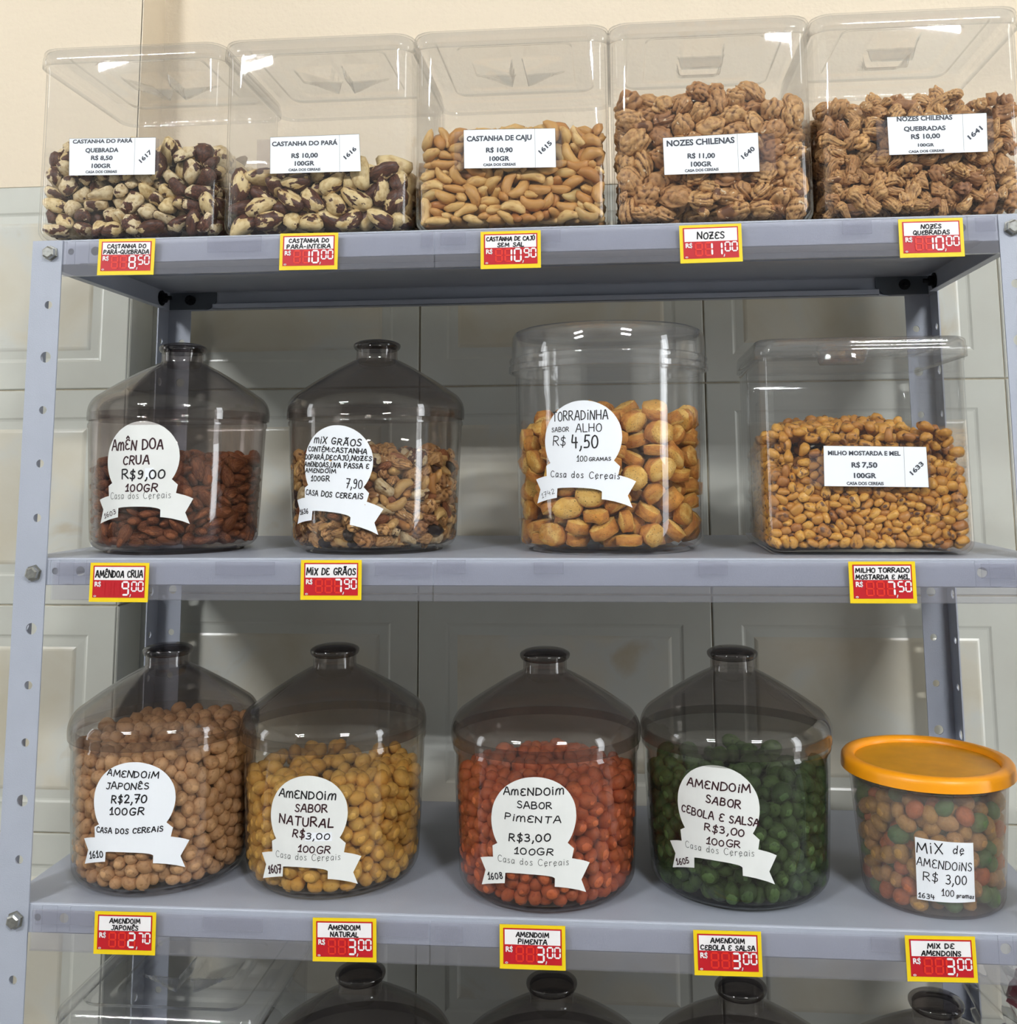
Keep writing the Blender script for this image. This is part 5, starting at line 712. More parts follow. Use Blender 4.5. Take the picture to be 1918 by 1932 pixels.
NUTS["almond"] = (258, """137 -61 63 16 1 10 4,134 -76 150 -3 -14 -7 4,94 -123 164 9 10 -7 4,105 -109 112 12 -13 9 4,-37 -144 44 -6 14 10 4,52 -145 129 12 -4 7 3,57 -144 160 11 -6 8 3,67 -133 124 1 -14 14 4
20 -145 52 4 -19 -4 4,67 -135 91 18 5 0 3,46 -142 107 5 -19 -1 4,13 -150 146 -4 18 -6 3,-17 -155 165 -15 6 5 2,145 -54 171 11 5 10 4,-49 -137 78 -20 -2 0 4,132 -76 82 14 8 5 3
109 -112 151 -6 -13 -7 2,139 -65 119 10 4 10 3,24 -146 125 -6 4 8 4,116 -94 61 -8 17 -5 4,104 -104 34 3 -1 7 3,-17 -151 34 2 12 -16 2,143 -44 86 -6 14 -11 4,-47 -147 142 -10 5 -1 3
15 -149 84 20 1 1 3,25 -143 164 -2 -4 1 3,44 -137 33 -3 2 9 3,113 -93 121 15 -6 6 3,117 -92 160 18 0 9 4,-106 -113 158 -9 -13 -12 3,55 -136 77 7 -18 4 2,3 -139 169 -3 18 -6 3
122 -63 34 1 8 17 4,100 -112 81 6 0 -17 2,-78 -131 62 -11 11 9 2,-26 -139 110 -16 -9 5 2,-11 -146 134 -2 -2 -19 3,60 -133 60 10 -16 1 3,34 -142 94 -1 2 5 2,80 -117 34 -10 -6 12 2
-62 -130 51 -1 -9 -10 4,-46 -132 94 -16 -11 4 4,130 -74 100 -3 5 11 2,-85 -125 40 12 3 -9 3,-26 -150 124 -2 -2 -20 2,17 -147 31 -4 2 -1 2,48 -130 48 4 0 17 4,-15 -133 174 -11 14 9 4
-94 -107 176 16 11 0 4,69 -127 161 19 -6 3 3,-61 -133 176 0 -4 -12 3,-14 -143 86 -18 -5 6 2,-90 -37 188 -1 20 -2 3,-99 -116 99 -15 4 -4 4,-79 -129 160 5 8 17 4,81 -116 145 14 -11 -3 4
92 -113 99 -14 -10 9 3,78 -113 52 -15 9 -8 4,-71 -136 107 -11 4 -3 2,-13 -147 150 4 0 3 3,77 -111 71 -7 16 -5 3,-19 -140 71 0 -1 17 4,-61 -136 127 3 20 1 4,111 -78 180 8 -3 -7 3
96 -102 48 11 17 -2 3,109 -91 77 1 3 -12 3,65 -123 140 16 11 -6 4,114 -87 94 3 -1 0 2,92 -106 126 20 -1 2 4,153 3 178 -14 14 -4 3,17 -144 109 -3 -2 -9 2,93 -100 65 -18 8 -3 3
40 -135 153 -1 9 -12 4,145 -8 41 -15 10 3 4,19 -139 69 -2 1 15 2,-3 -144 115 -15 7 -7 3,-21 -81 186 -3 -1 20 4,144 -36 123 4 -3 -18 3,146 -36 107 16 12 -3 2,-95 -118 134 -7 -18 6 3
143 51 182 9 13 1 4,-43 -135 109 5 5 10 3,113 -77 48 14 14 2 2,-104 -110 120 3 -3 19 2,151 3 65 8 11 10 3,151 -6 116 4 -2 -12 3,132 -55 134 -5 -2 3 4,113 23 186 -1 4 2 3
142 -48 148 8 -18 -2 2,1 -143 96 -4 0 -10 3,149 6 102 0 0 -13 4,131 -51 177 8 -14 -9 2,76 -118 113 19 -1 4 2,30 -126 82 -2 17 11 4,-1 -132 58 -6 -2 15 4,136 -30 37 1 -20 3 3
147 34 43 -3 -14 0 2,39 -133 65 2 -2 -13 3,-41 -123 65 15 12 4 4,35 -69 182 8 17 6 3,5 -137 43 12 -16 -1 3,150 22 80 6 13 7 4,145 12 42 6 6 -8 4,-115 -85 62 -5 3 12 4
150 -30 161 3 2 13 2,149 25 138 16 -11 5 3,-40 -140 157 12 16 2 2,-5 4 192 8 8 8 4,-99 -100 86 3 -1 -12 4,-57 -129 32 18 8 -1 2,132 -50 42 0 -1 20 2,143 50 158 11 16 5 4
94 -100 169 1 1 -18 4,-114 -94 32 -3 4 -11 3,-121 -81 78 -3 5 13 4,119 -76 121 -8 -8 16 2,132 -57 105 -2 -2 -20 2,144 29 183 0 -6 -17 2,-98 -103 70 -2 -5 -17 2,65 -116 94 -1 20 1 3
144 -13 151 -9 -18 0 4,40 -114 33 1 20 -3 4,-25 -118 55 0 1 -14 3,-11 -28 185 4 16 8 4,108 -78 32 2 -2 -8 3,72 -75 183 15 11 4 2,146 -12 87 17 9 -1 3,-2 -75 175 -1 -3 -12 4
-108 -100 146 15 2 -5 4,39 -130 137 -18 -7 -3 3,144 51 107 10 -9 -9 3,38 -42 185 -11 8 -6 4,135 -41 54 -1 0 20 2,25 32 193 -7 1 -3 3,145 15 158 -12 -9 12 2,0 -49 179 -3 4 19 3
81 -88 176 -8 -1 17 2,137 -22 51 -5 -3 -3 2,96 -12 182 0 17 8 2,95 -93 137 12 15 -4 3,56 -115 78 0 5 19 2,140 3 140 20 -1 1 4,-79 -106 141 -6 -4 15 3,-15 -126 42 3 1 8 4
136 -1 66 0 -8 11 2,147 25 119 -17 4 -8 2,35 -101 171 -15 14 -2 4,108 -68 150 2 3 19 3,50 -101 46 19 -6 4 4,69 1 183 16 -8 -5 3,-79 -103 165 1 19 -5 4,70 29 190 1 2 -11 2
122 -39 31 2 2 19 2,117 46 184 -4 7 -1 4,-148 -47 155 12 0 -15 2,-121 -78 126 19 3 -3 3,-78 -114 115 -5 3 -18 3,-77 -105 81 15 -10 -8 3,-117 -84 104 -1 -4 -19 2,26 -125 42 7 -3 -15 2
-135 -64 113 -13 14 2 4,-122 -63 45 19 2 1 4,138 62 70 -10 -13 9 4,-60 -117 156 1 5 17 3,-100 -100 51 -12 15 4 3,-56 -120 117 -18 -7 -2 3,57 -71 171 -17 11 1 4,63 -76 83 -18 6 -4 3
-35 21 191 14 -12 -5 2,142 -11 129 18 7 3 2,17 -70 174 -11 -15 7 3,-138 -48 50 -1 -3 -14 4,142 39 89 -10 -4 11 3,129 -14 76 2 2 -3 4,-19 -118 98 20 0 0 2,105 -70 131 -4 -7 16 3
-36 -134 133 11 12 -11 2,129 -56 160 -17 -9 1 2,50 -107 63 -1 -3 20 3,84 -89 94 3 7 -7 2,59 -96 31 -7 -18 4 2,138 -19 176 8 18 4 3,-132 -77 163 -1 0 17 3,15 3 190 0 -4 11 3
56 -101 168 3 4 16 2,137 -26 138 0 0 17 3,84 -81 32 -12 -16 4 3,-53 -117 81 10 2 2 4,85 -49 176 17 -9 -1 2,-107 -86 135 -2 9 -17 2,109 -45 101 -9 5 -14 4,-48 -57 183 2 3 -13 2
-84 -60 172 -5 5 -6 4,32 -78 36 15 0 1 4,-60 -107 53 -6 2 15 4,133 77 126 -6 -15 10 3,88 -88 114 16 11 6 3,17 110 191 11 -17 0 2,-9 -111 65 5 -19 -3 2,133 31 167 -3 4 17 4
12 -123 115 15 13 -1 2,54 -104 152 5 3 8 2,-83 -109 60 18 8 -2 3,-63 -120 100 3 -4 -19 2,18 -119 58 12 -15 -5 2,110 -67 70 6 7 18 2,-13 -121 124 2 2 4 4,118 -51 74 -5 -19 -2 2
-42 -115 163 0 11 7 2,139 44 141 -1 4 -17 3,-70 -44 176 -17 10 -1 4,-45 -125 45 3 -8 -15 2,-141 -55 134 13 12 9 3,20 -121 100 -11 16 2 4,-133 -65 88 -5 4 -14 2,134 48 49 17 9 -5 3
3 -28 177 8 -3 -18 3,93 -51 144 5 4 -18 4,14 -126 131 1 7 10 2,109 -48 61 -2 -18 4 2,129 -35 68 2 -1 -2 4,123 -43 149 -4 14 -11 3,117 -16 93 -7 -18 5 3,-25 -98 76 2 6 -14 2
5 -103 131 -2 -6 -9 3,-92 -106 34 3 2 19 2,14 -104 32 4 -3 -17 4,-1 74 192 -12 11 -8 4,-40 122 187 16 -1 -7 4,43 136 191 9 -17 -3 4,-111 -92 117 -2 3 1 2,83 -97 155 -1 3 -2 4
82 -66 49 9 10 10 4,-110 -84 46 -2 2 -18 2,120 -55 89 -6 18 -3 2,66 -96 104 -13 10 6 3,47 -117 105 9 2 8 3,-99 -88 152 -2 -18 4 2,113 -61 170 -17 10 -2 3,54 74 188 3 2 -15 3
-8 -110 31 4 -1 -14 2,62 -95 76 14 -10 0 3,44 -122 122 7 3 -3 4,121 64 174 -7 -18 -6 4,128 4 165 -11 12 -10 2,68 -88 56 12 15 -2 2,90 -54 98 5 0 -8 4,129 35 118 0 -7 5 2
73 -86 127 0 6 -16 2,103 -34 139 -4 -6 15 3,27 -112 159 18 9 0 3,-16 -127 158 1 1 0 3,55 -67 50 -4 17 -10 4,104 -31 54 -19 5 4 3,72 -66 72 -14 -13 -4 3,-25 -113 113 -1 5 4 3
111 -54 120 -19 4 2 2,-13 -130 140 0 4 19 2,-102 41 186 -2 4 -16 4,-129 -49 32 4 2 2 4,57 -41 178 4 19 4 4,95 109 181 8 -3 -4 4,-32 -115 32 0 -3 -16 2,6 134 34 -16 4 -3 3
-23 132 34 0 4 -1 3,-52 -125 143 18 1 0 3,93 -63 165 -14 -13 5 4,-57 -89 172 -17 8 -3 4,82 -51 33 7 -19 1 3,-73 106 66 -2 8 -16 2,133 2 92 -3 -2 -15 4,17 90 182 17 10 1 3
98 -41 181 -3 3 -12 3,124 -4 32 -16 11 -1 4,1 -117 88 0 2 -20 3,115 87 150 5 -16 -11 3,-53 26 184 17 10 3 3,-107 -68 167 -4 2 -19 3,34 10 185 -5 2 -10 2,-8 -86 39 5 -18 6 2
87 -76 81 -11 17 -1 3,-24 -123 84 11 -16 -2 2,-88 -100 101 -4 2 -8 3,87 -75 144 -6 -18 6 4,25 -122 146 19 5 0 2,-40 5 179 -2 1 -17 2,-103 -7 179 -16 4 -4 3,118 -27 176 -13 -15 2 4
97 -67 60 2 4 14 4,51 -105 138 -1 6 -18 2,-27 -68 173 0 -5 6 4,96 -46 44 -12 -16 2 4,-9 -97 91 0 1 -19 4,-19 -90 105 3 4 -18 4,26 -92 54 -12 8 -6 4,130 28 75 2 8 0 4
-81 -63 62 6 -16 -8 2,-8 -82 74 -1 10 17 2,7 -108 75 -17 10 1 2,19 -92 77 -8 9 -8 3,37 -92 80 9 3 12 3,58 -76 107 -6 -18 -4 4,5 152 105 0 -16 11 4,-53 -102 90 -16 -3 -1 2
98 56 155 -2 -1 -11 4,-43 -107 138 -18 6 5 4,92 -30 169 1 -5 17 2""")
NUTS["mix"] = (252, """-33 -143 184 -2 13 -14 232,105 -106 190 -5 6 -7 183,50 -143 132 -15 2 7 162,15 -146 40 14 2 -3 210,-30 -148 136 1 -9 -6 182,102 -98 56 17 8 3 231,31 -151 183 5 4 14 172,93 -112 154 2 2 1 255
45 -132 39 -3 -19 -1 255,108 -101 119 9 -17 -6 162,82 -128 133 -8 9 16 113,48 -134 92 17 8 -1 163,94 -107 95 5 9 9 254,93 -113 37 17 8 -5 161,39 -136 55 1 4 -2 245,-117 -100 168 0 9 12 274
132 -74 182 -2 2 9 255,-62 -139 143 3 12 -1 244,-78 -122 78 0 3 20 254,-57 -131 174 -6 9 16 231,140 -44 142 -7 2 -18 221,77 -127 177 -18 0 8 274,118 -80 32 -1 7 12 255,119 -84 96 6 18 -3 200
85 -119 79 -10 -4 -16 273,-53 -143 102 1 -14 13 33,-77 -130 133 -4 -13 12 244,71 -136 101 -10 -5 2 82,-97 -109 33 0 3 -9 255,13 -155 111 -11 9 0 251,130 -85 138 11 -9 11 92,-69 20 206 13 -1 0 211
-99 -105 143 13 8 -8 210,137 -41 118 18 8 3 222,-27 -138 103 -5 0 -19 93,-84 -117 62 19 -5 2 254,39 -142 72 3 -5 -19 13,-119 -90 120 -1 -1 -13 182,44 -125 190 -13 -15 0 265,125 -82 70 -4 -10 -14 273
0 -142 141 -11 -8 14 264,-58 -129 49 10 4 12 210,-15 -144 81 7 2 -16 252,26 -130 113 -7 0 4 202,-102 -102 79 16 -3 -9 181,-95 -112 103 -7 3 -9 201,134 -51 37 -5 13 7 172,46 -141 170 -4 -1 19 33
120 -92 160 -4 1 10 252,77 -120 67 -7 6 0 112,9 -146 162 -6 4 14 2,66 -134 143 7 -5 -14 251,-45 -144 120 0 0 -3 33,134 -68 52 -8 16 -9 436,26 -141 151 15 12 -1 113,149 -33 88 3 -15 -5 22
96 -103 133 -10 -2 17 254,-1 -84 190 -4 -1 -5 201,-47 -140 155 7 -1 -14 252,-46 -139 80 1 4 18 13,141 -59 80 10 7 10 83,71 -113 188 19 -1 -3 22,-16 -155 154 2 -10 17 434,-43 -135 64 -15 -11 -8 243
66 -126 52 19 0 6 191,-29 -153 38 -9 10 10 384,68 -125 163 -12 16 -1 83,1 -143 175 -6 18 -4 23,10 -62 197 -4 -7 -17 210,143 57 192 6 14 13 244,-8 -143 67 13 -2 -9 243,-4 -148 101 -7 1 -13 406
90 95 203 2 0 -2 201,-74 -127 31 -1 4 -19 415,-16 -148 48 -10 -16 -3 424,118 -100 141 10 8 -14 374,150 4 165 -6 14 -6 221,18 -143 138 0 -3 -13 12,-106 -92 52 0 -14 -10 264,-84 -132 167 -10 7 15 393
-80 -132 109 -4 -15 -6 393,48 -140 155 13 -12 6 241,-12 -148 31 -2 -5 19 404,98 -96 80 0 2 -7 93,142 -29 166 17 -10 -4 103,13 -139 87 12 -9 -5 251,-34 -137 47 4 6 9 252,66 -137 66 -2 14 -11 393
-47 -143 31 -19 3 -2 393,25 -142 83 7 8 15 241,31 -150 104 7 7 -17 384,-18 -137 117 10 -15 -8 272,51 -146 110 9 -7 16 372,155 -21 171 -1 -16 -6 403,-50 68 207 -2 11 -16 22,-19 -138 160 -1 -1 -20 262
3 -152 68 12 -1 15 383,57 -1 193 7 7 17 181,81 -115 118 8 18 2 103,-62 -132 93 5 9 -16 241,123 -54 166 17 8 2 192,3 -128 59 2 15 10 253,151 -8 98 -9 2 11 253,133 23 190 15 -10 -9 3
-126 -72 35 -17 10 1 262,70 -132 32 1 16 9 372,34 -41 198 11 -1 -4 245,121 -75 112 -2 1 19 2,-32 -132 91 0 -16 -10 32,-128 -71 52 15 -2 -2 252,63 -125 106 5 -10 -12 33,154 -22 136 12 -4 14 384
137 -47 62 -12 -10 11 242,-137 -46 170 -6 -18 0 222,-130 -81 104 1 12 -5 415,-2 -139 115 15 11 -6 92,148 -11 51 6 -8 9 103,-5 -135 49 12 14 -8 394,19 -131 163 -4 -6 -14 12,-133 -76 172 12 -5 -14 112
130 -63 128 -16 7 1 272,130 -69 149 -17 3 -7 93,-65 -138 61 8 -5 -2 363,-132 -84 135 5 16 7 393,121 -51 96 -14 14 1 231,-92 -34 186 16 11 2 191,112 -66 56 9 5 -17 243,46 -121 69 17 -1 8 242
141 -30 61 -8 -6 16 112,-136 -75 152 -5 11 -7 374,148 -32 46 -13 14 3 393,-124 -82 86 14 -13 1 33,149 -4 126 -8 -6 17 211,-134 -57 99 -11 -2 16 173,-24 -134 70 -12 10 -12 373,95 -77 139 14 -4 -7 202
152 -17 70 -11 12 -5 394,131 -5 177 11 12 3 103,65 -106 39 13 11 9 264,0 72 204 -18 -4 3 211,5 106 208 13 8 1 273,151 20 80 -1 -10 -11 271,87 -89 171 10 13 6 265,76 -120 26 0 1 20 363
9 -149 126 1 2 9 362,-38 107 208 9 -13 12 191,151 21 136 12 -14 -1 262,145 -33 31 10 13 11 373,-73 -115 154 -18 -8 -2 22,-134 -68 118 -12 6 6 436,-114 -57 174 3 -1 -13 253,-1 -121 94 -1 3 20 92
-110 -91 97 -3 19 -5 373,21 -133 69 -9 16 -8 383,-144 -40 49 -2 15 0 230,117 -36 186 4 -2 -19 255,-122 -75 70 4 -18 2 242,-1 -118 180 -7 -4 1 93,2 -120 80 -8 11 -10 394,-89 -123 155 4 1 -19 363
153 -4 45 13 11 10 383,-36 -81 183 19 3 -4 211,142 16 61 3 -3 11 201,60 43 196 11 -3 8 172,148 10 33 16 -12 -1 425,144 -8 31 -16 2 -4 373,150 -18 92 -4 18 -8 362,-68 -106 110 -4 4 14 245
-109 -83 177 -2 -1 17 422,41 -101 53 4 -1 4 201,-120 -92 65 3 -14 -6 383,-143 -57 74 4 -8 -7 382,-18 -124 139 -10 -13 -10 263,-115 -96 68 -8 -9 8 382,52 -114 170 5 11 12 434,6 -110 125 -2 -3 19 33
108 -68 156 11 -7 15 264,1 -114 156 -19 -5 0 263,-150 33 177 -14 0 -11 275,-147 -44 64 -3 -9 12 363,-98 -91 167 -14 13 -1 82,128 -68 105 -20 0 -1 364,-76 -88 43 11 1 -14 253,76 -26 185 3 0 7 254
-38 -29 189 -3 -1 -19 425,117 65 190 16 -5 -4 211,-27 -128 33 3 -2 20 113,48 -118 147 -1 -13 15 83,143 -46 49 -1 -3 16 362,134 -32 90 -7 -11 13 434,-32 -120 61 8 9 15 383,64 -106 89 15 -2 8 393
25 -113 75 -3 -3 -16 273,95 -80 94 -12 5 7 254,-64 -106 135 -1 -6 11 212,105 -54 44 3 7 -18 22,-45 -120 113 14 8 0 253,-147 -30 140 -3 -2 15 271,136 41 43 10 8 13 212,-124 5 175 -12 -11 -11 221
48 83 199 -5 -10 15 254,-133 -48 31 0 -3 -18 22,-136 -67 139 5 -3 -6 374,-131 28 187 8 17 -4 393,81 -91 52 -9 16 -8 424,143 -20 152 18 -6 0 373,-43 -105 164 -8 4 10 221,111 -13 85 -4 -18 -7 253
28 -119 169 -5 0 3 273,-151 -18 117 8 4 14 263,-140 -42 82 -9 -2 2 406,77 -111 87 -4 -7 -14 364,22 -114 31 -5 -3 14 374,90 -69 39 16 -4 -8 272,116 6 104 11 -6 -3 273,-103 -79 77 -7 0 -17 32
152 -8 81 4 -3 -17 383,-13 -109 110 -3 19 -6 263,65 -100 156 -4 -6 -19 364,114 -68 172 3 -1 16 364,-25 -53 188 3 4 14 412,-77 -115 169 2 -7 -18 112,-23 -106 81 -15 -13 -2 202,145 36 168 -10 -7 9 211
-145 -14 159 13 15 0 211,65 -79 184 -8 -1 6 262,117 -48 73 10 16 4 263,-120 40 189 -3 -9 -6 374,47 -93 31 -4 3 -19 373,-133 -55 71 4 -7 -14 23,-43 -129 148 13 13 5 384,105 -76 72 1 -7 -5 92
45 -107 77 -13 5 -11 393,133 -29 73 -4 -1 18 424,-88 -93 119 -4 -2 -6 251,-33 -125 124 0 5 -18 383,-48 -110 63 -15 0 9 394,59 -98 68 4 -15 0 191,87 -96 67 4 -10 -16 373,89 -65 112 -5 19 -3 426
116 -16 109 11 3 0 222,-83 -112 120 -11 14 -7 392,80 -101 111 -7 19 1 363,151 29 147 7 17 -8 382,53 -103 152 -6 -1 -6 2,39 -61 182 7 17 4 393,2 -93 61 -12 3 8 182,65 -90 91 -10 -11 10 172
-80 -82 63 17 -1 10 242,21 -92 151 1 -9 4 211,101 -40 109 -6 -12 -5 262,-66 50 197 13 -12 -6 273,-114 73 189 7 4 -5 252,138 65 116 -8 -2 18 262,-70 -80 31 -6 0 17 243,-48 29 190 -7 -1 -4 2
55 -126 125 8 13 -7 434,-36 144 197 -7 -10 -8 202,-3 -127 166 1 -19 6 393,68 -82 37 -11 -14 -10 273,8 -126 37 13 -5 0 13,-81 -93 171 17 9 -5 394,62 -54 188 -15 7 -2 103,-39 -116 26 0 1 17 382
84 -99 31 -3 5 -14 373,142 53 88 -17 11 0 425,-122 -52 141 -5 3 15 264,-20 -113 167 -11 14 9 426,-35 -118 156 12 15 -5 363,102 -58 27 3 1 19 362,-15 -101 39 -18 7 -1 272,-32 -113 55 -8 18 4 364
-52 -113 84 -5 8 -3 13,82 -100 79 -17 2 -5 362,21 -127 96 -15 12 -6 383,134 53 103 18 2 -1 272,-116 -30 173 11 -3 -15 425,67 -83 164 4 -5 12 384,22 151 195 20 1 -3 254,-143 46 187 -5 1 -5 393
76 -76 69 13 8 -4 173,-8 -110 64 19 -2 6 393,18 -95 67 16 5 -10 363,21 -88 131 3 5 -18 103,14 -109 87 13 -4 -5 432,-105 -67 90 -4 3 -19 103,-85 -91 103 9 -15 9 383,-2 -73 156 -15 -10 -6 264
67 -110 133 3 14 -8 426,70 -119 126 5 14 -12 383,47 -89 157 -3 10 16 412,78 -94 157 0 4 12 362""")
NUTS["torr"] = (138, """-33 -159 109 -15 1 -2 6,46 -157 142 -5 -12 -13 6,-80 -142 130 -15 0 -6 6,93 -134 156 -12 -6 3 6,93 -137 225 13 5 4 5,87 -126 266 5 2 -4 7,-11 -148 48 -7 18 1 7,46 -147 244 -10 -6 5 4
-105 -123 36 -2 -13 14 5,76 -143 38 -10 -8 0 5,10 -157 218 20 0 -2 6,-6 -155 248 -1 -1 5 6,111 -105 98 -5 -7 16 6,-1 -155 167 -18 -9 2 7,16 -154 98 6 -2 -19 6,-76 -146 87 1 14 14 4
82 -131 113 4 -7 -16 4,142 -54 250 14 1 -9 6,136 -92 72 11 7 6 4,-6 -156 140 -1 3 2 4,-56 -135 54 0 3 -16 6,-36 -152 182 -9 -4 11 5,-114 -113 227 -14 0 14 4,-26 -153 74 0 -3 18 4
70 -135 78 -2 5 -13 5,29 -153 62 -1 -15 4 4,-81 -128 239 2 -3 8 5,117 -101 180 16 9 -5 6,118 -101 42 -6 5 -16 5,-71 -140 186 -4 9 -13 4,83 -137 192 0 0 -19 2,-139 -93 173 10 9 15 2
-105 -115 90 -3 -4 -2 4,151 -68 180 -12 -10 4 4,-105 -118 185 0 2 -2 4,-56 -143 210 -16 -10 6 4,-26 -77 265 -1 7 -14 6,13 -153 190 -11 -17 3 3,42 -124 176 -4 -19 0 6,-60 -116 30 0 2 -16 5
130 -89 146 3 0 8 3,-34 -119 236 5 18 5 5,-154 -29 114 -15 10 8 4,-108 -112 152 -10 12 -7 5,48 -122 212 -2 -2 20 7,-153 -63 79 6 13 11 3,-146 -65 203 -14 -4 10 3,34 -155 28 -3 20 0 2
-116 -96 118 -17 -8 5 5,-134 73 256 12 14 -4 6,-136 -51 40 1 -14 -14 6,119 -97 219 -17 1 -4 3,145 -53 52 8 -1 -16 6,-140 -74 147 4 -3 19 4,-13 -117 199 -2 -8 -15 4,150 -31 122 15 13 0 6
114 -80 246 18 -8 4 6,-39 -125 142 -4 2 -14 5,47 -121 52 -8 -13 10 6,152 -52 211 -1 -2 -16 2,11 -123 29 1 2 -19 4,-163 -29 215 11 9 13 5,118 -66 120 5 11 16 5,30 -13 271 2 -5 2 5
-82 -109 218 -16 -11 -6 3,37 -108 113 -10 -17 2 6,148 -47 93 3 -3 -14 5,163 -1 153 -10 11 -9 6,-129 -28 237 3 18 8 2,-50 -77 243 -18 -2 4 5,-126 -76 96 -5 5 -16 4,-124 -82 52 1 -1 -18 3
-77 -104 155 -5 -15 5 5,-90 -46 249 -8 -10 6 6,-149 -44 167 -12 -1 3 6,-84 -93 64 13 -15 2 5,37 -107 85 20 -1 -1 3,153 -27 259 -15 0 -6 5,-163 -18 36 -5 14 -3 4,-53 94 276 -6 -18 2 3
-3 -118 88 -16 -8 -1 5,-43 -111 169 6 -19 2 4,109 -65 67 -5 -1 11 6,-121 -83 28 0 0 20 4,153 25 35 0 17 9 3,22 -49 256 -2 -6 -17 3,75 -97 63 8 11 -15 4,-2 -119 122 -1 -1 -11 3
82 -95 130 -5 -2 4 6,154 0 92 1 -20 -1 4,22 -110 237 -4 19 0 6,-108 -63 214 17 10 0 6,-135 -26 80 18 -1 8 6,-104 -34 62 14 -12 0 6,-94 43 265 -15 11 -6 5,101 -60 28 16 12 0 3
37 -86 187 4 -17 9 4,-154 -15 165 9 -12 11 6,-153 12 230 -17 -1 -7 3,-12 94 276 2 6 16 6,-10 3 268 -6 -1 14 2,-46 -124 96 -8 -9 -10 4,-112 -74 185 1 -2 7 7,147 0 63 5 -2 19 6
2 -117 155 12 0 1 6,73 -103 248 4 1 -6 6,80 -102 28 0 0 19 4,72 -92 97 13 -15 3 2,-72 -66 32 1 1 20 7,-46 -71 158 3 1 -19 3,-88 99 265 -3 0 -20 6,-68 -93 202 5 -4 -3 6
-153 5 98 14 -8 2 6,77 -90 196 -11 17 -1 3,-23 -80 203 10 -5 16 2,77 -81 169 5 -1 -13 6,156 15 250 -12 -13 9 6,-158 22 192 -13 14 5 3,-41 -24 255 17 -9 -6 4,-69 -110 119 12 14 0 4
132 -36 180 -11 12 0 3,4 -80 102 -10 -11 -4 3,-7 -79 36 -2 14 14 5,-149 29 129 12 15 -4 6,143 -6 221 -17 6 -4 7,4 -87 69 19 4 -4 4,40 -75 148 10 3 -10 5,-8 -90 224 -16 4 11 5
41 -74 83 -15 7 6 5,125 -11 31 13 15 1 6,8 142 31 1 -2 -17 5,157 20 206 7 -3 -14 5,-151 30 41 -1 9 -3 7,-19 -110 52 -6 -8 -9 4,-77 -65 134 1 -2 20 6,-97 -64 162 -19 3 -2 5
88 -45 99 7 -1 10 6,-114 -22 185 -12 -1 16 6,-61 64 255 -3 6 18 2,151 28 117 20 2 0 7,-92 -1 247 4 2 16 3,141 37 70 -2 10 17 5,-63 -54 63 14 0 -6 3,-57 -56 226 5 5 -3 5
-38 -84 85 4 -1 -19 6,55 -28 196 -13 -14 3 7,-4 -80 171 -18 -8 -3 5,33 126 129 8 -3 18 3,21 -62 204 9 17 -3 5""")
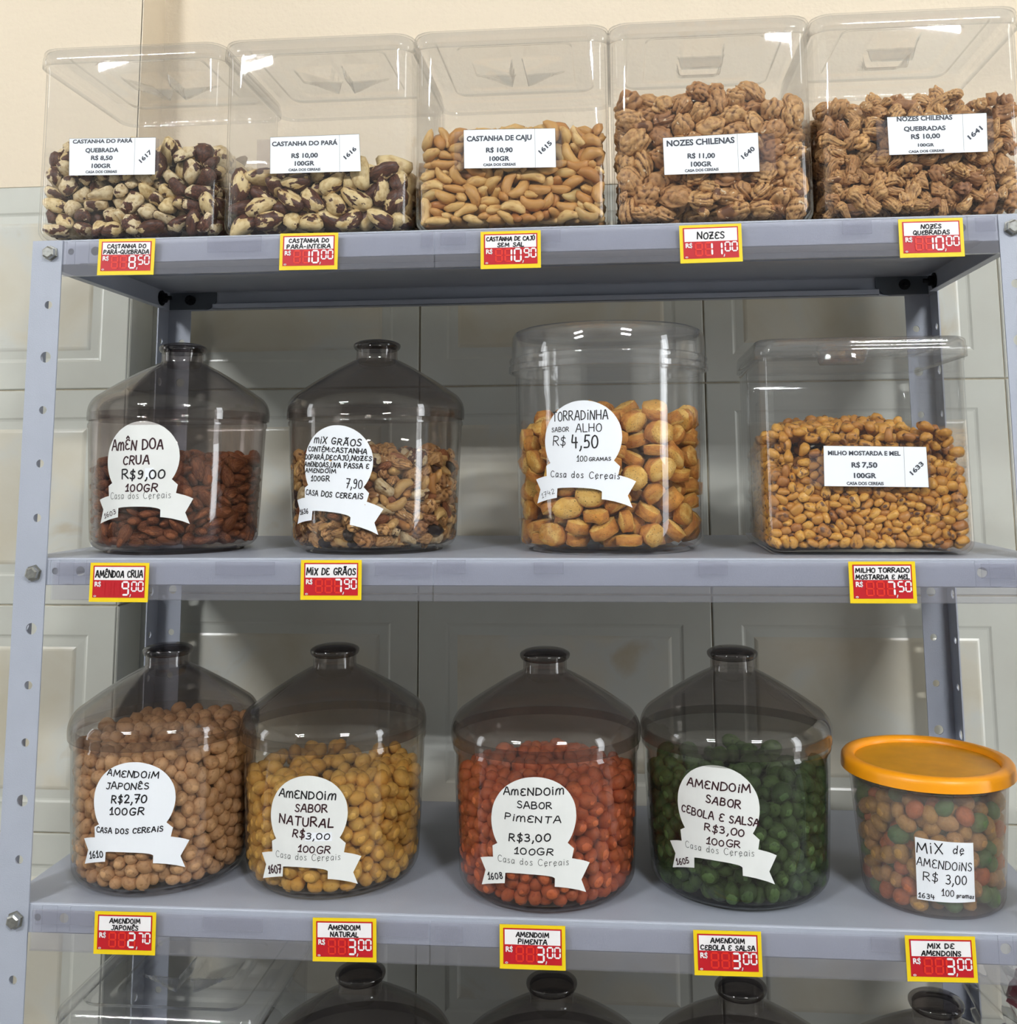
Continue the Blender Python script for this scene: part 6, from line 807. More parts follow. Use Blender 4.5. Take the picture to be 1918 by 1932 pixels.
NUTS["corn"] = (300, """-23 -171 20 12 -10 9 5,21 -171 107 8 -11 13 4,-80 -171 38 11 5 -5 4,-127 -170 76 -9 -6 -6 4,-23 -171 90 10 8 -8 4,82 -171 127 -1 13 -15 5,63 -166 158 3 16 8 5,-75 -171 144 3 -13 15 3
-82 -171 80 13 6 -4 3,161 -171 93 11 6 -10 4,-149 -168 125 -9 -1 5 4,-2 -167 109 19 1 -2 5,113 -171 59 16 -1 0 5,80 -169 37 -2 16 11 4,162 -168 47 -4 19 4 5,-157 -171 64 2 -16 12 3
135 -165 108 -3 5 9 5,35 -166 133 19 0 -4 5,12 -170 142 -11 13 8 3,-106 -167 30 -7 1 5 4,-163 -167 136 15 6 0 5,-165 -166 49 -7 4 4 4,-151 -166 19 -3 11 2 4,-122 -171 59 -9 -4 -5 2
-104 -169 81 2 -9 18 3,80 -170 146 -16 4 5 3,-48 -171 137 -7 -12 -9 2,-126 -166 27 3 12 10 4,-92 -170 58 2 -10 -17 3,-27 -171 111 4 11 -15 3,55 -163 137 14 11 -6 5,-2 -169 18 -2 -7 -18 3
-41 -165 18 -5 -4 4 5,154 -168 135 4 16 -7 4,59 -171 123 -5 -16 -11 2,4 -166 30 10 -16 5 5,-1 -166 84 6 0 -18 5,125 -168 84 3 -12 2 4,-74 -171 107 13 -7 10 2,39 -172 118 12 -2 1 3
-115 -172 140 5 11 -15 2,-77 -166 125 -4 6 5 4,-61 -167 27 1 20 -3 4,-115 -171 98 2 12 -15 3,-50 -170 115 -11 -10 -4 3,65 -170 63 -16 -1 -6 2,19 -165 124 19 3 -3 5,41 -169 151 -4 -11 -5 3
20 -167 58 -20 1 -2 5,-156 -167 95 -6 0 -19 5,14 -103 191 -6 17 6 5,-3 -171 128 -12 -3 1 2,-18 -168 57 -4 6 -2 5,42 -168 96 -4 5 -2 4,-93 -166 95 20 -1 0 5,100 -165 135 0 6 12 5
153 -166 115 -3 3 8 5,137 -171 143 1 -17 10 2,-167 -167 17 16 -5 -9 5,-46 -164 50 9 3 10 5,-106 -165 126 -18 -8 3 5,117 -169 121 -11 -10 -12 2,171 -167 108 -3 12 0 4,35 -167 21 8 -1 18 5
152 -165 68 -8 0 -12 5,-82 -84 204 0 4 -20 5,-170 -167 91 11 8 15 2,63 -163 24 1 9 4 5,-29 -170 137 -10 3 6 2,164 -169 21 -4 19 4 3,137 -164 31 -10 6 -11 5,-120 -168 113 3 7 -17 2
136 -166 127 -17 -8 -5 5,104 -168 107 -8 -2 -10 2,50 -91 202 1 5 17 3,141 -168 57 -2 -3 -19 4,-105 -87 204 -6 0 9 5,138 -167 76 18 0 9 4,-59 -164 163 -10 -16 1 5,20 -162 160 -1 -5 14 4
-61 -162 120 12 -5 -15 5,82 -167 15 0 5 18 3,11 -169 68 -4 18 1 3,51 -158 100 -10 -13 11 5,91 -85 213 4 20 0 4,-86 -121 171 -6 5 18 4,-138 -165 18 -10 -12 9 5,-145 -167 145 -1 -13 -6 3
132 -163 151 10 13 -4 3,-107 -161 67 -7 -18 2 5,54 -70 221 -17 -3 10 5,6 -145 161 15 6 -11 4,128 -163 46 14 13 -3 4,110 -164 40 -3 -2 13 5,17 -59 226 -15 11 3 5,-90 -159 106 18 -4 -5 4
44 -167 64 5 -4 -19 4,109 -169 91 2 -19 -5 3,-111 -165 46 -4 1 17 4,-129 -84 202 16 12 -1 5,-167 -167 35 -8 -18 -3 2,-62 -165 65 7 -15 -8 4,-135 -168 99 4 0 -20 3,113 -165 144 -1 5 17 4
99 -166 26 3 20 1 4,18 -166 16 0 -3 15 3,32 -165 36 16 -11 1 3,123 -64 211 -18 -2 6 5,-75 -169 60 -15 6 12 2,-164 -127 150 15 -5 -2 4,18 -158 45 16 8 8 5,-12 -168 36 1 12 -5 3
168 -157 125 -2 6 13 4,27 -37 237 10 -6 -6 5,96 -156 149 -11 2 10 5,71 -167 113 6 -2 -6 3,-169 -55 177 1 17 2 4,51 -168 39 -20 -1 -1 2,-60 -164 41 9 -17 -1 4,46 -159 80 -7 -10 9 4
-39 -152 166 -4 9 -9 5,-1 -73 217 3 9 -14 2,-48 -166 69 -13 -13 7 4,-43 -105 182 -12 8 -6 4,119 -169 32 8 -2 -18 3,-130 -165 44 15 13 2 4,68 -166 47 -14 13 -2 4,-5 -167 70 -2 -5 0 3
-19 -163 153 15 12 2 4,-104 -159 144 -5 9 15 4,-13 -165 141 13 15 -3 4,35 -73 220 0 -2 -3 3,-65 -53 229 1 1 9 5,121 -162 100 19 2 -3 3,-29 -76 223 10 -1 -16 3,-43 -164 152 -9 5 -12 5
166 -157 144 7 10 16 4,-39 -169 33 0 -19 5 2,127 -137 160 14 10 -10 3,111 -123 161 -10 12 6 4,-156 -162 78 16 -11 -3 5,-102 -138 157 15 10 -6 5,77 -39 229 -4 18 8 3,5 -112 175 2 10 11 5
110 -160 16 0 5 -15 5,-34 -169 55 1 7 -1 2,-168 -163 73 -6 -1 -15 3,79 -169 97 -4 -2 -19 2,-67 -167 14 -8 18 -2 3,-148 -166 39 -17 -11 -3 3,-124 -158 143 -6 -2 -16 5,-83 -68 213 -2 2 10 4
25 -119 174 3 -1 18 4,-26 -94 203 1 -3 -13 4,40 -160 50 10 2 10 4,-84 -168 15 -6 2 18 2,91 -162 68 2 -2 -16 4,15 -77 213 11 -16 1 4,-43 -165 90 1 4 14 3,166 -164 36 4 -2 -18 5
86 -165 56 -1 0 12 4,-36 -168 79 1 0 -7 2,-32 -163 124 19 6 1 3,-103 -169 17 4 -19 -3 2,62 -162 76 -4 -3 14 4,-59 -64 214 12 -10 -6 5,141 -161 91 12 15 1 4,-58 -169 85 1 2 0 2
78 -91 202 -7 19 -2 3,151 -92 176 4 -4 14 4,-8 -53 227 -5 16 10 4,151 -161 153 -1 -3 14 5,-134 -166 115 11 9 8 3,7 -85 203 14 -13 -3 5,-151 -169 107 20 0 -1 2,139 -166 15 -2 -4 5 3
-139 -160 64 19 -1 -6 4,-147 -56 189 2 -5 -17 3,86 -164 107 14 -13 4 4,-89 -168 118 -6 1 -18 2,101 -90 203 3 -4 -19 3,-51 -72 202 9 17 1 3,94 -166 80 2 3 13 3,-39 -73 213 7 5 6 2
-67 -128 163 -6 9 3 5,-2 -163 57 10 -17 3 3,-140 -157 83 -8 -17 1 5,-118 -158 13 -4 -20 0 2,-26 -158 41 -2 0 4 3,76 -169 85 -1 2 -19 2,-85 -130 160 -3 -1 -4 3,166 -169 63 5 -4 -19 2
61 -166 89 2 -6 -14 3,1 -164 46 -3 -2 13 3,-29 -169 160 0 18 -2 2,52 -167 52 2 0 13 2,-67 -74 204 10 -4 -11 3,-169 -166 115 -2 -3 13 2,56 -168 14 -1 3 3 2,-145 -162 52 -10 17 0 4
32 -165 82 4 -3 -15 3,21 -166 87 14 13 3 2,69 -84 213 0 1 17 3,-134 -166 133 10 -12 -9 2,-94 -166 135 -6 -1 15 2,-83 -23 228 -3 2 -3 5,-89 -166 25 -9 17 -5 2,29 -162 69 -1 -1 20 2
-19 -163 74 2 -2 -17 3,32 -156 147 -5 -7 -12 5,-116 -125 163 9 16 7 2,-21 -77 214 4 0 -20 2,-1 -24 239 -16 -7 5 4,29 -85 203 3 -2 1 3,103 -10 238 -9 -7 6 4,168 -166 77 14 14 1 3
-30 -116 173 -3 3 19 5,125 -166 21 1 2 -12 2,78 -160 30 2 -8 16 4,99 -157 89 19 3 -5 5,124 -157 135 -9 16 8 2,-9 -140 166 14 9 2 2,-6 -166 96 13 14 2 2,-127 -69 212 1 0 7 4
-56 -160 141 -1 -6 -16 4,-168 -66 164 14 14 -4 4,-46 -7 239 -1 3 16 5,64 8 242 12 14 -7 5,-34 -156 65 12 13 -8 3,-57 -166 97 -3 -2 11 2,-46 -63 223 -1 3 15 3,102 -165 121 15 13 1 2
111 -161 76 16 1 10 2,35 -104 178 -6 -18 -6 3,-1 -166 152 -1 -1 12 2,-112 -24 222 9 3 -3 5,-139 -84 166 -14 -10 7 3,-125 -159 86 -1 10 3 4,-116 -147 152 1 3 12 5,73 -162 131 7 15 -7 2
-152 71 206 10 12 -9 4,141 -47 186 5 -3 -14 4,-130 -46 218 1 16 2 4,149 -166 30 10 -11 -11 2,153 -157 81 -10 -2 -13 5,98 -160 47 14 13 1 4,144 -155 46 0 -3 16 3,119 -80 201 -18 8 2 2
-108 -71 209 -3 15 7 4,52 -111 173 -6 -2 15 5,-141 -57 173 -3 5 7 3,-70 -156 152 6 -11 1 4,42 -33 232 0 -1 15 4,-57 35 243 18 8 -4 5,88 -64 221 -16 11 -2 2,-123 -150 122 12 15 0 5
-167 -154 101 -4 9 16 3,126 -157 65 3 5 6 5,-11 -79 203 3 5 12 2,78 -157 74 -18 8 -3 3,140 -56 197 2 7 -12 2,-38 -25 232 -20 -3 -1 3,-14 -163 125 0 16 -8 2,-62 -105 176 18 0 9 4
-36 -161 100 -1 -1 -16 3,-140 -158 33 3 1 -14 4,-97 -160 40 3 20 2 2,-96 102 243 -5 -2 9 3,138 28 188 -7 -8 12 3,139 144 190 -1 14 6 5,-170 -151 135 -12 2 15 5,-129 -131 153 -3 0 7 4
-88 -159 68 -5 11 8 5,-135 8 210 3 16 -11 2,-152 -85 158 13 12 -2 3,48 -156 28 -10 14 -7 5,-111 -158 101 13 -10 8 5,144 -106 164 4 18 -7 4,166 -99 168 2 -4 -16 5,141 -77 172 14 -15 -2 4
45 -148 158 7 18 5 5,-167 -112 155 15 -10 6 4,165 -113 159 -3 20 -2 3,-84 -156 145 -14 1 -11 3,-171 46 187 -10 -11 11 5,-136 -36 201 -4 20 0 3,-96 -57 217 17 9 0 4,46 -131 164 0 -19 5 4
-149 -155 111 3 -19 5 4,165 -156 15 4 -2 4 3,93 -111 162 8 13 -1 4,-171 -51 49 -12 -3 14 5,-150 29 198 -4 18 -2 5,-171 -138 117 -12 -4 14 3,50 -75 208 -1 4 11 4,-74 -156 82 5 12 13 4
21 -143 86 15 5 12 5,-161 -3 188 -11 -13 3 5,-56 -120 173 -11 14 -8 5,-90 4 233 18 -8 -1 4,16 -22 239 -2 11 -13 4,-54 -153 79 -5 19 -2 5,-147 -26 191 -12 -5 -1 2,-171 -77 68 -10 -6 14 4
-171 84 110 12 -8 -11 5,22 -154 29 1 8 -11 3,-4 -142 149 5 11 9 4,-155 -150 140 13 -8 -7 5,67 -7 234 -18 -9 4 4,-171 79 129 -9 -8 12 4,69 -74 203 3 1 10 3,-157 -53 167 2 6 13 5
-71 -144 51 -2 -18 -8 4,22 -156 98 -3 0 3 4,95 -140 157 17 -10 1 5,-171 -66 127 9 -11 -11 3,63 -118 166 -5 -5 4 2,104 -155 60 5 -9 -13 2,149 -142 101 10 -3 -9 4,67 -154 102 4 2 18 2
138 42 173 -11 -9 10 4,112 -146 148 2 9 16 4,-17 -31 231 14 -12 -8 5,-101 149 237 4 -1 -2 4,-170 -144 42 6 -10 -10 4,-170 125 40 -6 -11 9 5,-171 -3 47 -6 15 0 2,8 -131 169 5 -19 4 4
-136 112 214 0 1 -9 5,-167 23 187 -5 -2 18 3,-119 123 225 2 -3 10 5,151 -64 183 9 -1 17 2,-55 -158 107 3 3 -20 2,-38 -160 111 -10 17 -1 2,-164 57 193 15 -8 -5 4,-172 85 19 -1 -16 -1 2
-23 29 241 7 -18 -4 5,143 -10 184 15 12 -4 5,-172 -44 104 -11 -9 13 2,-170 149 158 -13 -8 12 5,-169 -100 121 -8 15 -3 5,-167 -81 108 -2 6 12 4,-167 -145 15 -1 5 6 2,-168 -32 141 -4 1 -16 5
-161 -155 123 10 -17 -1 2,-14 -101 173 -7 0 -19 4,104 -141 14 19 4 -2 4,-70 -151 28 -13 -11 -6 4,-168 111 144 -14 1 -10 4,14 -157 112 -2 4 1 3,68 -155 145 -2 9 18 5,-168 -132 138 -5 9 13 3
-35 -58 205 -19 1 5 4,107 -156 109 18 -4 1 4,-113 -43 215 7 19 1 5,-61 -11 233 18 -9 -1 5,-141 -41 182 9 -1 -12 5,-169 76 162 12 12 10 5,-92 -62 203 -3 3 -19 4,-168 -125 83 9 16 -3 4
-172 61 52 -14 2 14 2,-166 -53 147 -10 3 1 2,-85 89 240 0 16 9 3,-168 -123 46 6 -8 13 3,-171 -31 40 12 -6 -15 3,-77 -56 220 -2 1 -15 3,-157 -30 178 18 -4 -7 4,37 -64 203 3 4 9 5
-167 -80 89 4 12 -8 4,-170 34 151 -11 -4 -15 2,-172 -36 87 -11 -10 12 2,-171 35 88 -5 -15 3 2,-170 133 120 12 -4 -14 5,-165 167 176 6 0 0 5,-166 -150 29 1 7 17 2,-166 37 24 1 0 3 3
-80 -158 49 -2 -2 -4 2,91 -74 202 10 17 1 3,-172 -3 87 -10 -6 14 3,51 -157 118 19 1 -5 5,-91 -149 124 -5 18 0 4,2 -156 133 -4 4 16 5,-41 -154 28 3 -10 -16 4,-119 -157 57 -5 -5 -17 3
-54 -144 148 0 4 3 5,145 59 190 -3 17 10 5,-137 -146 140 -4 10 -16 3,-17 -144 72 -14 8 -1 5,-6 -64 211 -2 11 -8 2,138 94 169 14 -7 -13 3,-128 -150 104 -1 8 6 2,140 88 188 -1 -5 -17 2
-123 18 222 0 1 -8 5,-166 5 101 8 15 -9 5,-166 -84 16 2 4 7 4,-169 63 98 -17 8 -3 2,-171 -61 81 -10 -8 13 4,-87 27 235 -2 -14 12 4,-166 15 14 20 -1 -2 3,-164 -135 53 18 8 -3 3
-170 91 43 9 -9 -11 5,-170 51 74 -11 -5 14 5,109 6 228 -4 -2 14 4,-138 132 214 8 7 -16 3,-165 113 87 20 1 -2 4,-171 124 98 2 12 8 3,-54 -144 162 4 5 -3 5,146 -150 13 -20 3 0 2
164 -141 18 -16 -3 2 5,-49 -143 43 3 -3 17 5,94 -157 35 -3 0 -15 2,-55 -146 59 -6 11 -3 4,139 -34 202 -11 13 -3 5,-172 14 38 -11 -6 14 2,-75 -152 96 11 16 3 4,31 -149 44 9 -13 -9 3
73 -159 62 -4 -4 -8 3,-32 -41 225 15 13 -1 5,38 -159 109 1 -2 -10 2,84 -155 118 -1 -19 6 4,109 -149 130 1 -14 10 4,51 26 242 -5 -2 18 2,41 -58 217 -16 9 -4 3,-165 -145 87 5 0 4 3
145 -23 175 -1 -18 8 4,-149 -147 98 2 2 12 2,-128 -58 203 3 -2 1 4,-163 -141 66 18 8 -4 4,-169 -42 69 4 12 -11 2,-165 110 182 14 9 -4 5,-169 167 148 -4 14 6 5,-167 -111 28 2 7 8 4
-166 -17 23 -16 6 -2 3,-99 -153 50 18 -8 5 3,-167 -107 72 2 -2 12 2,-146 -135 147 -13 -10 4 2,18 64 243 -4 -6 18 5,-165 -40 155 -17 6 0 5,-168 18 140 -12 15 -4 5,-167 -2 151 -5 -11 -14 4
-171 19 167 -12 -4 15 2,-171 41 116 8 -9 -11 2,126 -144 14 13 15 1 5,-166 66 37 3 -1 -2 3,-168 138 55 -2 2 -16 4,-167 21 63 19 -1 -1 2,68 -54 217 1 -6 14 3,12 -151 145 -7 4 17 5
-167 85 144 -6 19 -1 2,-169 126 167 3 7 14 3,-167 6 119 -9 -18 -2 4,-168 -10 168 5 10 -3 4,-46 -126 164 1 -14 -10 5,-71 -157 132 13 -14 -3 4,-169 -13 125 2 13 -4 4,-52 -148 14 19 5 0 4
152 -149 31 16 -2 1 5,82 -150 86 2 2 -1 3,6 -148 81 -15 -11 4 2,-20 -152 95 -18 -1 -8 5,-129 -145 50 -8 -4 10 2,55 -147 58 -11 13 0 3,35 -146 82 -4 10 11 3,-12 -151 31 4 -19 3 2
-8 -152 113 -8 16 -9 3,139 166 171 -13 8 -13 4,-44 -150 125 -10 6 16 4,-169 -112 15 4 0 16 3,-168 -60 26 12 -15 4 3,-164 -32 14 20 2 -1 5,-171 43 47 -8 -9 11 2,-148 58 197 3 14 4 5
-169 -90 28 -14 -14 5 2,-28 -73 203 0 -2 -19 2,-147 161 210 4 0 -9 3,-108 -152 81 3 5 -1 4,-168 73 67 6 8 14 4,-170 90 74 -8 -4 -16 2,-168 4 134 -2 -3 -14 3,-167 167 126 7 4 18 4
-105 90 227 1 16 -10 5,-169 91 175 -14 -14 2 2,-170 40 168 -9 4 -15 3,-102 -5 224 17 -9 -5 5,-167 -23 65 13 15 -3 5,-75 -133 151 5 17 -9 2,153 -28 191 -5 5 7 3,-54 -148 98 -19 3 1 2
-170 129 78 -3 15 -4 4,-168 -126 101 -6 16 -5 3,167 -151 106 -2 17 -10 2,-112 -141 15 1 5 17 4,81 -151 15 -2 5 19 3,-167 -106 47 0 4 -7 2,-76 -151 62 -2 17 9 5,-2 -7 235 -7 1 -19 5
-24 -59 217 16 3 -6 3,-167 -65 109 9 16 -6 4,146 42 197 -3 5 18 2,-167 -88 151 19 -1 -3 3,-136 -137 33 -5 8 14 5,144 105 191 -3 -11 16 3,142 113 181 3 8 -17 3,-32 -98 177 -11 -9 -12 3
14 -5 236 0 6 -12 2,6 -141 119 -18 3 6 4,-17 -144 143 -4 1 -12 3,-138 -125 40 -3 -2 -5 5,-60 135 202 -15 13 -1 5,1 -46 204 4 1 17 4,2 106 202 0 20 0 3,28 133 202 -7 18 -2 3
-16 119 203 2 -3 -8 4,44 -145 67 -15 2 -12 3,142 71 185 -18 -5 -5 2,-96 -138 113 6 1 -17 5,-35 -142 145 -14 2 14 5,-170 164 60 -11 2 -16 3,-171 162 106 -11 -4 15 5,-146 2 194 -3 -1 -19 3
75 -126 162 -12 -11 4 4,30 -149 14 -6 19 0 4,-145 144 207 -17 -4 -8 3,143 -53 173 -8 -18 4 2,-167 -110 89 -6 9 16 4,-112 -150 114 -4 3 19 4,-40 17 242 6 3 -19 3,-165 66 16 3 -3 19 3
-14 -157 18 -6 8 14 3,-91 -151 14 4 -19 0 4,120 -151 54 -11 -11 -4 2,-107 -55 201 -13 15 -2 2,-129 -16 211 10 0 -15 4,-163 6 73 -4 -2 0 5,-167 111 160 17 10 2 3,-169 94 153 -12 16 -2 2
-92 62 231 -11 0 13 2,155 -40 181 -3 -11 16 2,160 -75 170 -6 16 10 4,62 -138 21 18 -5 -5 5,-167 -79 46 -5 -1 14 4,168 -153 64 15 -9 8 3,-76 -54 205 8 -9 0 2,-169 21 50 10 16 -1 3
-147 -69 163 17 8 3 2,138 0 163 -11 -4 15 5,-63 26 233 17 1 -3 2,-167 20 111 -11 17 -1 5,-137 -102 152 10 7 11 3,-166 -47 128 -20 2 1 2,93 21 236 2 4 19 2,-165 -120 118 -7 2 3 4
-65 48 237 14 6 -1 2,-167 10 157 -4 -6 -16 4,-168 -65 14 9 -18 -1 3,-153 -146 16 -12 -15 6 2,-167 164 27 -11 16 5 3,80 -151 46 -9 -18 -3 5,-166 -41 31 -10 -1 17 4,-162 -106 58 2 -20 0 4
-168 146 43 -18 7 -4 2,-169 21 76 -11 15 -6 2,-74 -153 115 10 2 -8 3,4 -152 98 1 13 4 2,79 -20 229 17 10 2 5,-70 11 232 0 0 6 5,-172 105 111 3 -14 -6 2,-170 -26 109 0 16 -5 3
-164 60 173 14 -2 4 4,-167 112 125 -7 2 -16 5,-84 -142 35 8 -2 -17 4,2 -147 37 3 -1 18 3,66 -144 36 -2 -8 3 2,50 -145 42 2 -19 5 3,-19 -129 49 -1 1 -3 5,139 119 199 -3 -9 -13 2
137 71 201 -15 13 -1 3,144 19 164 4 18 7 4,-165 120 63 -2 -4 -19 3,-33 -152 80 0 -18 6 2,112 -131 100 -17 10 0 5,-165 101 79 19 -1 -3 3,-139 -66 153 -6 -7 10 5,148 -153 124 4 -19 -5 4
-25 -145 130 -13 15 -3 5,-97 150 202 13 15 2 4,30 113 201 -14 14 3 2,150 -146 58 -16 11 4 3,-34 -26 202 -2 -20 -1 3,140 -9 197 11 -17 1 2,83 -143 62 -9 15 -4 4,-43 122 204 -11 6 -2 2
96 83 203 -2 6 -14 3,47 114 204 -7 -14 11 3,-51 -29 212 -2 0 19 5,-80 131 202 10 17 1 5,24 171 204 -16 -2 1 2,116 103 203 0 7 -18 2,-56 -137 90 -1 -8 16 3,-68 -143 88 -11 -14 -8 2
-55 -44 220 1 -5 19 3,76 15 231 -7 -12 14 5,59 -136 151 7 -6 -16 5,144 79 175 -5 18 -2 5,-168 106 14 -14 -14 2 5,55 -151 13 20 3 0 2,-171 139 26 7 -11 -10 3,-24 -132 160 6 17 -3 3
89 -1 232 6 -2 19 3,-164 129 16 -5 2 3 5,112 -9 215 -6 11 15 2,120 -47 205 9 -17 2 4,95 -14 221 10 15 -9 4,-170 146 94 11 -12 -8 3,-164 70 82 -17 10 0 4,-169 166 83 -12 -16 -2 2
-169 -36 172 12 15 5 2,-167 -115 132 6 10 1 3,-165 -29 126 19 4 3 2,-32 -145 13 13 -15 -2 2,-166 168 16 3 -2 19 4,-167 47 13 -5 19 0 2,-134 -141 14 -4 20 2 4,-156 -147 42 10 7 13 3
-116 -18 202 -12 16 1 4,-96 -24 202 -11 16 0 3,28 -148 63 -16 7 8 5,-167 146 67 -7 -18 4 4,-10 -141 93 -1 -9 12 5,-166 125 186 -4 14 -12 5,11 166 243 -2 6 18 3,-20 2 234 -12 -15 3 5
37 -12 239 -19 6 2 3,-118 -154 33 -6 1 -17 3,88 -47 215 12 3 1 3,-164 -22 79 -4 -20 -2 5,-147 -144 73 -4 19 1 3,-167 86 57 2 -4 17 2,-163 -122 62 1 6 -18 2,85 -147 101 9 -4 2 4
24 -45 222 -18 7 -3 3,-167 140 106 -16 11 1 3,-94 -38 221 -12 -15 -2 2,-3 41 239 -18 8 -1 3,-166 131 151 18 8 2 5,-104 -146 130 18 -3 6 4,-21 -143 21 19 -4 -4 3,-148 -142 27 19 -4 -5 2
3 -130 43 4 -17 -6 4,-62 -132 76 -15 -8 6 4,-164 167 44 6 -5 -4 3,-115 -38 204 3 2 4 3,33 -27 222 -12 -16 0 3,-167 -97 86 -7 -6 -11 3,120 -135 147 -1 8 14 3,-136 -117 102 13 15 3 2
-19 -144 117 -1 -5 -16 4,131 -144 98 1 -1 16 4,-161 47 105 -1 11 15 4,115 -130 36 -1 4 -19 5,134 -135 52 -3 -5 1 3,-112 -137 56 4 5 15 4,-80 169 203 4 -3 4 2,102 -135 63 -14 -10 6 4
-38 141 203 -20 -1 1 5,-10 -28 202 -2 -4 -19 2,110 -143 74 -4 3 10 3,88 137 203 -2 -3 6 3,-97 -143 60 -17 -10 5 3,51 -18 202 -17 -10 1 4,-15 -54 202 13 15 2 3,-45 165 208 14 -1 14 4
149 -139 85 19 -4 2 5,91 -134 78 -10 -13 11 3,52 -141 81 -2 -10 -17 4,-132 -121 81 -3 -6 -19 2,-78 -117 151 -1 8 -7 3,148 16 178 -20 -3 -2 3,114 -36 213 18 4 -5 3,-165 -70 152 -3 -2 -19 4
60 -57 202 -3 -2 -5 2,-85 -101 171 -19 -3 -6 3,170 -139 146 12 5 13 5,-111 46 228 -6 19 3 3,106 -62 202 14 -14 -1 4,162 -126 152 18 1 4 2,128 -121 158 10 -7 0 5,-33 57 243 18 -9 -3 4
32 86 243 6 -9 17 5,0 -141 15 -5 1 4 4,-69 -139 15 -5 -3 16 3,142 -132 15 -2 -4 19 3,9 -152 17 -9 -7 -3 2,-76 -157 37 -17 -7 -5 2,167 -131 53 -9 6 4 4,-162 -60 37 19 3 -4 3
-164 102 57 -9 6 -5 5,3 -135 75 4 0 9 4,166 -156 89 1 14 10 4,-164 -55 95 -3 -2 -13 2,-166 80 94 19 5 3 3,-161 6 174 3 9 -5 5,142 53 204 7 0 -19 4,-164 50 126 4 -16 8 3
-22 -144 156 -3 -5 -17 2,-89 -122 14 14 14 1 3,-166 0 24 0 19 -4 3,132 -144 38 8 2 3 3,-27 -149 52 4 -3 -18 5,83 -53 202 19 -6 -3 2,-156 -154 57 17 4 7 2,101 -38 202 12 -16 1 5
15 -100 173 6 16 -3 2,-94 -151 92 9 -1 -3 3,-94 -123 148 -11 -15 -7 3,-103 164 230 -19 6 1 4,116 -148 90 -3 -1 -16 2,-57 -26 225 -2 -1 -13 4,48 5 235 16 12 0 3,-154 -105 150 8 -7 -12 3
168 -132 108 -2 -4 10 4,-160 -60 137 -6 1 -7 2,-156 144 194 0 8 0 4,35 -136 28 7 8 14 3,93 -134 35 1 8 12 4,-102 -145 32 8 -5 -7 5,116 -148 28 -8 -17 5 2,-117 -141 42 -13 -13 7 5
-91 -139 45 -16 10 -4 3,-161 84 32 -3 -2 0 2,91 -126 56 -8 -4 14 3,22 20 202 13 15 1 4,-94 -5 201 -2 -20 0 2,-45 -42 202 13 15 1 4,-112 165 202 -13 15 3 5,-41 -142 55 3 4 -16 2
127 -150 80 -8 -3 -3 3,-92 -41 208 4 -2 -2 3,25 -128 80 5 -6 10 4,80 -66 210 -16 -10 3 2,98 -65 212 -19 6 -2 2,-72 -34 217 20 3 1 5,-150 -12 186 -12 -3 12 2,-143 5 175 -8 9 9 5
46 -15 227 1 -5 18 5,44 -139 94 14 11 -3 2,-164 -24 93 19 -4 -2 3,72 -137 113 6 -1 -7 4,36 -117 162 1 19 7 2,143 -62 161 -17 -5 5 2,-163 -142 105 -8 6 15 2,116 -145 112 -2 -17 10 5
139 -148 110 -2 4 16 4,-119 150 221 -2 19 4 5,-163 -52 117 4 19 3 2,-164 94 133 -1 -19 6 2,147 41 184 17 -10 -2 2,-144 -153 125 -6 -4 -16 2,-70 -109 160 -16 -9 5 3,14 -139 24 -7 2 -5 3
84 -143 26 -9 0 4 4,-81 -113 24 4 1 -8 2,-64 -131 34 2 19 -5 5,-165 31 34 0 10 -16 2,-9 -123 38 19 7 1 3,75 -132 46 -5 12 15 2,-33 -118 44 -16 11 1 2,114 -140 49 2 -17 -6 3
164 -146 47 -20 -4 -1 5,-150 -118 50 -14 -1 2 2,62 -136 54 1 -7 15 5,-145 -129 54 7 4 4 4,11 -18 203 1 4 -10 3,-60 161 202 17 -11 1 5,-48 -120 91 -13 -15 -2 4,117 117 204 2 12 -15 3
92 158 204 1 5 18 5,5 -150 66 -2 2 8 3,95 118 204 -2 1 19 3,68 -142 67 -16 -9 7 2,52 168 202 0 5 -18 2,-98 127 204 3 4 -10 4,-48 0 204 4 2 -11 4,-127 -131 59 18 -1 8 3
-103 33 201 4 19 2 2,17 -113 76 1 -15 7 4,-61 -44 205 -19 1 -5 4,137 -140 69 8 18 0 5,-142 -138 65 -1 -4 19 2,77 98 203 -1 -4 -20 3,-40 -141 68 -19 -4 -1 4,136 96 203 6 9 12 5
-118 25 205 17 -5 -3 4,119 -120 65 12 14 -7 2,83 -4 203 5 1 -19 2,118 83 204 8 18 1 5,-78 150 206 -4 -19 5 5,99 -123 109 -15 11 -7 3,-25 -112 160 -3 -7 7 5,78 -125 87 3 -4 4 2
5 -136 90 -5 18 -4 2,94 -132 96 5 -17 4 5,-45 -138 104 -11 8 -5 3,73 -136 98 0 -10 -13 2,-89 -138 100 14 -14 0 2,47 -150 139 -14 -1 -14 2,57 -122 121 -8 1 -16 5,-69 -135 126 -18 -5 6 5
-79 -98 156 -15 1 3 3,26 -149 119 -5 -14 13 4,147 131 187 1 -8 -18 2,153 -128 131 1 2 -7 4,-76 -141 141 20 -1 4 3,153 165 171 -7 14 -11 4,19 -150 131 15 -13 4 2,-162 29 174 14 -12 -6 3
152 -138 143 -6 -14 12 4""")
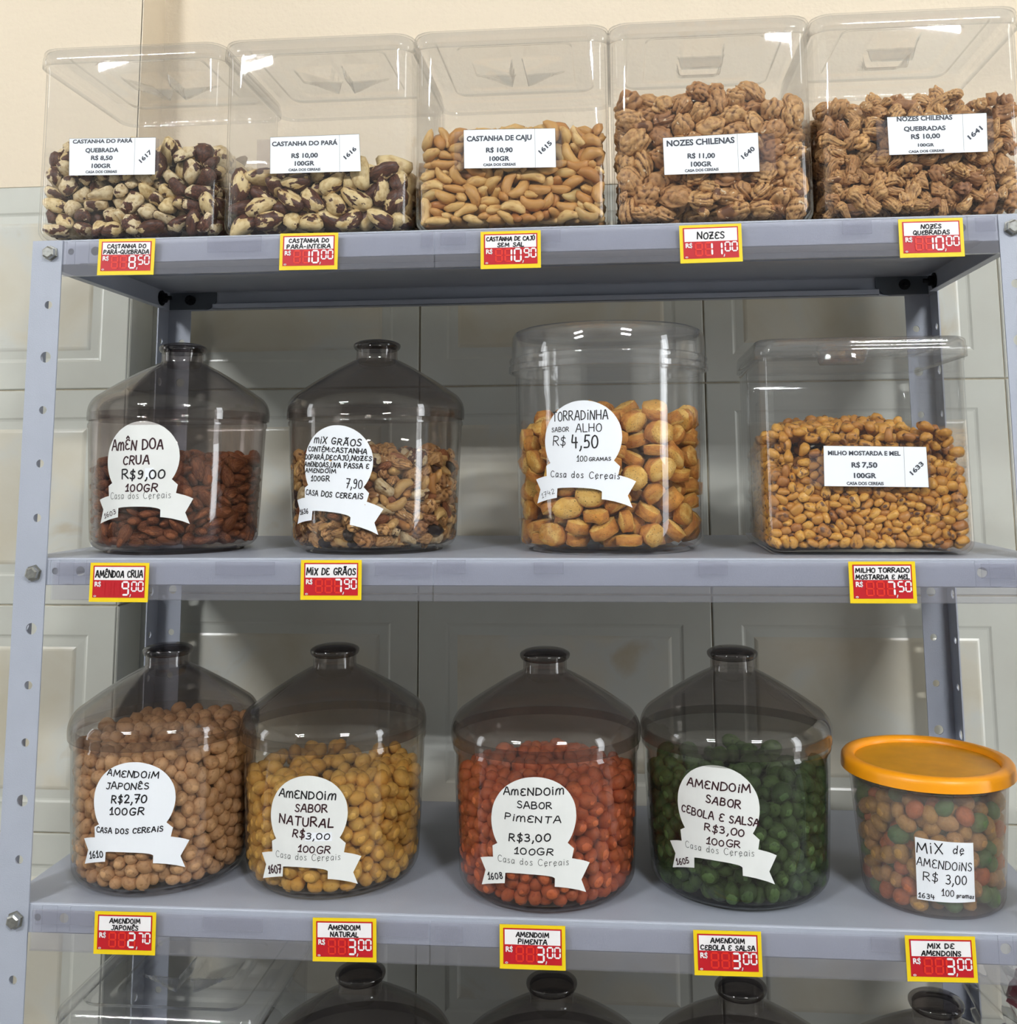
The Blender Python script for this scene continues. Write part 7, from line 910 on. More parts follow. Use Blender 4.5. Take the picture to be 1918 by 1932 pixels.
NUTS["jap"] = (300, """50 -128 250 6 -5 8 5,-32 -151 236 1 -16 7 5,52 -139 90 4 7 5 5,71 -135 192 -4 12 4 5,134 -73 245 19 3 4 4,100 -114 189 -3 -14 -13 5,83 -123 133 -12 7 6 4,103 -111 240 -18 8 2 5
111 -101 152 -10 8 15 5,22 -151 196 -6 -16 -7 5,48 -145 181 1 18 -8 5,-1 -147 116 -8 14 3 5,-60 -141 208 10 0 -3 4,99 -109 74 17 11 -1 5,-1 -149 144 2 12 3 5,115 -96 178 14 6 -8 5
30 -143 38 -12 4 15 4,149 -27 180 -5 -16 -4 5,93 48 272 15 7 5 5,38 -144 157 -9 11 1 4,64 -136 124 4 6 -19 3,106 -103 53 5 1 10 4,115 -93 90 20 1 0 4,-50 -119 249 -15 0 9 5
-76 -18 261 -18 1 2 5,100 -114 216 -14 1 -12 5,55 -145 231 -18 -5 -8 3,127 -84 199 11 -4 10 5,126 -81 159 15 -1 12 5,85 -121 55 -5 8 -16 4,24 -61 259 -19 -3 -1 4,41 -144 114 4 -19 -2 4
127 -90 223 -17 -5 7 3,-20 -152 166 9 -4 2 3,22 -147 139 15 -12 -5 4,55 -139 65 -2 8 4 3,-93 -116 118 6 12 -14 4,-57 -141 181 -9 5 17 5,5 -153 181 -6 -10 -16 4,26 -129 240 10 1 -8 4
-85 -129 233 -8 -18 1 4,114 -102 205 -4 -13 7 3,-37 -140 48 11 11 3 4,0 -149 212 -6 4 -14 5,20 -146 104 9 9 6 3,132 -65 35 9 -17 5 4,-44 -144 163 -8 -6 2 4,85 -123 170 6 15 9 4
15 -152 160 -10 0 -1 3,7 -142 78 -12 -14 5 5,33 -142 63 5 -18 7 4,20 -153 227 5 -11 -3 3,3 -144 35 7 0 -5 4,-6 -155 236 -6 -17 -10 3,86 -120 91 -19 0 -1 3,-27 -147 108 -2 -8 18 4
81 -118 228 7 2 16 3,70 -121 73 12 -15 3 4,-21 -143 34 8 -10 -13 3,154 6 235 -8 5 12 5,72 -132 105 0 17 -11 2,97 -118 151 -9 -9 -10 3,133 -69 96 0 4 -18 4,138 -68 223 -16 6 11 4
-15 -153 192 3 15 -10 2,-51 -139 105 4 -16 10 5,43 -136 134 -5 -1 18 5,-29 -144 86 5 -19 3 5,70 -136 165 3 11 -7 2,125 13 259 2 -14 13 4,29 -146 84 -13 -2 7 2,-59 -137 142 4 -17 -5 4
114 -99 114 -7 17 5 2,140 -57 118 11 13 -1 4,149 -47 231 12 0 12 2,126 -80 116 -7 -15 2 5,137 -67 176 2 -15 -2 3,102 -107 129 2 -2 -11 4,69 -136 218 3 19 0 2,78 -126 35 -20 -3 1 2
-79 -129 156 -9 -16 -7 4,-32 -145 144 -17 6 -5 4,-67 -69 255 5 -15 7 3,122 -90 135 -10 -6 -1 2,50 -69 254 17 -9 4 4,121 -83 53 -11 -7 15 3,10 -144 56 -13 9 -10 4,118 -62 64 -14 12 7 5
96 -111 108 -4 2 18 3,146 -43 161 -6 -6 -12 4,48 -4 261 -13 10 6 4,109 -84 238 6 12 11 5,143 -27 247 11 -6 -11 4,-50 -141 70 -9 -5 -17 3,-43 -145 125 -1 -11 16 2,36 -149 214 2 0 -16 2
85 -127 207 14 13 -4 2,111 -62 251 0 9 -16 3,-101 -95 256 11 -2 -2 4,-18 -150 128 -6 19 -3 2,51 -140 203 0 19 6 2,-74 -130 95 -15 1 -13 4,-19 -50 263 -10 -17 6 3,137 -54 55 -11 -16 4 3
76 -44 259 -7 0 -11 3,-9 -149 93 1 8 9 2,-22 -154 213 0 4 20 2,-74 -128 38 0 -7 -1 3,111 -93 34 -16 1 -3 2,137 -56 77 -9 -16 -4 3,67 28 261 -7 -18 -6 4,120 -40 259 -9 -3 -17 2
153 -21 229 -5 -10 11 4,-36 -148 196 -12 15 4 2,60 -120 48 11 -9 9 4,-31 -83 260 -3 0 -3 2,-77 -123 58 5 -17 -7 3,-2 -114 247 -5 13 -4 3,148 -30 107 14 7 12 2,-60 -129 229 -3 18 5 4
125 85 259 -10 -11 -10 3,-12 -148 69 -11 10 -8 2,-5 21 267 -8 -9 7 4,-97 -119 175 -2 -9 16 4,149 -21 129 3 1 -12 4,146 47 242 -18 -2 4 4,40 -124 40 -2 -14 -3 3,24 -17 264 -5 -8 13 2
-83 -119 251 9 -5 -7 2,-53 -139 35 18 -1 -7 2,-86 -123 194 -8 -1 12 4,-100 -107 54 -15 2 -3 5,94 -109 34 12 -9 -5 3,7 -138 238 16 -8 -1 3,-30 122 266 -17 -10 -1 5,141 -46 138 -6 -6 18 3
-123 1 261 -1 -3 20 4,-117 -97 224 -13 -7 6 4,54 50 269 -6 -17 9 5,134 -71 137 -5 11 -16 2,149 -8 80 -12 16 0 4,140 -30 47 14 -8 -6 5,-106 -106 152 11 -12 4 5,147 -30 68 -16 -7 9 2
-17 -5 263 -10 -8 8 5,85 -82 247 -2 -20 -3 2,-82 38 263 -14 -12 2 5,63 -126 149 3 7 6 2,151 3 127 -12 9 10 3,68 -99 235 -2 3 -20 3,1 -35 258 15 -2 0 4,94 0 257 8 -1 17 5
151 1 188 -4 4 -17 4,146 -48 209 -11 -17 -1 3,148 -19 155 -13 3 9 5,153 -2 210 15 -12 -4 4,134 -46 182 2 20 3 4,52 112 264 5 17 8 4,-103 -108 77 15 3 -5 3,62 -121 234 -14 12 -7 2
40 33 266 -11 14 3 3,-22 -120 237 18 -2 -5 5,149 20 95 6 2 -11 3,131 -59 155 -4 -1 19 5,-143 -62 240 9 4 -15 2,141 -29 87 18 -7 0 2,-125 -89 203 -14 10 -1 5,-110 -103 129 -9 -16 5 2
152 3 166 -9 -15 4 4,-93 -118 94 6 -12 -1 2,-107 -109 192 2 0 -20 2,-106 -103 34 -3 -5 16 2,147 -27 205 -5 -7 18 3,-42 -20 260 7 2 -6 5,4 -92 243 7 -10 16 5,92 -99 166 14 -4 13 4
16 36 272 7 15 10 2,25 5 266 5 8 -16 2,-131 -82 229 -12 -1 -15 2,-108 -19 254 -1 -12 14 3,-59 85 264 3 -6 -9 4,-13 -136 53 2 -3 -20 2,-82 80 264 -9 -15 8 3,-89 5 262 -18 -4 -3 5
100 -82 66 9 3 -5 5,96 25 259 -13 8 -6 3,-118 -96 170 -13 2 13 4,-72 -112 236 -17 -2 -7 3,148 -8 58 0 -2 -18 3,17 -130 160 4 15 -11 5,148 31 142 2 -8 18 2,88 83 274 13 14 1 3
149 8 40 15 -12 2 2,-23 -97 244 7 -3 13 3,-56 46 259 4 -19 1 4,6 129 261 4 -9 11 4,-45 -72 247 10 -12 -11 4,28 -132 182 0 -15 -13 3,-83 -117 215 3 -4 -15 4,46 -90 244 -10 -7 15 4
137 70 248 -5 -5 -8 3,138 24 242 -1 -11 11 4,-71 -118 114 -16 -12 0 2,46 -124 166 -5 -17 6 4,142 -11 33 -3 6 -15 2,120 -19 252 6 11 -15 5,92 -25 251 -18 2 -2 3,-107 -102 102 -14 4 6 4
72 -62 248 3 -6 -19 3,-90 -58 254 -7 3 -17 2,146 28 52 17 -10 -1 2,69 -110 112 -6 3 -3 5,-76 -93 248 -11 -11 5 2,55 -45 252 -2 4 -10 3,-116 -57 254 -4 10 -10 3,146 22 72 -5 11 -10 5
-61 -120 76 3 8 10 4,-19 -69 250 -18 8 -1 4,93 -48 247 5 -4 -8 3,116 42 260 1 1 5 2,131 -45 97 17 0 6 4,144 0 101 19 -6 1 3,54 -116 130 1 -11 7 4,150 29 181 1 -9 17 2
130 -61 201 -11 -10 -4 3,44 -128 221 -10 -8 -6 5,-128 -69 51 6 0 11 5,-101 -105 212 -4 17 9 2,27 -102 245 17 -7 -3 3,90 -90 87 10 16 -2 2,75 -110 187 0 1 7 3,-31 -126 63 -6 -19 2 3
110 -75 214 -14 -12 -1 5,4 -53 244 -20 -3 0 4,104 86 260 15 -9 -8 3,147 41 160 -9 2 14 3,151 22 202 8 -18 1 3,144 41 109 -12 8 -13 3,112 -55 169 9 -17 -3 5,-130 -79 143 16 -6 -8 3
12 -126 125 -5 -1 16 5,-54 -125 55 17 -4 10 3,-63 7 256 -6 -16 -6 4,18 -130 221 -4 -18 7 2,-122 -84 34 13 -14 -5 2,-27 15 265 -8 10 4 2,-81 -113 78 9 -7 13 2,6 -129 101 -10 16 7 4
-43 67 260 -14 -2 13 4,4 2 258 16 10 1 2,-129 -73 75 0 -11 -13 3,-88 -110 140 8 -10 -7 4,-122 -90 118 1 -17 2 2,-39 -135 222 3 6 -18 2,34 71 268 6 -1 -7 2,49 -123 108 2 -1 -12 2
-5 -136 162 19 -1 7 2,-144 46 253 -5 7 -1 4,151 30 223 -14 -1 13 3,24 -78 245 7 -1 -5 3,-90 106 261 3 -4 -8 4,-54 111 255 -15 -2 0 3,-15 -139 225 4 19 -3 2,32 -120 146 3 -2 -19 3
63 -77 234 -3 -3 19 3,-71 -123 176 20 3 0 3,12 -131 200 -7 -4 0 4,60 -115 90 -6 15 12 3,-20 -134 203 0 -18 1 5,109 62 258 -9 -1 1 3,53 -120 187 12 9 13 4,147 52 215 -9 -9 -12 2
26 -125 86 -15 -2 3 4,-117 21 249 9 5 13 5,-134 -25 249 7 9 11 3,131 -50 242 3 -4 -15 3,-115 -89 76 0 9 -16 3,-148 -39 238 0 -6 18 5,15 61 266 -14 0 5 2,-54 -96 240 1 -11 -16 4
122 -42 36 4 -4 19 5,142 48 64 7 -5 12 2,92 -95 201 18 4 3 4,-108 -81 239 -1 16 -12 4,45 -120 66 -5 18 -6 3,-12 -124 74 -8 7 -16 5,109 -71 85 -1 -18 6 5,-40 -49 254 4 -18 -6 2
61 8 247 6 -2 -18 2,-32 45 261 -15 -11 5 3,134 -3 246 8 -10 15 2,133 -33 119 3 -1 -13 3,83 -103 142 12 2 2 2,32 -11 244 -10 -13 6 5,-2 107 259 -7 -18 0 2,48 -105 36 -9 8 12 2
82 -99 54 16 3 8 3,86 -95 119 -5 14 -10 2,63 -115 209 -10 -11 -12 5,-95 -103 235 11 -14 -3 5,137 55 39 -13 1 15 5,142 11 149 -3 3 2 4,-142 -54 173 0 -2 14 4,-78 -38 250 -1 -3 -13 2
105 -71 35 -5 1 8 3,141 46 129 16 -3 1 2,-3 75 265 14 -10 -9 2,110 -56 232 4 -4 -6 2,75 -102 83 18 -3 -6 2,-35 -119 141 -6 19 -1 4,-19 -23 247 -10 8 -13 4,55 -97 147 -12 7 -12 4
-11 -136 181 10 9 12 2,50 41 246 1 -6 -19 5,-46 -111 176 20 2 -2 5,-112 106 250 -4 5 -1 5,-136 -70 190 10 -6 16 3,142 45 88 -13 14 -4 4,36 141 259 4 -1 0 3,-64 -125 195 -5 -14 -13 2
65 -24 249 8 1 -3 4,18 -126 33 -6 1 2 2,29 -105 75 -1 -8 -18 5,-2 -119 168 -7 8 3 2,-44 24 255 -2 6 -8 3,-135 5 241 -6 -11 7 5,-3 -102 35 -19 -1 -6 4,73 -96 215 -14 4 2 2
122 52 243 10 -13 -10 2,-13 -114 192 3 -15 -11 2,142 52 180 -4 -7 15 4,-137 -62 133 -3 -7 5 2,-41 2 255 -5 -2 8 2,-33 -130 183 3 -18 5 4,-22 -46 243 4 2 -18 2,91 -91 227 -1 3 -11 4
64 -99 66 -16 -11 5 3,128 -40 201 -14 -3 7 2,80 43 252 -9 -16 4 4,25 -35 249 -5 -2 2 3,-102 -41 245 3 -4 5 3,-22 -119 37 9 12 -12 4,113 -61 107 11 6 2 5,127 -1 177 -13 -4 14 5
38 -50 239 -4 5 7 5,-151 -15 238 -16 0 3 2,119 -37 58 -6 4 -19 3,4 -102 61 -12 -4 6 5,102 -48 81 6 4 -7 5,65 -88 100 19 4 4 2,97 -81 106 -10 5 -8 4,32 -110 125 -11 14 -5 5
103 -78 159 -5 0 12 4,-55 -127 161 -18 -4 4 2,36 -124 199 5 5 16 2,-6 -123 215 3 18 8 3,38 -80 135 -6 15 2 4,59 -75 134 6 -1 16 4,98 -63 124 12 14 8 3,85 -77 210 -19 -6 -4 5
-120 -84 95 1 6 19 2,-116 57 251 4 5 -18 4,-140 -53 101 -19 -5 3 2,-16 91 254 -6 5 -18 4,-81 -101 101 -17 6 5 4,-27 -132 122 -2 -1 -4 3,140 18 114 4 13 14 3,137 70 225 12 -12 -4 4
120 -15 36 16 -10 -4 4,68 -96 130 -7 17 8 2,141 59 142 7 16 7 2,31 -111 217 5 -18 2 4,49 103 242 -18 4 -7 5,-112 -87 53 -4 6 -19 2,75 -80 61 7 -2 -1 2,36 -105 97 4 1 -8 4
113 -67 141 1 7 15 2,28 -111 177 -8 -6 -6 3,65 -110 167 -10 2 -17 3,10 -17 249 17 0 -7 3,109 76 241 -19 -3 -4 4,-22 -103 62 7 0 -11 4,0 -95 108 -10 -15 0 5,-27 -125 100 15 2 -5 5
132 24 133 -14 -12 4 2,-99 -88 117 -4 13 -13 3,70 -59 213 -16 -2 3 4,44 -101 201 3 -6 16 2,83 70 257 8 14 7 4,126 -47 221 -16 2 -3 3,-141 -60 152 2 -8 -6 2,-82 -107 35 -6 -1 8 4
1 -121 47 14 -6 8 3,-139 -54 67 -7 9 13 3,-132 -70 112 0 3 -7 3,136 71 193 7 16 5 4,-139 -52 40 4 8 -10 3,-42 -127 83 15 -6 12 2,-27 -127 158 14 -14 -1 2,-144 -49 197 18 9 1 4
86 -65 232 -1 12 -15 5,-46 -118 202 10 -11 13 3,32 118 250 -12 15 -2 4,26 -112 53 -3 -8 18 4,121 -16 65 14 -5 -4 5,127 80 110 12 1 15 2,131 -20 103 5 -17 -8 3,127 -27 141 -10 15 -7 4
97 -83 136 9 7 1 4,0 45 259 -19 -6 -1 2,12 -110 231 6 -12 0 3,26 46 256 -18 -5 -7 3,60 63 251 -2 15 11 4,-46 149 258 8 -13 9 3,70 -103 34 3 5 16 3,27 -105 33 5 -3 -11 2
82 -85 38 -5 -13 -14 4,-46 -103 65 -5 6 -12 4,91 -43 62 -1 -4 19 4,69 -83 79 4 -19 2 2,22 -90 113 -11 16 0 4,129 -3 117 17 -6 8 5,129 -32 167 10 -16 -5 3,130 -26 225 1 -18 -5 5
-138 65 240 12 2 -7 4,130 6 56 17 0 3 5,48 -81 70 16 11 2 2,-9 -108 89 9 -16 8 3,-8 -87 77 2 -1 1 5,71 11 202 -12 -9 11 2,85 -60 77 17 -6 -5 2,123 33 106 -2 -8 11 5
-9 -118 113 -3 -10 -15 4,119 -51 127 18 -1 4 4,127 -11 156 -17 -7 5 4,-58 -93 159 -3 -5 6 2,36 62 243 -19 -3 3 3,89 -72 175 6 -10 11 3,70 -90 169 -16 -3 11 2,82 -79 153 7 -8 -10 4
-98 -95 171 17 10 0 2,22 -102 198 -5 -18 6 3,15 22 255 -11 -4 -1 4,-87 -9 243 -1 3 18 3,107 101 245 3 11 -15 4""")
NUTS["nat"] = (293, """102 -107 118 -1 -18 5 6,81 -125 114 9 0 8 6,141 -52 194 0 -14 12 6,-48 -138 107 14 -3 -12 6,102 -113 184 9 -13 11 5,109 -79 200 -3 15 -4 5,31 -145 119 -3 14 -12 5,-24 -150 192 -16 3 -3 5
-1 -148 94 4 8 2 5,24 -145 73 -5 -3 19 5,72 -126 59 -3 -15 1 6,25 -151 208 -6 7 16 5,76 -132 182 6 -19 -2 4,50 -137 58 8 -7 -2 5,15 -151 137 20 3 0 4,-2 -151 207 -15 -9 -9 5
47 -139 98 -11 -11 -12 5,108 -104 157 -12 -4 0 5,-39 -144 145 -4 4 -19 5,-39 -141 61 -1 -13 -14 5,6 -141 162 3 9 -3 5,64 -132 84 -4 16 7 4,35 -141 35 2 13 -15 4,77 -90 200 -3 -14 8 4
54 -144 195 -9 0 4 4,-20 -148 129 15 4 4 3,8 -149 186 -1 -2 -14 5,-58 -141 200 9 -8 -3 5,-61 -135 84 5 -3 18 5,33 -147 181 -11 7 1 3,122 -80 80 -3 -14 -7 5,34 -146 158 2 3 19 5
141 -54 145 -9 13 -13 5,108 -101 78 2 -11 -9 5,-30 -146 169 17 -8 -4 5,-83 -124 151 15 5 3 4,-31 -144 84 -5 16 10 3,-10 -143 73 -11 17 -1 6,90 -120 162 6 1 -15 4,76 -130 137 -18 -1 3 3
126 -84 147 -10 5 -17 5,-131 -75 195 19 -7 0 6,63 -132 35 -1 7 19 4,93 -114 37 -15 -2 11 3,56 -135 120 8 -7 -4 5,-27 -140 36 12 13 7 4,-67 -132 120 -10 -9 4 4,-13 -148 151 2 10 15 4
93 -115 96 -8 15 -6 4,71 70 208 11 15 5 6,69 -136 157 -9 -6 5 3,47 -143 139 -17 -10 -1 3,51 -136 171 12 7 -14 4,5 -140 116 -8 4 10 6,130 -75 107 10 2 12 5,6 -141 35 -13 -2 6 4
-85 -122 76 9 -2 -5 5,24 -145 96 6 -4 -17 3,55 -83 200 -11 16 -6 5,-93 -18 205 -2 -10 15 5,71 10 205 0 -2 -9 5,-56 -141 161 -6 15 11 3,2 -149 55 -3 17 -10 3,135 -63 65 -4 -9 6 4
122 -84 55 -14 -2 3 3,104 -102 49 18 -3 -7 3,47 -7 205 3 1 -16 5,-76 -128 38 -9 -5 -8 2,-49 -140 36 -2 -16 -3 3,-87 -122 129 -20 0 -2 3,-112 -101 187 -2 4 -18 3,-100 -109 53 10 2 -12 3
141 -8 207 -17 -4 9 4,-116 -9 196 4 -19 3 5,92 -113 64 7 6 15 3,-24 -144 106 6 12 10 5,-69 -136 177 4 15 9 3,131 74 210 -4 -2 -15 5,150 -12 180 13 8 -1 5,-115 -97 149 11 -7 14 3
-10 -7 203 -11 -6 9 5,128 -78 182 4 7 18 4,144 -30 84 -10 17 -3 6,21 -130 50 -7 -4 -8 5,-42 66 209 -4 17 -2 5,-53 3 209 -18 -7 3 5,142 -53 169 8 -12 -8 5,-125 -86 169 -13 -2 14 5
26 7 209 3 -7 -18 5,-137 -15 209 13 -14 -3 4,-85 -124 105 1 17 5 4,119 -89 120 12 -4 2 3,141 -53 102 -13 -1 -15 3,-16 -63 208 -4 5 -6 5,117 -96 183 -18 -2 -5 2,140 -39 124 -4 -17 4 5
128 -67 41 13 4 -8 5,117 -90 35 -12 15 5 3,35 -107 199 0 -6 1 4,-57 -76 206 -6 -14 -10 3,146 -22 60 0 16 -7 4,-92 -121 173 -10 -13 11 3,20 -45 206 11 12 9 4,73 -109 83 -19 5 3 5
84 -55 198 -12 14 6 4,-53 -112 198 -10 17 1 6,105 -43 201 7 -8 16 5,141 -48 49 4 -9 8 3,-84 92 204 -11 -16 -5 5,-106 -103 76 1 5 -14 3,147 -29 144 3 -17 5 5,104 29 203 15 -4 9 4
-75 -109 54 -6 8 -15 5,146 9 146 -5 -2 9 5,-150 -28 196 -10 9 -3 4,102 -7 204 14 -10 -8 5,-104 54 207 -19 4 -6 5,-5 44 206 -3 11 -14 4,-46 -132 183 16 -2 9 3,147 -22 107 -13 -12 7 5
107 -93 138 11 -9 -11 3,90 -113 140 15 -12 -2 2,153 9 190 -17 4 -10 4,-110 -95 38 -3 -13 6 5,144 -29 35 -15 -11 3 5,-125 -76 45 8 -15 1 5,-79 -95 195 -17 -3 6 4,5 -87 205 -4 -11 -16 3
-62 -132 142 1 -4 -2 3,-97 -83 190 1 14 2 3,-4 112 205 9 -1 -10 3,97 93 205 -3 11 -16 4,36 104 203 -13 -2 9 5,-105 -109 131 -9 -8 -8 3,-118 -87 94 -7 -8 14 6,-45 37 204 8 9 11 6
-74 -7 200 6 17 -6 3,-104 -108 106 15 -11 7 3,107 -90 101 7 6 1 4,36 -125 81 2 -13 14 6,-135 28 199 -17 -3 -4 5,122 -65 163 14 2 -14 4,-49 -27 200 10 -9 -11 3,-123 -83 72 -2 2 19 4
-13 -129 54 6 -19 1 5,35 77 202 14 13 3 5,28 -129 196 13 2 4 4,-15 75 210 2 8 12 5,-117 -92 121 10 11 -2 5,136 57 195 17 0 9 4,-100 10 205 15 6 -12 5,68 -33 203 -3 -2 14 3
148 7 75 -2 14 -8 3,151 -10 128 -15 12 4 4,15 121 206 -14 14 -2 3,78 -107 182 -5 -11 -16 3,-28 -110 201 19 5 5 3,28 -84 200 11 0 -13 5,-92 -39 189 -11 -6 0 6,1 19 201 -14 -14 -3 5
6 151 202 -4 -13 14 6,-75 36 206 -3 -15 -11 4,98 68 205 -9 17 -5 3,22 -18 197 12 9 10 4,-29 -28 207 7 4 9 3,56 -116 101 -12 -8 -3 5,123 -64 132 11 7 15 5,-12 -128 178 9 -13 -10 4
73 -106 46 -7 -6 0 5,29 51 202 8 13 -4 5,-55 -125 52 17 -3 8 4,-133 -67 107 -14 11 -6 5,7 -122 205 9 -15 -6 3,23 -127 143 2 -20 2 4,48 26 201 -4 15 -10 5,-83 126 198 15 10 -4 6
-121 -41 185 -14 6 10 2,58 -121 190 10 -8 -15 2,-144 -45 118 2 5 16 3,-32 -51 195 -3 -15 -10 4,121 -55 84 -4 -4 19 5,135 -26 193 -16 -2 -11 3,47 -116 132 6 -16 -9 5,-133 -65 84 -4 1 16 4
-28 131 201 13 3 10 3,-17 -131 200 -1 7 19 4,-5 -130 136 4 -12 5 2,111 53 196 6 -15 11 4,-143 3 195 19 4 1 3,-94 -96 170 0 7 9 5,-142 -48 180 14 -3 9 6,-136 -56 135 15 12 -5 3
146 1 51 -6 0 -8 4,147 6 98 -10 -17 1 4,43 -117 155 4 -1 18 4,108 -84 167 2 4 -19 3,146 32 98 16 0 11 5,-70 -108 96 -17 -4 -1 4,-8 -120 156 16 4 3 3,105 13 186 14 13 -6 4
49 -113 35 6 -18 1 3,148 33 158 14 12 -7 4,-71 -60 193 13 -10 -1 6,142 20 34 2 -6 -19 3,-43 145 193 -1 -12 6 4,146 25 57 -12 -1 -13 4,122 -44 178 -17 -6 -2 5,95 -82 66 -18 3 -1 4
-35 88 203 12 -15 -2 2,64 -117 169 17 -4 1 5,146 16 122 1 19 2 6,-36 -87 197 -5 19 -3 5,-36 -113 36 9 -17 3 5,-6 -126 94 -17 -2 -4 5,-32 -130 123 -5 -5 13 4,2 -111 75 1 -6 -6 6
130 9 194 13 -7 -13 5,-58 95 200 -10 14 10 5,91 -86 182 12 -1 13 4,-127 52 196 -12 -3 -12 4,-12 -118 115 5 -2 -17 5,119 -50 112 11 6 15 5,73 -104 126 10 3 7 6,-50 -117 131 10 9 10 4
57 -55 195 1 9 -17 4,111 -66 61 -13 -10 2 3,81 -99 162 -5 8 -18 3,44 -30 190 -16 6 -8 6,119 84 189 2 -2 20 5,-129 75 197 -13 4 -7 3,-61 -121 162 -3 -16 -10 2,7 -66 199 -4 -5 -16 2
91 123 201 2 -13 -9 3,62 101 201 -11 2 15 6,-136 -64 161 9 -13 12 4,10 66 198 -14 -5 10 5,-22 26 197 11 16 1 5,-75 15 198 -17 2 -4 4,17 91 196 7 3 17 3,-73 -109 179 13 14 -7 6
-85 -106 34 -14 -13 6 3,-57 -113 72 1 -19 -7 5,109 -23 181 6 -18 2 5,9 -122 176 -7 11 12 5,-81 -98 76 -20 4 -1 5,65 -83 179 -17 -7 -6 4,51 -110 61 10 9 -13 6,18 -106 154 -6 16 -10 4
-68 -32 194 8 15 9 3,66 -111 148 -8 8 -5 4,-107 85 200 12 14 -5 5,89 -82 127 -3 -17 7 6,27 -107 66 -13 -9 4 5,-43 -120 92 -1 -12 16 5,71 134 186 15 6 -12 4,37 -105 109 0 -16 -6 5
69 -92 66 3 -18 -7 5,26 -103 132 4 -5 -6 3,-134 -61 60 15 0 8 4,-147 -26 133 -6 -6 13 5,84 0 187 -4 18 0 6,139 7 169 -1 4 9 4,-24 60 191 3 -7 -9 6,-33 -122 169 7 2 -2 4
86 52 190 11 -15 -7 4,66 -88 34 6 -1 -4 3,104 39 179 6 18 -5 5,-25 -121 74 19 6 0 6,97 -65 82 8 15 -6 5,128 36 195 1 14 -13 3,-140 -42 97 9 -17 -4 4,141 53 123 15 8 -11 4
134 -25 168 1 3 18 6,-99 -84 140 16 -3 6 5,48 -98 183 -5 5 17 5,-62 -111 35 -12 14 -1 3,123 -37 68 2 6 18 5,-66 56 197 -3 18 -2 3,-89 -87 46 -17 10 -3 3,-48 -101 108 -10 0 9 5
108 -70 107 -12 5 11 3,-35 -120 147 -12 5 -13 3,119 -41 152 -2 10 -14 6,-88 45 190 8 -1 -17 4,33 -53 189 10 14 8 4,-5 92 193 -17 -7 8 3,-65 -108 144 7 1 -18 4,86 79 189 5 1 18 3
-105 -72 167 13 -12 -9 3,105 110 189 -7 -10 -2 4,-122 -62 178 -12 13 -4 3,-148 16 178 -5 11 -16 4,87 -75 103 -8 -15 11 4,-141 -42 153 -10 16 -6 5,-151 -9 177 15 10 -6 5,92 -92 35 -3 -4 -1 2
52 82 189 6 -12 3 3,144 28 182 -11 -10 -12 3,2 -120 35 3 -19 0 3,-33 -4 198 -17 -9 4 6,105 -64 34 -17 9 -5 3,28 -112 36 6 -5 -17 3,7 -107 51 4 14 7 4,-104 -81 59 4 -7 -18 2
98 -60 126 12 6 -15 6,68 66 185 13 -8 -12 3,36 -118 176 0 15 13 5,-106 -23 179 14 3 8 4,18 -88 36 15 -10 -8 4,124 -5 59 -7 0 -14 6,13 -98 114 18 3 -5 3,-47 -101 53 19 -5 2 6
50 -91 146 2 6 -5 4,82 -73 165 2 -7 15 6,-88 -103 146 1 -14 2 3,104 -64 181 -5 14 13 6,81 27 187 -2 -16 -10 5,85 -46 38 -12 12 9 5,-15 -86 60 14 9 -5 6,26 -85 56 -5 8 -11 3
105 -44 53 -4 -2 7 4,-67 -87 109 -4 -3 15 3,-23 -108 97 -11 2 -17 3,100 -25 106 16 2 12 6,-1 -105 189 13 5 -14 6,-123 15 181 -11 -11 11 6""")
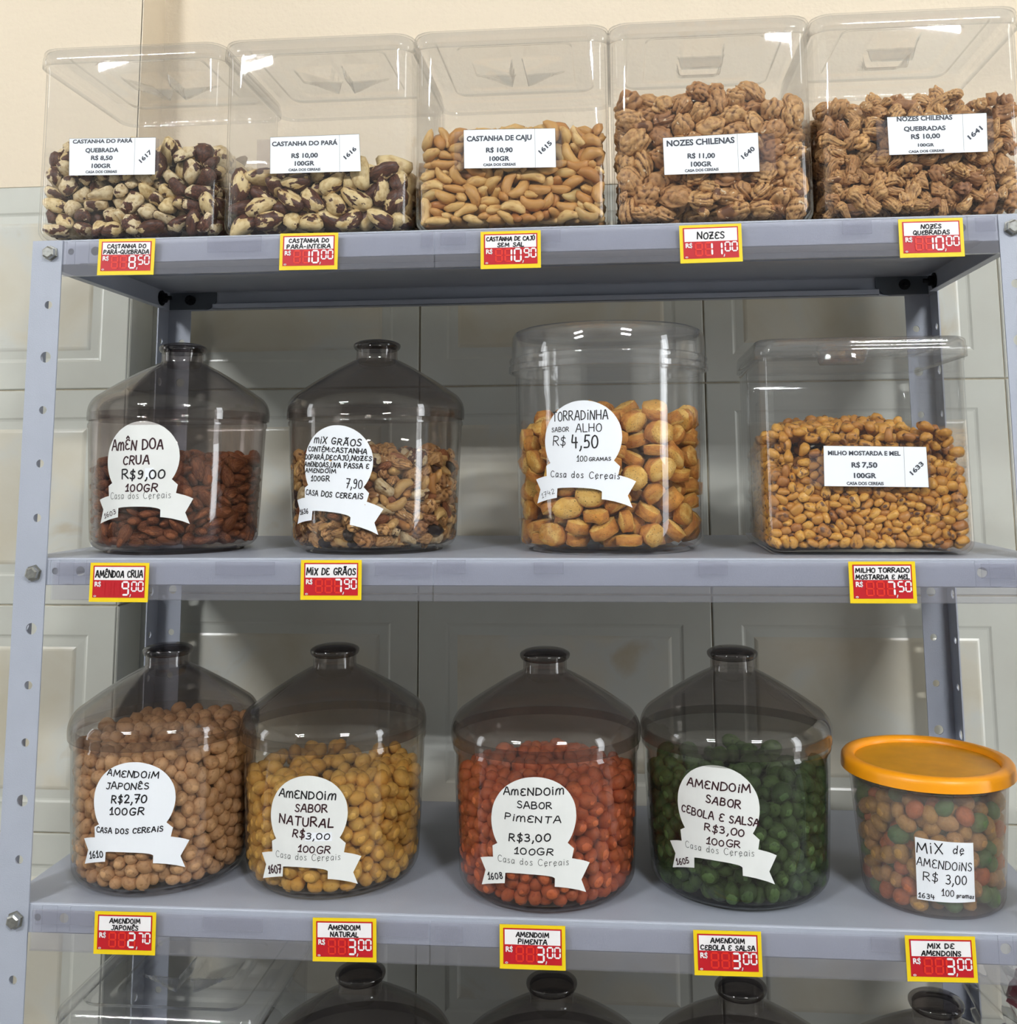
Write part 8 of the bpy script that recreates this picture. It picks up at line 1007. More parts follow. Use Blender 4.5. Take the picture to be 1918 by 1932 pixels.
NUTS["pim"] = (300, """79 -129 193 -16 -1 1 5,16 -146 50 1 0 -2 5,48 -144 168 4 -13 -13 5,74 -131 121 -1 -2 -19 5,103 -108 105 -8 12 5 5,109 -104 154 -11 4 16 4,25 -148 155 -7 17 -8 4,-10 -41 226 -19 -5 1 5
7 -150 134 15 4 12 4,15 -112 206 -9 -15 -9 5,-76 -133 192 -16 7 2 4,8 -149 173 4 -1 -17 5,133 -67 206 18 3 5 4,58 -125 207 7 18 6 4,112 -102 189 0 -10 -16 4,-45 -142 136 7 0 -9 5
-40 -145 158 6 14 13 4,-20 -148 172 9 5 11 5,134 -68 184 -1 -16 12 4,-73 24 225 -9 5 -4 5,65 -136 151 3 19 3 4,18 -144 96 -8 11 -12 5,121 -33 212 18 -4 -3 5,-9 -141 92 -1 -2 -20 5
-70 -128 80 9 -2 -10 4,-51 -145 205 -6 -4 3 3,0 -148 111 2 0 -19 5,-11 -147 37 14 -5 12 3,7 -149 74 -10 -1 -17 4,-76 -128 134 16 -9 5 5,-16 -151 129 3 10 17 3,93 -116 59 3 -4 8 4
54 -142 191 11 11 7 4,69 -129 173 13 7 3 4,96 -120 176 7 -16 -9 3,-31 -151 192 18 1 -4 2,87 -116 135 -6 -4 17 4,-83 -126 109 4 -9 14 4,-47 -142 77 0 -18 9 3,50 -143 120 3 12 4 3
-8 -146 191 -10 3 -14 4,23 -137 116 14 -11 -3 4,-98 -112 98 -16 9 4 4,-149 -26 201 -3 -5 18 4,13 -151 196 10 -7 -15 2,-64 -137 115 -10 -5 -16 3,125 -87 161 5 13 -12 4,-120 -62 203 -19 -3 -5 2
71 -130 36 3 12 -5 2,29 -147 183 -8 -2 10 3,106 -102 78 -14 3 8 3,-42 -142 113 3 -5 13 3,-62 -134 35 -11 -6 -5 2,-85 -123 157 11 4 -14 2,-112 -101 181 11 -14 9 5,19 38 222 -17 1 -7 5
-138 -66 187 -6 -15 2 4,-30 -143 53 9 -6 -16 2,-27 -98 199 4 8 -6 4,-24 -147 75 -10 -2 17 3,88 -115 35 9 17 2 4,-88 -119 67 -9 7 -6 4,-92 -115 44 -11 -4 -8 3,57 -139 73 5 9 -5 2
85 -124 157 -5 -17 9 3,-64 -138 151 8 6 -4 2,34 -131 197 9 16 4 3,32 -78 209 0 19 -7 2,-6 -149 152 6 -11 -13 3,62 -136 98 15 8 -10 3,45 -143 143 10 10 10 3,32 -139 34 12 -3 -6 3
84 -125 100 -11 -11 3 2,40 -143 60 15 9 10 2,-9 -138 59 12 -14 -2 5,-124 -87 162 -5 -17 7 4,-91 -117 178 2 2 5 4,67 59 218 10 -2 3 5,38 -146 86 19 5 -5 2,-48 -145 178 3 -6 -7 2
-108 -103 56 -8 -14 -11 3,-52 -135 95 4 -2 -4 3,-95 8 220 -11 -11 7 4,148 -32 203 11 -2 6 5,-42 -114 204 -7 -10 -15 4,105 -94 35 -19 0 -2 5,-48 29 228 -5 -13 14 4,138 -48 36 -8 17 -2 5
94 -91 197 -8 13 9 4,75 -83 209 10 -17 3 4,123 -82 68 -3 11 -11 4,-66 -127 171 2 -8 18 4,92 -48 213 7 -3 16 2,86 -117 80 -3 1 -14 4,122 -86 89 -8 17 -7 2,41 -129 101 -12 -1 11 4
69 -114 51 2 4 19 3,-30 -127 86 5 15 -10 5,122 -90 137 2 -5 6 2,-76 -104 197 11 -9 14 5,-2 55 230 -9 -12 13 4,-97 -113 197 -12 4 -6 2,-123 -32 208 10 4 -7 5,-37 -137 34 -11 -15 3 3
-16 -78 206 5 4 -1 3,-96 -118 137 10 13 -7 2,-50 -132 59 -2 -20 1 3,-110 -102 140 0 10 10 4,-77 -31 204 1 11 -14 3,12 -66 214 -14 -12 -2 3,-149 -3 209 1 12 14 5,55 -60 206 -1 11 -14 4
-114 -92 92 13 -11 11 5,106 -105 130 -14 13 -5 3,125 -75 35 -12 10 -10 4,52 -136 42 -15 10 -9 2,110 -101 55 -6 -12 5 2,46 -6 213 -6 -16 7 5,-126 -80 75 -3 10 -6 4,-96 -48 205 7 11 4 3
-113 -91 35 18 6 -3 4,119 -93 112 -5 -8 -13 2,-119 -92 119 -14 6 -1 3,130 -64 83 -5 -12 -14 5,-67 -121 50 2 -16 12 2,-21 -136 143 -3 -10 -17 3,94 19 218 -15 -9 -6 4,142 -45 57 -14 -13 -4 2
25 108 220 -8 -16 8 3,-106 -105 77 18 -7 3 2,-45 -11 212 -19 2 4 4,-26 54 221 -14 6 -6 5,44 52 214 4 10 4 4,70 -12 210 -16 0 -8 2,-100 -106 161 2 -1 8 5,135 -66 140 8 -12 -7 5
-54 -54 201 4 -6 8 5,-125 -85 139 -8 15 -5 2,-6 -115 194 -2 -14 -5 3,7 -132 34 -19 -1 -2 3,143 -38 103 8 -12 -13 5,-132 -66 56 -1 2 -12 4,-26 -47 209 -1 -18 -7 2,70 21 212 -18 -7 -3 4
140 -55 119 15 12 4 4,140 -42 79 2 4 19 5,-90 86 219 12 -6 -1 5,-4 29 221 7 -4 -7 5,23 -131 74 -14 8 -5 5,-22 -132 112 18 3 -9 5,32 -24 211 3 -9 9 3,152 -16 184 -14 -11 5 5
76 -106 200 1 2 -13 3,145 -43 152 -14 -14 -4 5,137 -63 162 2 -3 16 2,-29 -4 225 2 7 -2 3,-98 -66 192 10 -15 9 5,150 30 206 -1 12 -9 4,-123 4 210 11 -8 -12 4,-101 -22 207 -3 0 17 4
-138 -62 157 -15 12 -5 5,26 -130 138 -13 15 0 5,-130 -59 36 -14 -3 -5 3,-127 46 209 3 -4 18 3,-138 -59 89 -14 10 -4 4,1 -47 207 5 4 -18 5,126 -77 122 -8 -18 -3 3,121 11 208 3 -11 2 5
146 -45 176 -6 -1 11 4,-123 -82 184 8 -17 -7 2,-98 -105 120 4 -18 -6 2,-71 -72 197 3 -16 11 3,107 -55 196 -1 11 13 3,-26 -25 219 17 -1 -5 2,90 -4 213 -6 -11 15 2,44 -41 208 9 -8 13 2
48 99 215 -12 -6 1 5,21 -2 209 8 -9 15 5,-128 -77 105 -8 -3 17 2,-81 20 205 -3 -17 9 3,112 -77 191 -14 9 -10 4,97 98 206 19 -4 -3 3,64 -118 80 -13 -13 6 3,148 -34 126 12 -14 3 2
-139 -54 114 10 10 6 3,-43 -79 204 7 -18 5 3,128 35 211 11 14 4 5,-135 -53 134 -5 2 6 3,-146 -30 119 14 0 -10 5,144 7 206 -11 -11 13 2,124 89 206 15 -12 -1 2,-123 91 202 -4 16 -4 4
65 -103 122 6 19 2 5,-72 -105 35 -6 -3 11 4,-138 -44 69 -12 1 6 5,14 132 216 4 6 18 5,85 130 204 -10 -3 -10 2,-142 -42 47 -7 -16 7 3,-146 -48 172 -13 2 -9 2,-142 -35 92 11 -1 8 5
94 -28 205 4 4 18 5,1 -94 196 3 9 -17 5,-84 -9 203 3 -16 3 3,-40 -33 203 -10 12 11 3,-5 -1 220 13 0 -3 2,-89 -94 67 11 -6 1 5,-149 -26 178 -4 -18 0 4,-53 15 209 -2 -4 13 5
-24 -131 188 -4 16 11 3,-24 79 222 -8 -17 0 3,-105 33 208 -14 -14 4 5,87 -97 118 -5 0 19 3,-100 68 208 -5 0 -1 5,150 -6 162 9 -15 -10 4,147 -22 71 13 3 -15 3,72 -46 203 2 19 -1 2
-49 -129 190 8 10 3 2,72 -100 68 0 4 18 3,46 -119 126 13 13 6 5,107 36 208 2 -8 -10 3,149 -5 89 -4 1 13 5,4 -19 211 3 -8 -11 3,88 -65 197 -16 11 4 5,-139 64 201 11 1 16 3
113 -9 211 -5 -16 10 2,32 -123 169 3 8 -5 5,49 76 213 -17 2 2 4,-31 -120 129 6 7 -17 4,104 -89 174 11 -1 16 3,-147 -38 147 -13 -14 0 3,-47 95 217 7 17 -4 3,-56 -122 126 13 -5 5 2
-1 -131 126 0 -3 -5 3,41 -86 189 15 13 0 4,135 -14 204 17 8 -2 3,30 -107 109 -11 3 -1 5,47 -122 60 -19 6 -2 4,-129 -71 125 -6 3 4 3,27 21 207 -19 3 -1 4,-16 -125 37 -1 -10 -14 5
146 -19 141 17 -1 -2 5,-60 -112 184 -4 -10 -15 2,-71 -99 85 -19 -6 2 2,66 -114 103 -15 -3 10 3,12 -129 158 -10 -1 -15 4,-4 -120 144 2 -20 -2 4,143 -23 45 -14 -14 2 5,56 -111 34 11 -8 -8 2
-148 -22 68 -2 -10 11 3,-27 110 218 -4 -7 15 3,15 -123 55 -16 -8 7 2,-77 -52 191 -8 -10 -14 5,29 -58 202 -16 10 2 3,147 -14 111 1 1 17 3,80 -91 48 6 3 -6 5,-110 -47 190 3 -19 3 2
-71 43 212 -8 -2 15 3,39 -85 72 -1 -3 -10 5,54 -99 204 -7 -16 10 2,-2 107 214 10 -1 1 5,152 -2 128 3 -11 6 2,-25 -124 161 -12 1 8 4,-43 146 206 6 5 -6 4,-63 -116 102 3 -13 3 3
115 -70 169 17 5 6 3,-132 -41 187 4 -2 -12 4,-4 -120 72 3 -8 17 4,-6 -124 171 6 -5 -11 5,140 61 199 6 -9 -7 5,35 -106 35 -14 11 -7 3,20 -118 92 -2 0 20 3,30 -103 56 -6 18 5 4
68 115 207 -15 -7 6 4,-45 -116 46 8 11 10 2,148 11 147 1 5 19 5,49 -117 187 11 -3 -15 5,23 -76 188 -14 -9 11 2,88 47 211 -12 -5 5 4,40 134 209 -14 -4 -2 2,-60 -19 197 9 16 6 4
80 -105 177 -4 14 -10 2,-49 -93 37 12 -10 10 4,91 -88 68 -8 6 0 4,148 16 73 -3 1 -7 3,86 -99 96 9 -1 10 3,63 141 204 -17 7 1 4,-82 105 211 -10 16 7 2,1 51 207 9 -14 -8 5
43 -119 147 7 17 7 2,-46 73 217 17 -2 -5 4,-151 -11 164 -8 14 12 3,-67 -108 65 7 -15 8 4,-149 -14 101 11 -5 -16 3,66 -112 144 6 -9 -17 4,51 32 203 -17 -7 6 5,-67 -112 148 -2 4 14 3
-110 -78 56 6 -13 -5 4,144 0 56 -8 -13 13 5,-71 -106 124 -6 -8 1 5,91 -91 140 17 1 3 5,54 -25 199 13 9 -10 4,-14 127 212 -7 -4 1 4,88 -98 161 5 6 -12 2,67 -94 87 18 3 8 2
128 -22 90 0 -20 -2 5,-71 -89 51 1 -1 -4 4,-19 -11 203 18 3 7 4,-53 -104 163 4 -5 -15 4,154 11 187 9 -15 -5 3,-45 -120 148 -18 -3 6 4,128 -45 193 0 -1 19 5,-144 -18 36 -16 11 -2 5
108 -75 50 -11 -7 13 5,-26 -117 57 -16 -4 8 5,-62 22 187 13 7 12 5,-36 -113 178 1 11 16 4,-66 91 209 -13 13 -8 3,-74 68 214 -13 -9 8 3,-30 17 219 -1 -4 3 2,-92 -93 45 -5 6 -4 2
-3 -111 51 12 8 6 3,49 -105 93 -4 -9 15 2,115 -20 187 -4 3 11 5,-41 -98 60 -4 14 -13 4,-86 -99 141 -5 -6 -13 4,53 -109 162 -17 6 -9 4,30 67 199 4 9 -17 3,150 16 104 7 -8 -12 3
-149 0 120 18 -2 -6 2,20 61 217 -13 11 0 3,-89 -79 85 2 -1 -1 4,3 -67 194 -12 12 -9 4,-149 21 200 -13 4 6 4,-61 133 200 4 1 -4 3,41 -80 37 -2 -9 -15 5,113 -52 38 7 3 6 3
36 -114 79 -10 -1 15 4,105 -73 78 10 -13 6 3,4 -123 106 8 16 9 3,-105 -83 149 -12 -4 15 3,-57 47 198 -5 19 -1 2,-147 3 185 14 -8 -3 5,20 89 206 -1 -6 -7 5,-129 -15 191 -18 -7 -5 3
114 -31 33 3 -19 -6 2,-146 0 54 -1 -3 -11 5,-49 -104 117 -14 12 0 3,-43 -112 95 7 11 6 3,-112 -67 96 14 2 -13 3,-103 -84 108 -6 -3 17 2,18 -108 149 -1 14 14 5,-32 -92 168 14 -9 -10 4
-7 -28 197 -4 -10 -16 2,-89 -88 187 6 0 6 4,-103 -13 184 -2 8 -4 2,-7 -89 37 -11 6 -15 4,-18 -84 61 -7 6 5 4,127 -10 36 -11 -13 7 3,7 -89 59 4 3 -8 4,-4 -89 79 -3 -3 -11 3
65 -76 77 -17 7 8 5,14 -108 69 14 -5 11 2,93 -46 71 14 -5 4 4,-28 -104 78 -7 -8 6 5,-45 -79 155 2 -15 8 4,-83 -82 164 -11 16 -4 5,78 4 196 -7 10 -12 3,-11 -103 157 20 -4 -2 2
34 -97 170 -1 -1 4 4,-59 71 198 -9 -11 14 4,127 -27 166 4 0 -15 3,-84 40 195 18 2 -4 5,59 -96 181 9 13 -12 5,26 -106 187 -11 -13 10 2,113 105 192 6 14 6 3,-43 42 212 13 3 14 3""")
NUTS["ceb"] = (293, """19 -149 180 -9 -4 0 8,-31 -146 168 -2 17 -10 8,77 -116 223 -5 -19 3 8,-63 -137 207 -15 -5 -11 7,62 -138 205 3 -3 7 8,-87 -119 101 16 -1 -10 8,10 -146 91 -1 -15 -11 7,-96 -112 130 -6 -17 9 8
-39 -144 196 -19 -3 -5 7,-20 -142 97 -3 6 -13 7,-66 -125 120 11 5 6 8,-2 -146 44 12 -2 9 6,-65 -131 65 -7 -12 13 7,-15 -150 213 -11 13 10 5,-54 -136 39 12 3 -4 6,75 -127 123 6 10 0 8
36 -143 122 1 -1 -4 7,-41 -147 222 -12 0 4 6,-106 -106 156 -14 10 -2 6,52 -141 143 -18 -1 2 6,-28 -141 41 2 10 -10 5,35 -131 218 -16 4 3 6,93 -111 139 7 -6 -3 8,-8 -142 71 -9 -13 9 7
0 -149 156 -4 -3 5 5,-86 -122 196 -11 -14 0 7,141 -58 216 7 -8 17 6,-43 -144 114 4 10 16 5,78 -123 54 -6 9 -17 7,107 -100 79 1 11 -13 7,-20 -149 128 -1 -20 -1 5,-12 -151 188 -4 -15 12 5
40 -142 45 13 -3 13 5,-73 -129 144 -3 -7 18 5,-123 -84 91 -6 -16 5 6,-150 -23 212 -10 6 12 8,-104 -100 183 12 -13 0 8,-84 -129 221 -7 -7 -17 4,6 -149 119 0 10 16 5,-109 -98 56 -5 2 -11 5
-53 -140 92 7 17 -9 4,101 -37 223 9 -6 13 6,11 -142 223 -14 -12 8 6,71 -130 82 11 -13 9 5,108 -103 164 -16 -2 5 7,142 40 227 -14 -4 -2 7,56 -133 105 15 13 -1 6,-37 -126 78 1 -2 -1 8
-83 -127 167 -3 3 1 3,26 -128 62 -16 -11 1 6,-65 98 225 -2 19 -4 8,-132 -76 209 8 -9 -10 6,-46 -144 145 8 18 2 4,20 -149 141 -16 -7 5 4,123 -88 179 7 -16 -3 5,47 -128 81 -3 17 -1 4
-121 -16 213 16 -6 -8 8,41 -78 220 -3 -10 6 6,58 -129 36 -4 -12 16 5,-126 -84 185 -10 8 -11 6,-103 -106 35 4 -4 -4 3,-57 6 221 2 5 -15 7,46 -139 178 4 -8 -3 4,-134 -54 38 -14 12 -1 8
-129 -78 153 -15 11 -3 4,91 -123 196 1 -14 -14 3,-34 87 225 18 -9 2 7,122 -82 108 4 2 18 5,2 -72 223 -8 -7 12 6,18 -134 37 -11 13 11 4,68 -138 178 16 2 10 3,57 -137 64 8 15 -7 3
74 -129 154 -1 -13 -10 5,-88 -117 74 12 15 6 5,8 -153 202 -17 -6 6 3,103 -103 37 -7 -3 12 5,100 45 225 19 2 -6 6,-97 -18 223 5 -7 9 4,83 -117 97 1 0 20 5,-59 -141 164 -17 5 -9 2
19 113 230 0 3 -15 6,-82 -104 52 6 -7 11 8,5 134 233 -3 18 -6 6,-104 -102 94 0 -5 -18 5,33 -143 159 -11 -7 9 3,88 -124 173 6 -16 3 4,-119 -83 36 10 12 11 6,-143 44 216 -20 1 0 7
-128 -81 119 -2 12 -4 3,-84 -84 221 10 -14 4 6,-67 -131 181 15 12 5 3,52 46 224 5 3 11 6,101 -115 214 13 6 10 3,-140 -50 205 1 16 -7 7,-134 -56 83 9 1 11 8,-115 104 230 -12 -5 -12 4
-20 25 220 -13 -13 -8 7,81 132 232 -17 7 -7 4,-25 -78 215 -2 -8 18 6,-134 -50 158 -5 17 9 8,-116 -101 203 12 14 -3 2,-125 -70 59 -5 8 13 4,128 -75 134 -9 13 -6 7,36 -119 197 -6 -15 -12 3
129 -62 41 3 7 3 7,108 -106 103 17 11 2 3,-19 150 230 16 9 9 7,149 -2 221 -12 2 -4 3,-73 54 218 19 -5 -2 4,-113 -87 135 1 2 10 7,112 -91 209 1 7 0 6,-147 -24 137 1 10 -2 6
30 -133 102 17 4 7 3,117 84 229 7 -9 13 4,-144 -25 164 13 3 -6 6,42 121 232 10 3 12 4,-144 -21 81 10 16 -6 6,114 -85 56 2 -2 15 7,126 -34 215 -11 11 -13 7,125 -79 80 -13 -3 14 6
-136 -61 133 16 -11 5 5,27 6 215 17 -6 0 7,25 32 221 1 -17 -5 7,-74 -33 217 9 1 2 7,-36 -126 131 20 -1 3 6,134 -70 161 15 11 7 5,-23 -49 219 11 -10 -11 6,59 110 227 2 12 -1 4
113 -97 139 -18 8 2 3,3 6 223 10 -1 -13 3,131 -78 196 8 0 18 2,88 -96 58 -11 3 -4 7,-17 -118 61 4 -3 8 7,-31 0 216 -2 -4 17 4,76 47 212 -5 19 -5 5,139 -41 60 -8 -16 -7 7
112 25 223 7 -18 -1 4,2 -129 138 17 9 0 6,-106 -83 211 -3 -19 0 4,-95 -105 215 -1 9 18 3,-140 -41 117 0 -14 -14 5,-19 -124 154 5 19 3 7,-126 84 214 5 8 -17 7,95 10 211 -19 -3 7 8
-115 61 216 8 0 13 4,109 -60 213 -10 1 -6 3,-108 -43 209 8 15 -6 4,-58 -115 96 1 15 13 7,-101 -80 72 -2 -6 -11 8,-44 -41 207 -16 -11 -1 7,32 -22 210 10 4 13 4,140 -53 189 -7 -6 10 8
-67 -117 35 6 1 15 3,50 -119 159 -17 10 -4 6,33 146 230 -8 13 0 7,-86 77 215 -3 -13 14 5,-64 -56 214 -4 -10 17 4,-110 5 221 -3 6 18 5,-98 117 220 13 -14 2 4,128 -10 221 -18 2 -6 3
51 -31 222 10 -13 -5 4,-143 -18 108 -3 3 -19 7,-131 -32 62 4 -19 -6 8,-5 -92 207 -18 4 -8 7,83 120 212 0 -1 -2 8,-152 2 181 1 -6 -11 4,-144 20 47 11 1 -17 8,9 -16 216 18 6 -1 4
95 -97 189 9 8 -2 8,69 -44 211 -15 6 -4 4,2 45 222 19 5 0 4,141 -50 147 18 6 2 4,99 -91 121 -11 0 7 5,51 -8 223 -2 -9 17 2,138 -45 120 12 -10 8 8,-16 124 223 5 -13 10 2
-35 -115 37 19 -2 -1 7,-142 -26 37 7 12 -14 4,-52 -110 58 -4 -20 0 6,-26 55 215 19 -2 2 8,-54 -113 215 0 -1 3 5,49 -103 211 2 8 -18 5,69 -17 207 13 -7 9 8,0 -131 175 -11 10 7 5
-112 -70 166 -6 7 -13 6,-123 -58 108 1 9 4 7,-141 -31 187 -6 2 -10 5,-60 -81 210 -12 -12 8 5,-76 -87 72 2 8 13 2,133 -63 101 2 -7 4 4,146 -40 168 -10 9 -9 3,22 -92 216 9 11 -14 3
136 -54 81 -2 3 -16 5,-133 19 207 5 2 -5 8,-54 36 221 11 -2 -16 5,-27 -107 209 9 -12 -13 5,77 -107 35 9 -9 -13 4,-79 -110 153 -5 13 12 4,-16 -23 217 5 -16 11 3,-46 -122 163 -3 -14 14 4
145 -33 94 4 13 -7 4,-17 102 217 8 -3 -16 3,40 108 212 2 -12 16 4,92 95 218 1 20 -1 2,26 -123 84 0 11 -15 3,-150 -1 156 9 6 17 5,96 72 218 7 8 -13 8,-45 145 217 14 -1 12 6
-143 -3 37 -5 12 -15 4,6 -119 71 -6 -14 -3 4,-102 -74 98 11 4 15 4,48 -116 54 7 11 15 4,9 153 215 3 -9 18 6,-16 -90 127 7 13 6 8,-48 -120 188 -13 4 -13 5,58 84 217 -15 11 -6 6
-68 139 223 -13 0 13 2,13 -116 213 16 0 3 6,-4 -118 38 11 -7 -12 8,57 -121 183 -5 -15 -3 3,28 -126 145 19 0 1 5,16 -129 193 10 13 -3 2,-58 74 217 -2 2 3 4,145 -16 182 18 0 -3 8
54 -114 126 8 -14 6 4,102 -74 93 -3 1 12 7,9 -114 93 4 -13 -14 3,-103 98 209 -6 8 3 3,1 77 212 -1 14 -8 6,-79 35 202 4 12 -4 8,-148 21 75 11 -6 -11 3,-124 -55 185 -16 -7 -4 7
-77 -108 177 -18 -4 1 3,143 -29 38 3 -11 -13 4,11 -122 115 -3 -6 13 7,17 98 208 11 10 13 5,-11 -126 200 -4 -4 14 7,-29 -86 38 -16 9 -3 6,-149 8 106 -5 -6 -11 6,-93 -92 111 0 -3 -13 3
-52 -94 81 7 10 -15 8,-54 -112 143 -2 -2 -5 5,32 80 215 -5 17 -7 3,38 -102 78 1 11 -5 6,-14 -108 86 4 17 -8 5,48 -99 184 13 -11 9 6,-82 -81 168 18 -1 4 8,29 -119 174 13 -2 -14 6
14 -106 55 2 19 4 3,151 19 212 -12 -8 -13 7,6 -41 213 3 -17 -8 6,149 -32 203 7 -14 8 3,106 -75 35 -4 -3 -19 5,-107 -71 191 14 5 13 3,83 -78 214 9 12 14 7,141 -13 59 2 9 -16 8
147 -19 148 12 -15 6 8,79 -97 81 12 -8 -7 5,-108 -49 66 4 -12 -13 8,64 -66 201 -10 0 -17 5,72 -109 197 14 -9 9 4,30 -106 37 2 -6 -19 7,88 -92 154 12 3 5 4,-86 -78 194 -6 -8 -1 5
-56 -76 59 16 8 4 5,10 -88 96 4 -15 11 8,-53 29 194 -1 -8 -10 8,24 126 211 5 -1 5 3,68 -82 97 -1 1 2 5,-45 -101 123 -19 0 0 5,66 -104 145 -2 -11 -4 5,145 -17 118 8 10 15 7
-109 33 213 -10 -14 7 6,56 138 217 -2 -5 11 8,-78 121 206 -3 -4 17 8,-36 112 221 1 -18 -2 3,-141 2 86 -14 -3 1 2,33 -117 122 -8 -9 -16 4,-78 -81 94 -8 9 -12 7,7 -113 158 -14 4 -3 6
-29 -100 176 -6 5 -19 7,-93 -80 44 -3 -10 3 8,-36 -122 107 -6 -4 -19 3,105 -72 192 20 1 4 6,64 -89 201 -1 10 17 2,61 -110 71 -12 5 10 5,-25 -84 80 -1 -12 0 6,30 -106 104 -2 16 -4 3
-95 -33 140 12 13 6 5,-31 38 201 -14 4 10 3,63 105 199 -16 1 -10 7,-20 -122 179 4 -17 -7 3,-54 122 216 -8 -8 -16 4,-148 28 188 -11 -16 -2 4,52 22 212 4 -1 -19 6,146 -8 92 -6 17 -1 8
154 -8 202 -11 -13 7 3,-150 31 164 -4 -5 -13 3,109 -74 152 8 14 9 7,-87 -55 205 7 14 12 3,-57 -93 39 1 1 20 7,-109 -19 81 -6 -7 18 7,88 -72 73 6 9 14 6,-122 -34 138 4 8 -16 8
55 -104 97 3 -20 2 6,36 -95 132 -3 -7 -5 7,-93 -67 147 5 -9 -14 3,58 -97 34 15 11 5 3,-2 -90 76 11 -13 -7 2,-72 -72 120 11 -4 -11 8,83 -74 137 9 -8 -14 8,14 -94 144 10 -17 -2 3
96 -30 172 -8 -2 3 8,-43 -79 163 -4 -17 7 8,-61 -96 162 -14 7 11 4,73 -85 177 16 0 -6 7,-30 -100 150 -12 -5 3 4,-1 -26 195 -13 -7 0 4,113 -60 172 -19 -6 -1 4""")
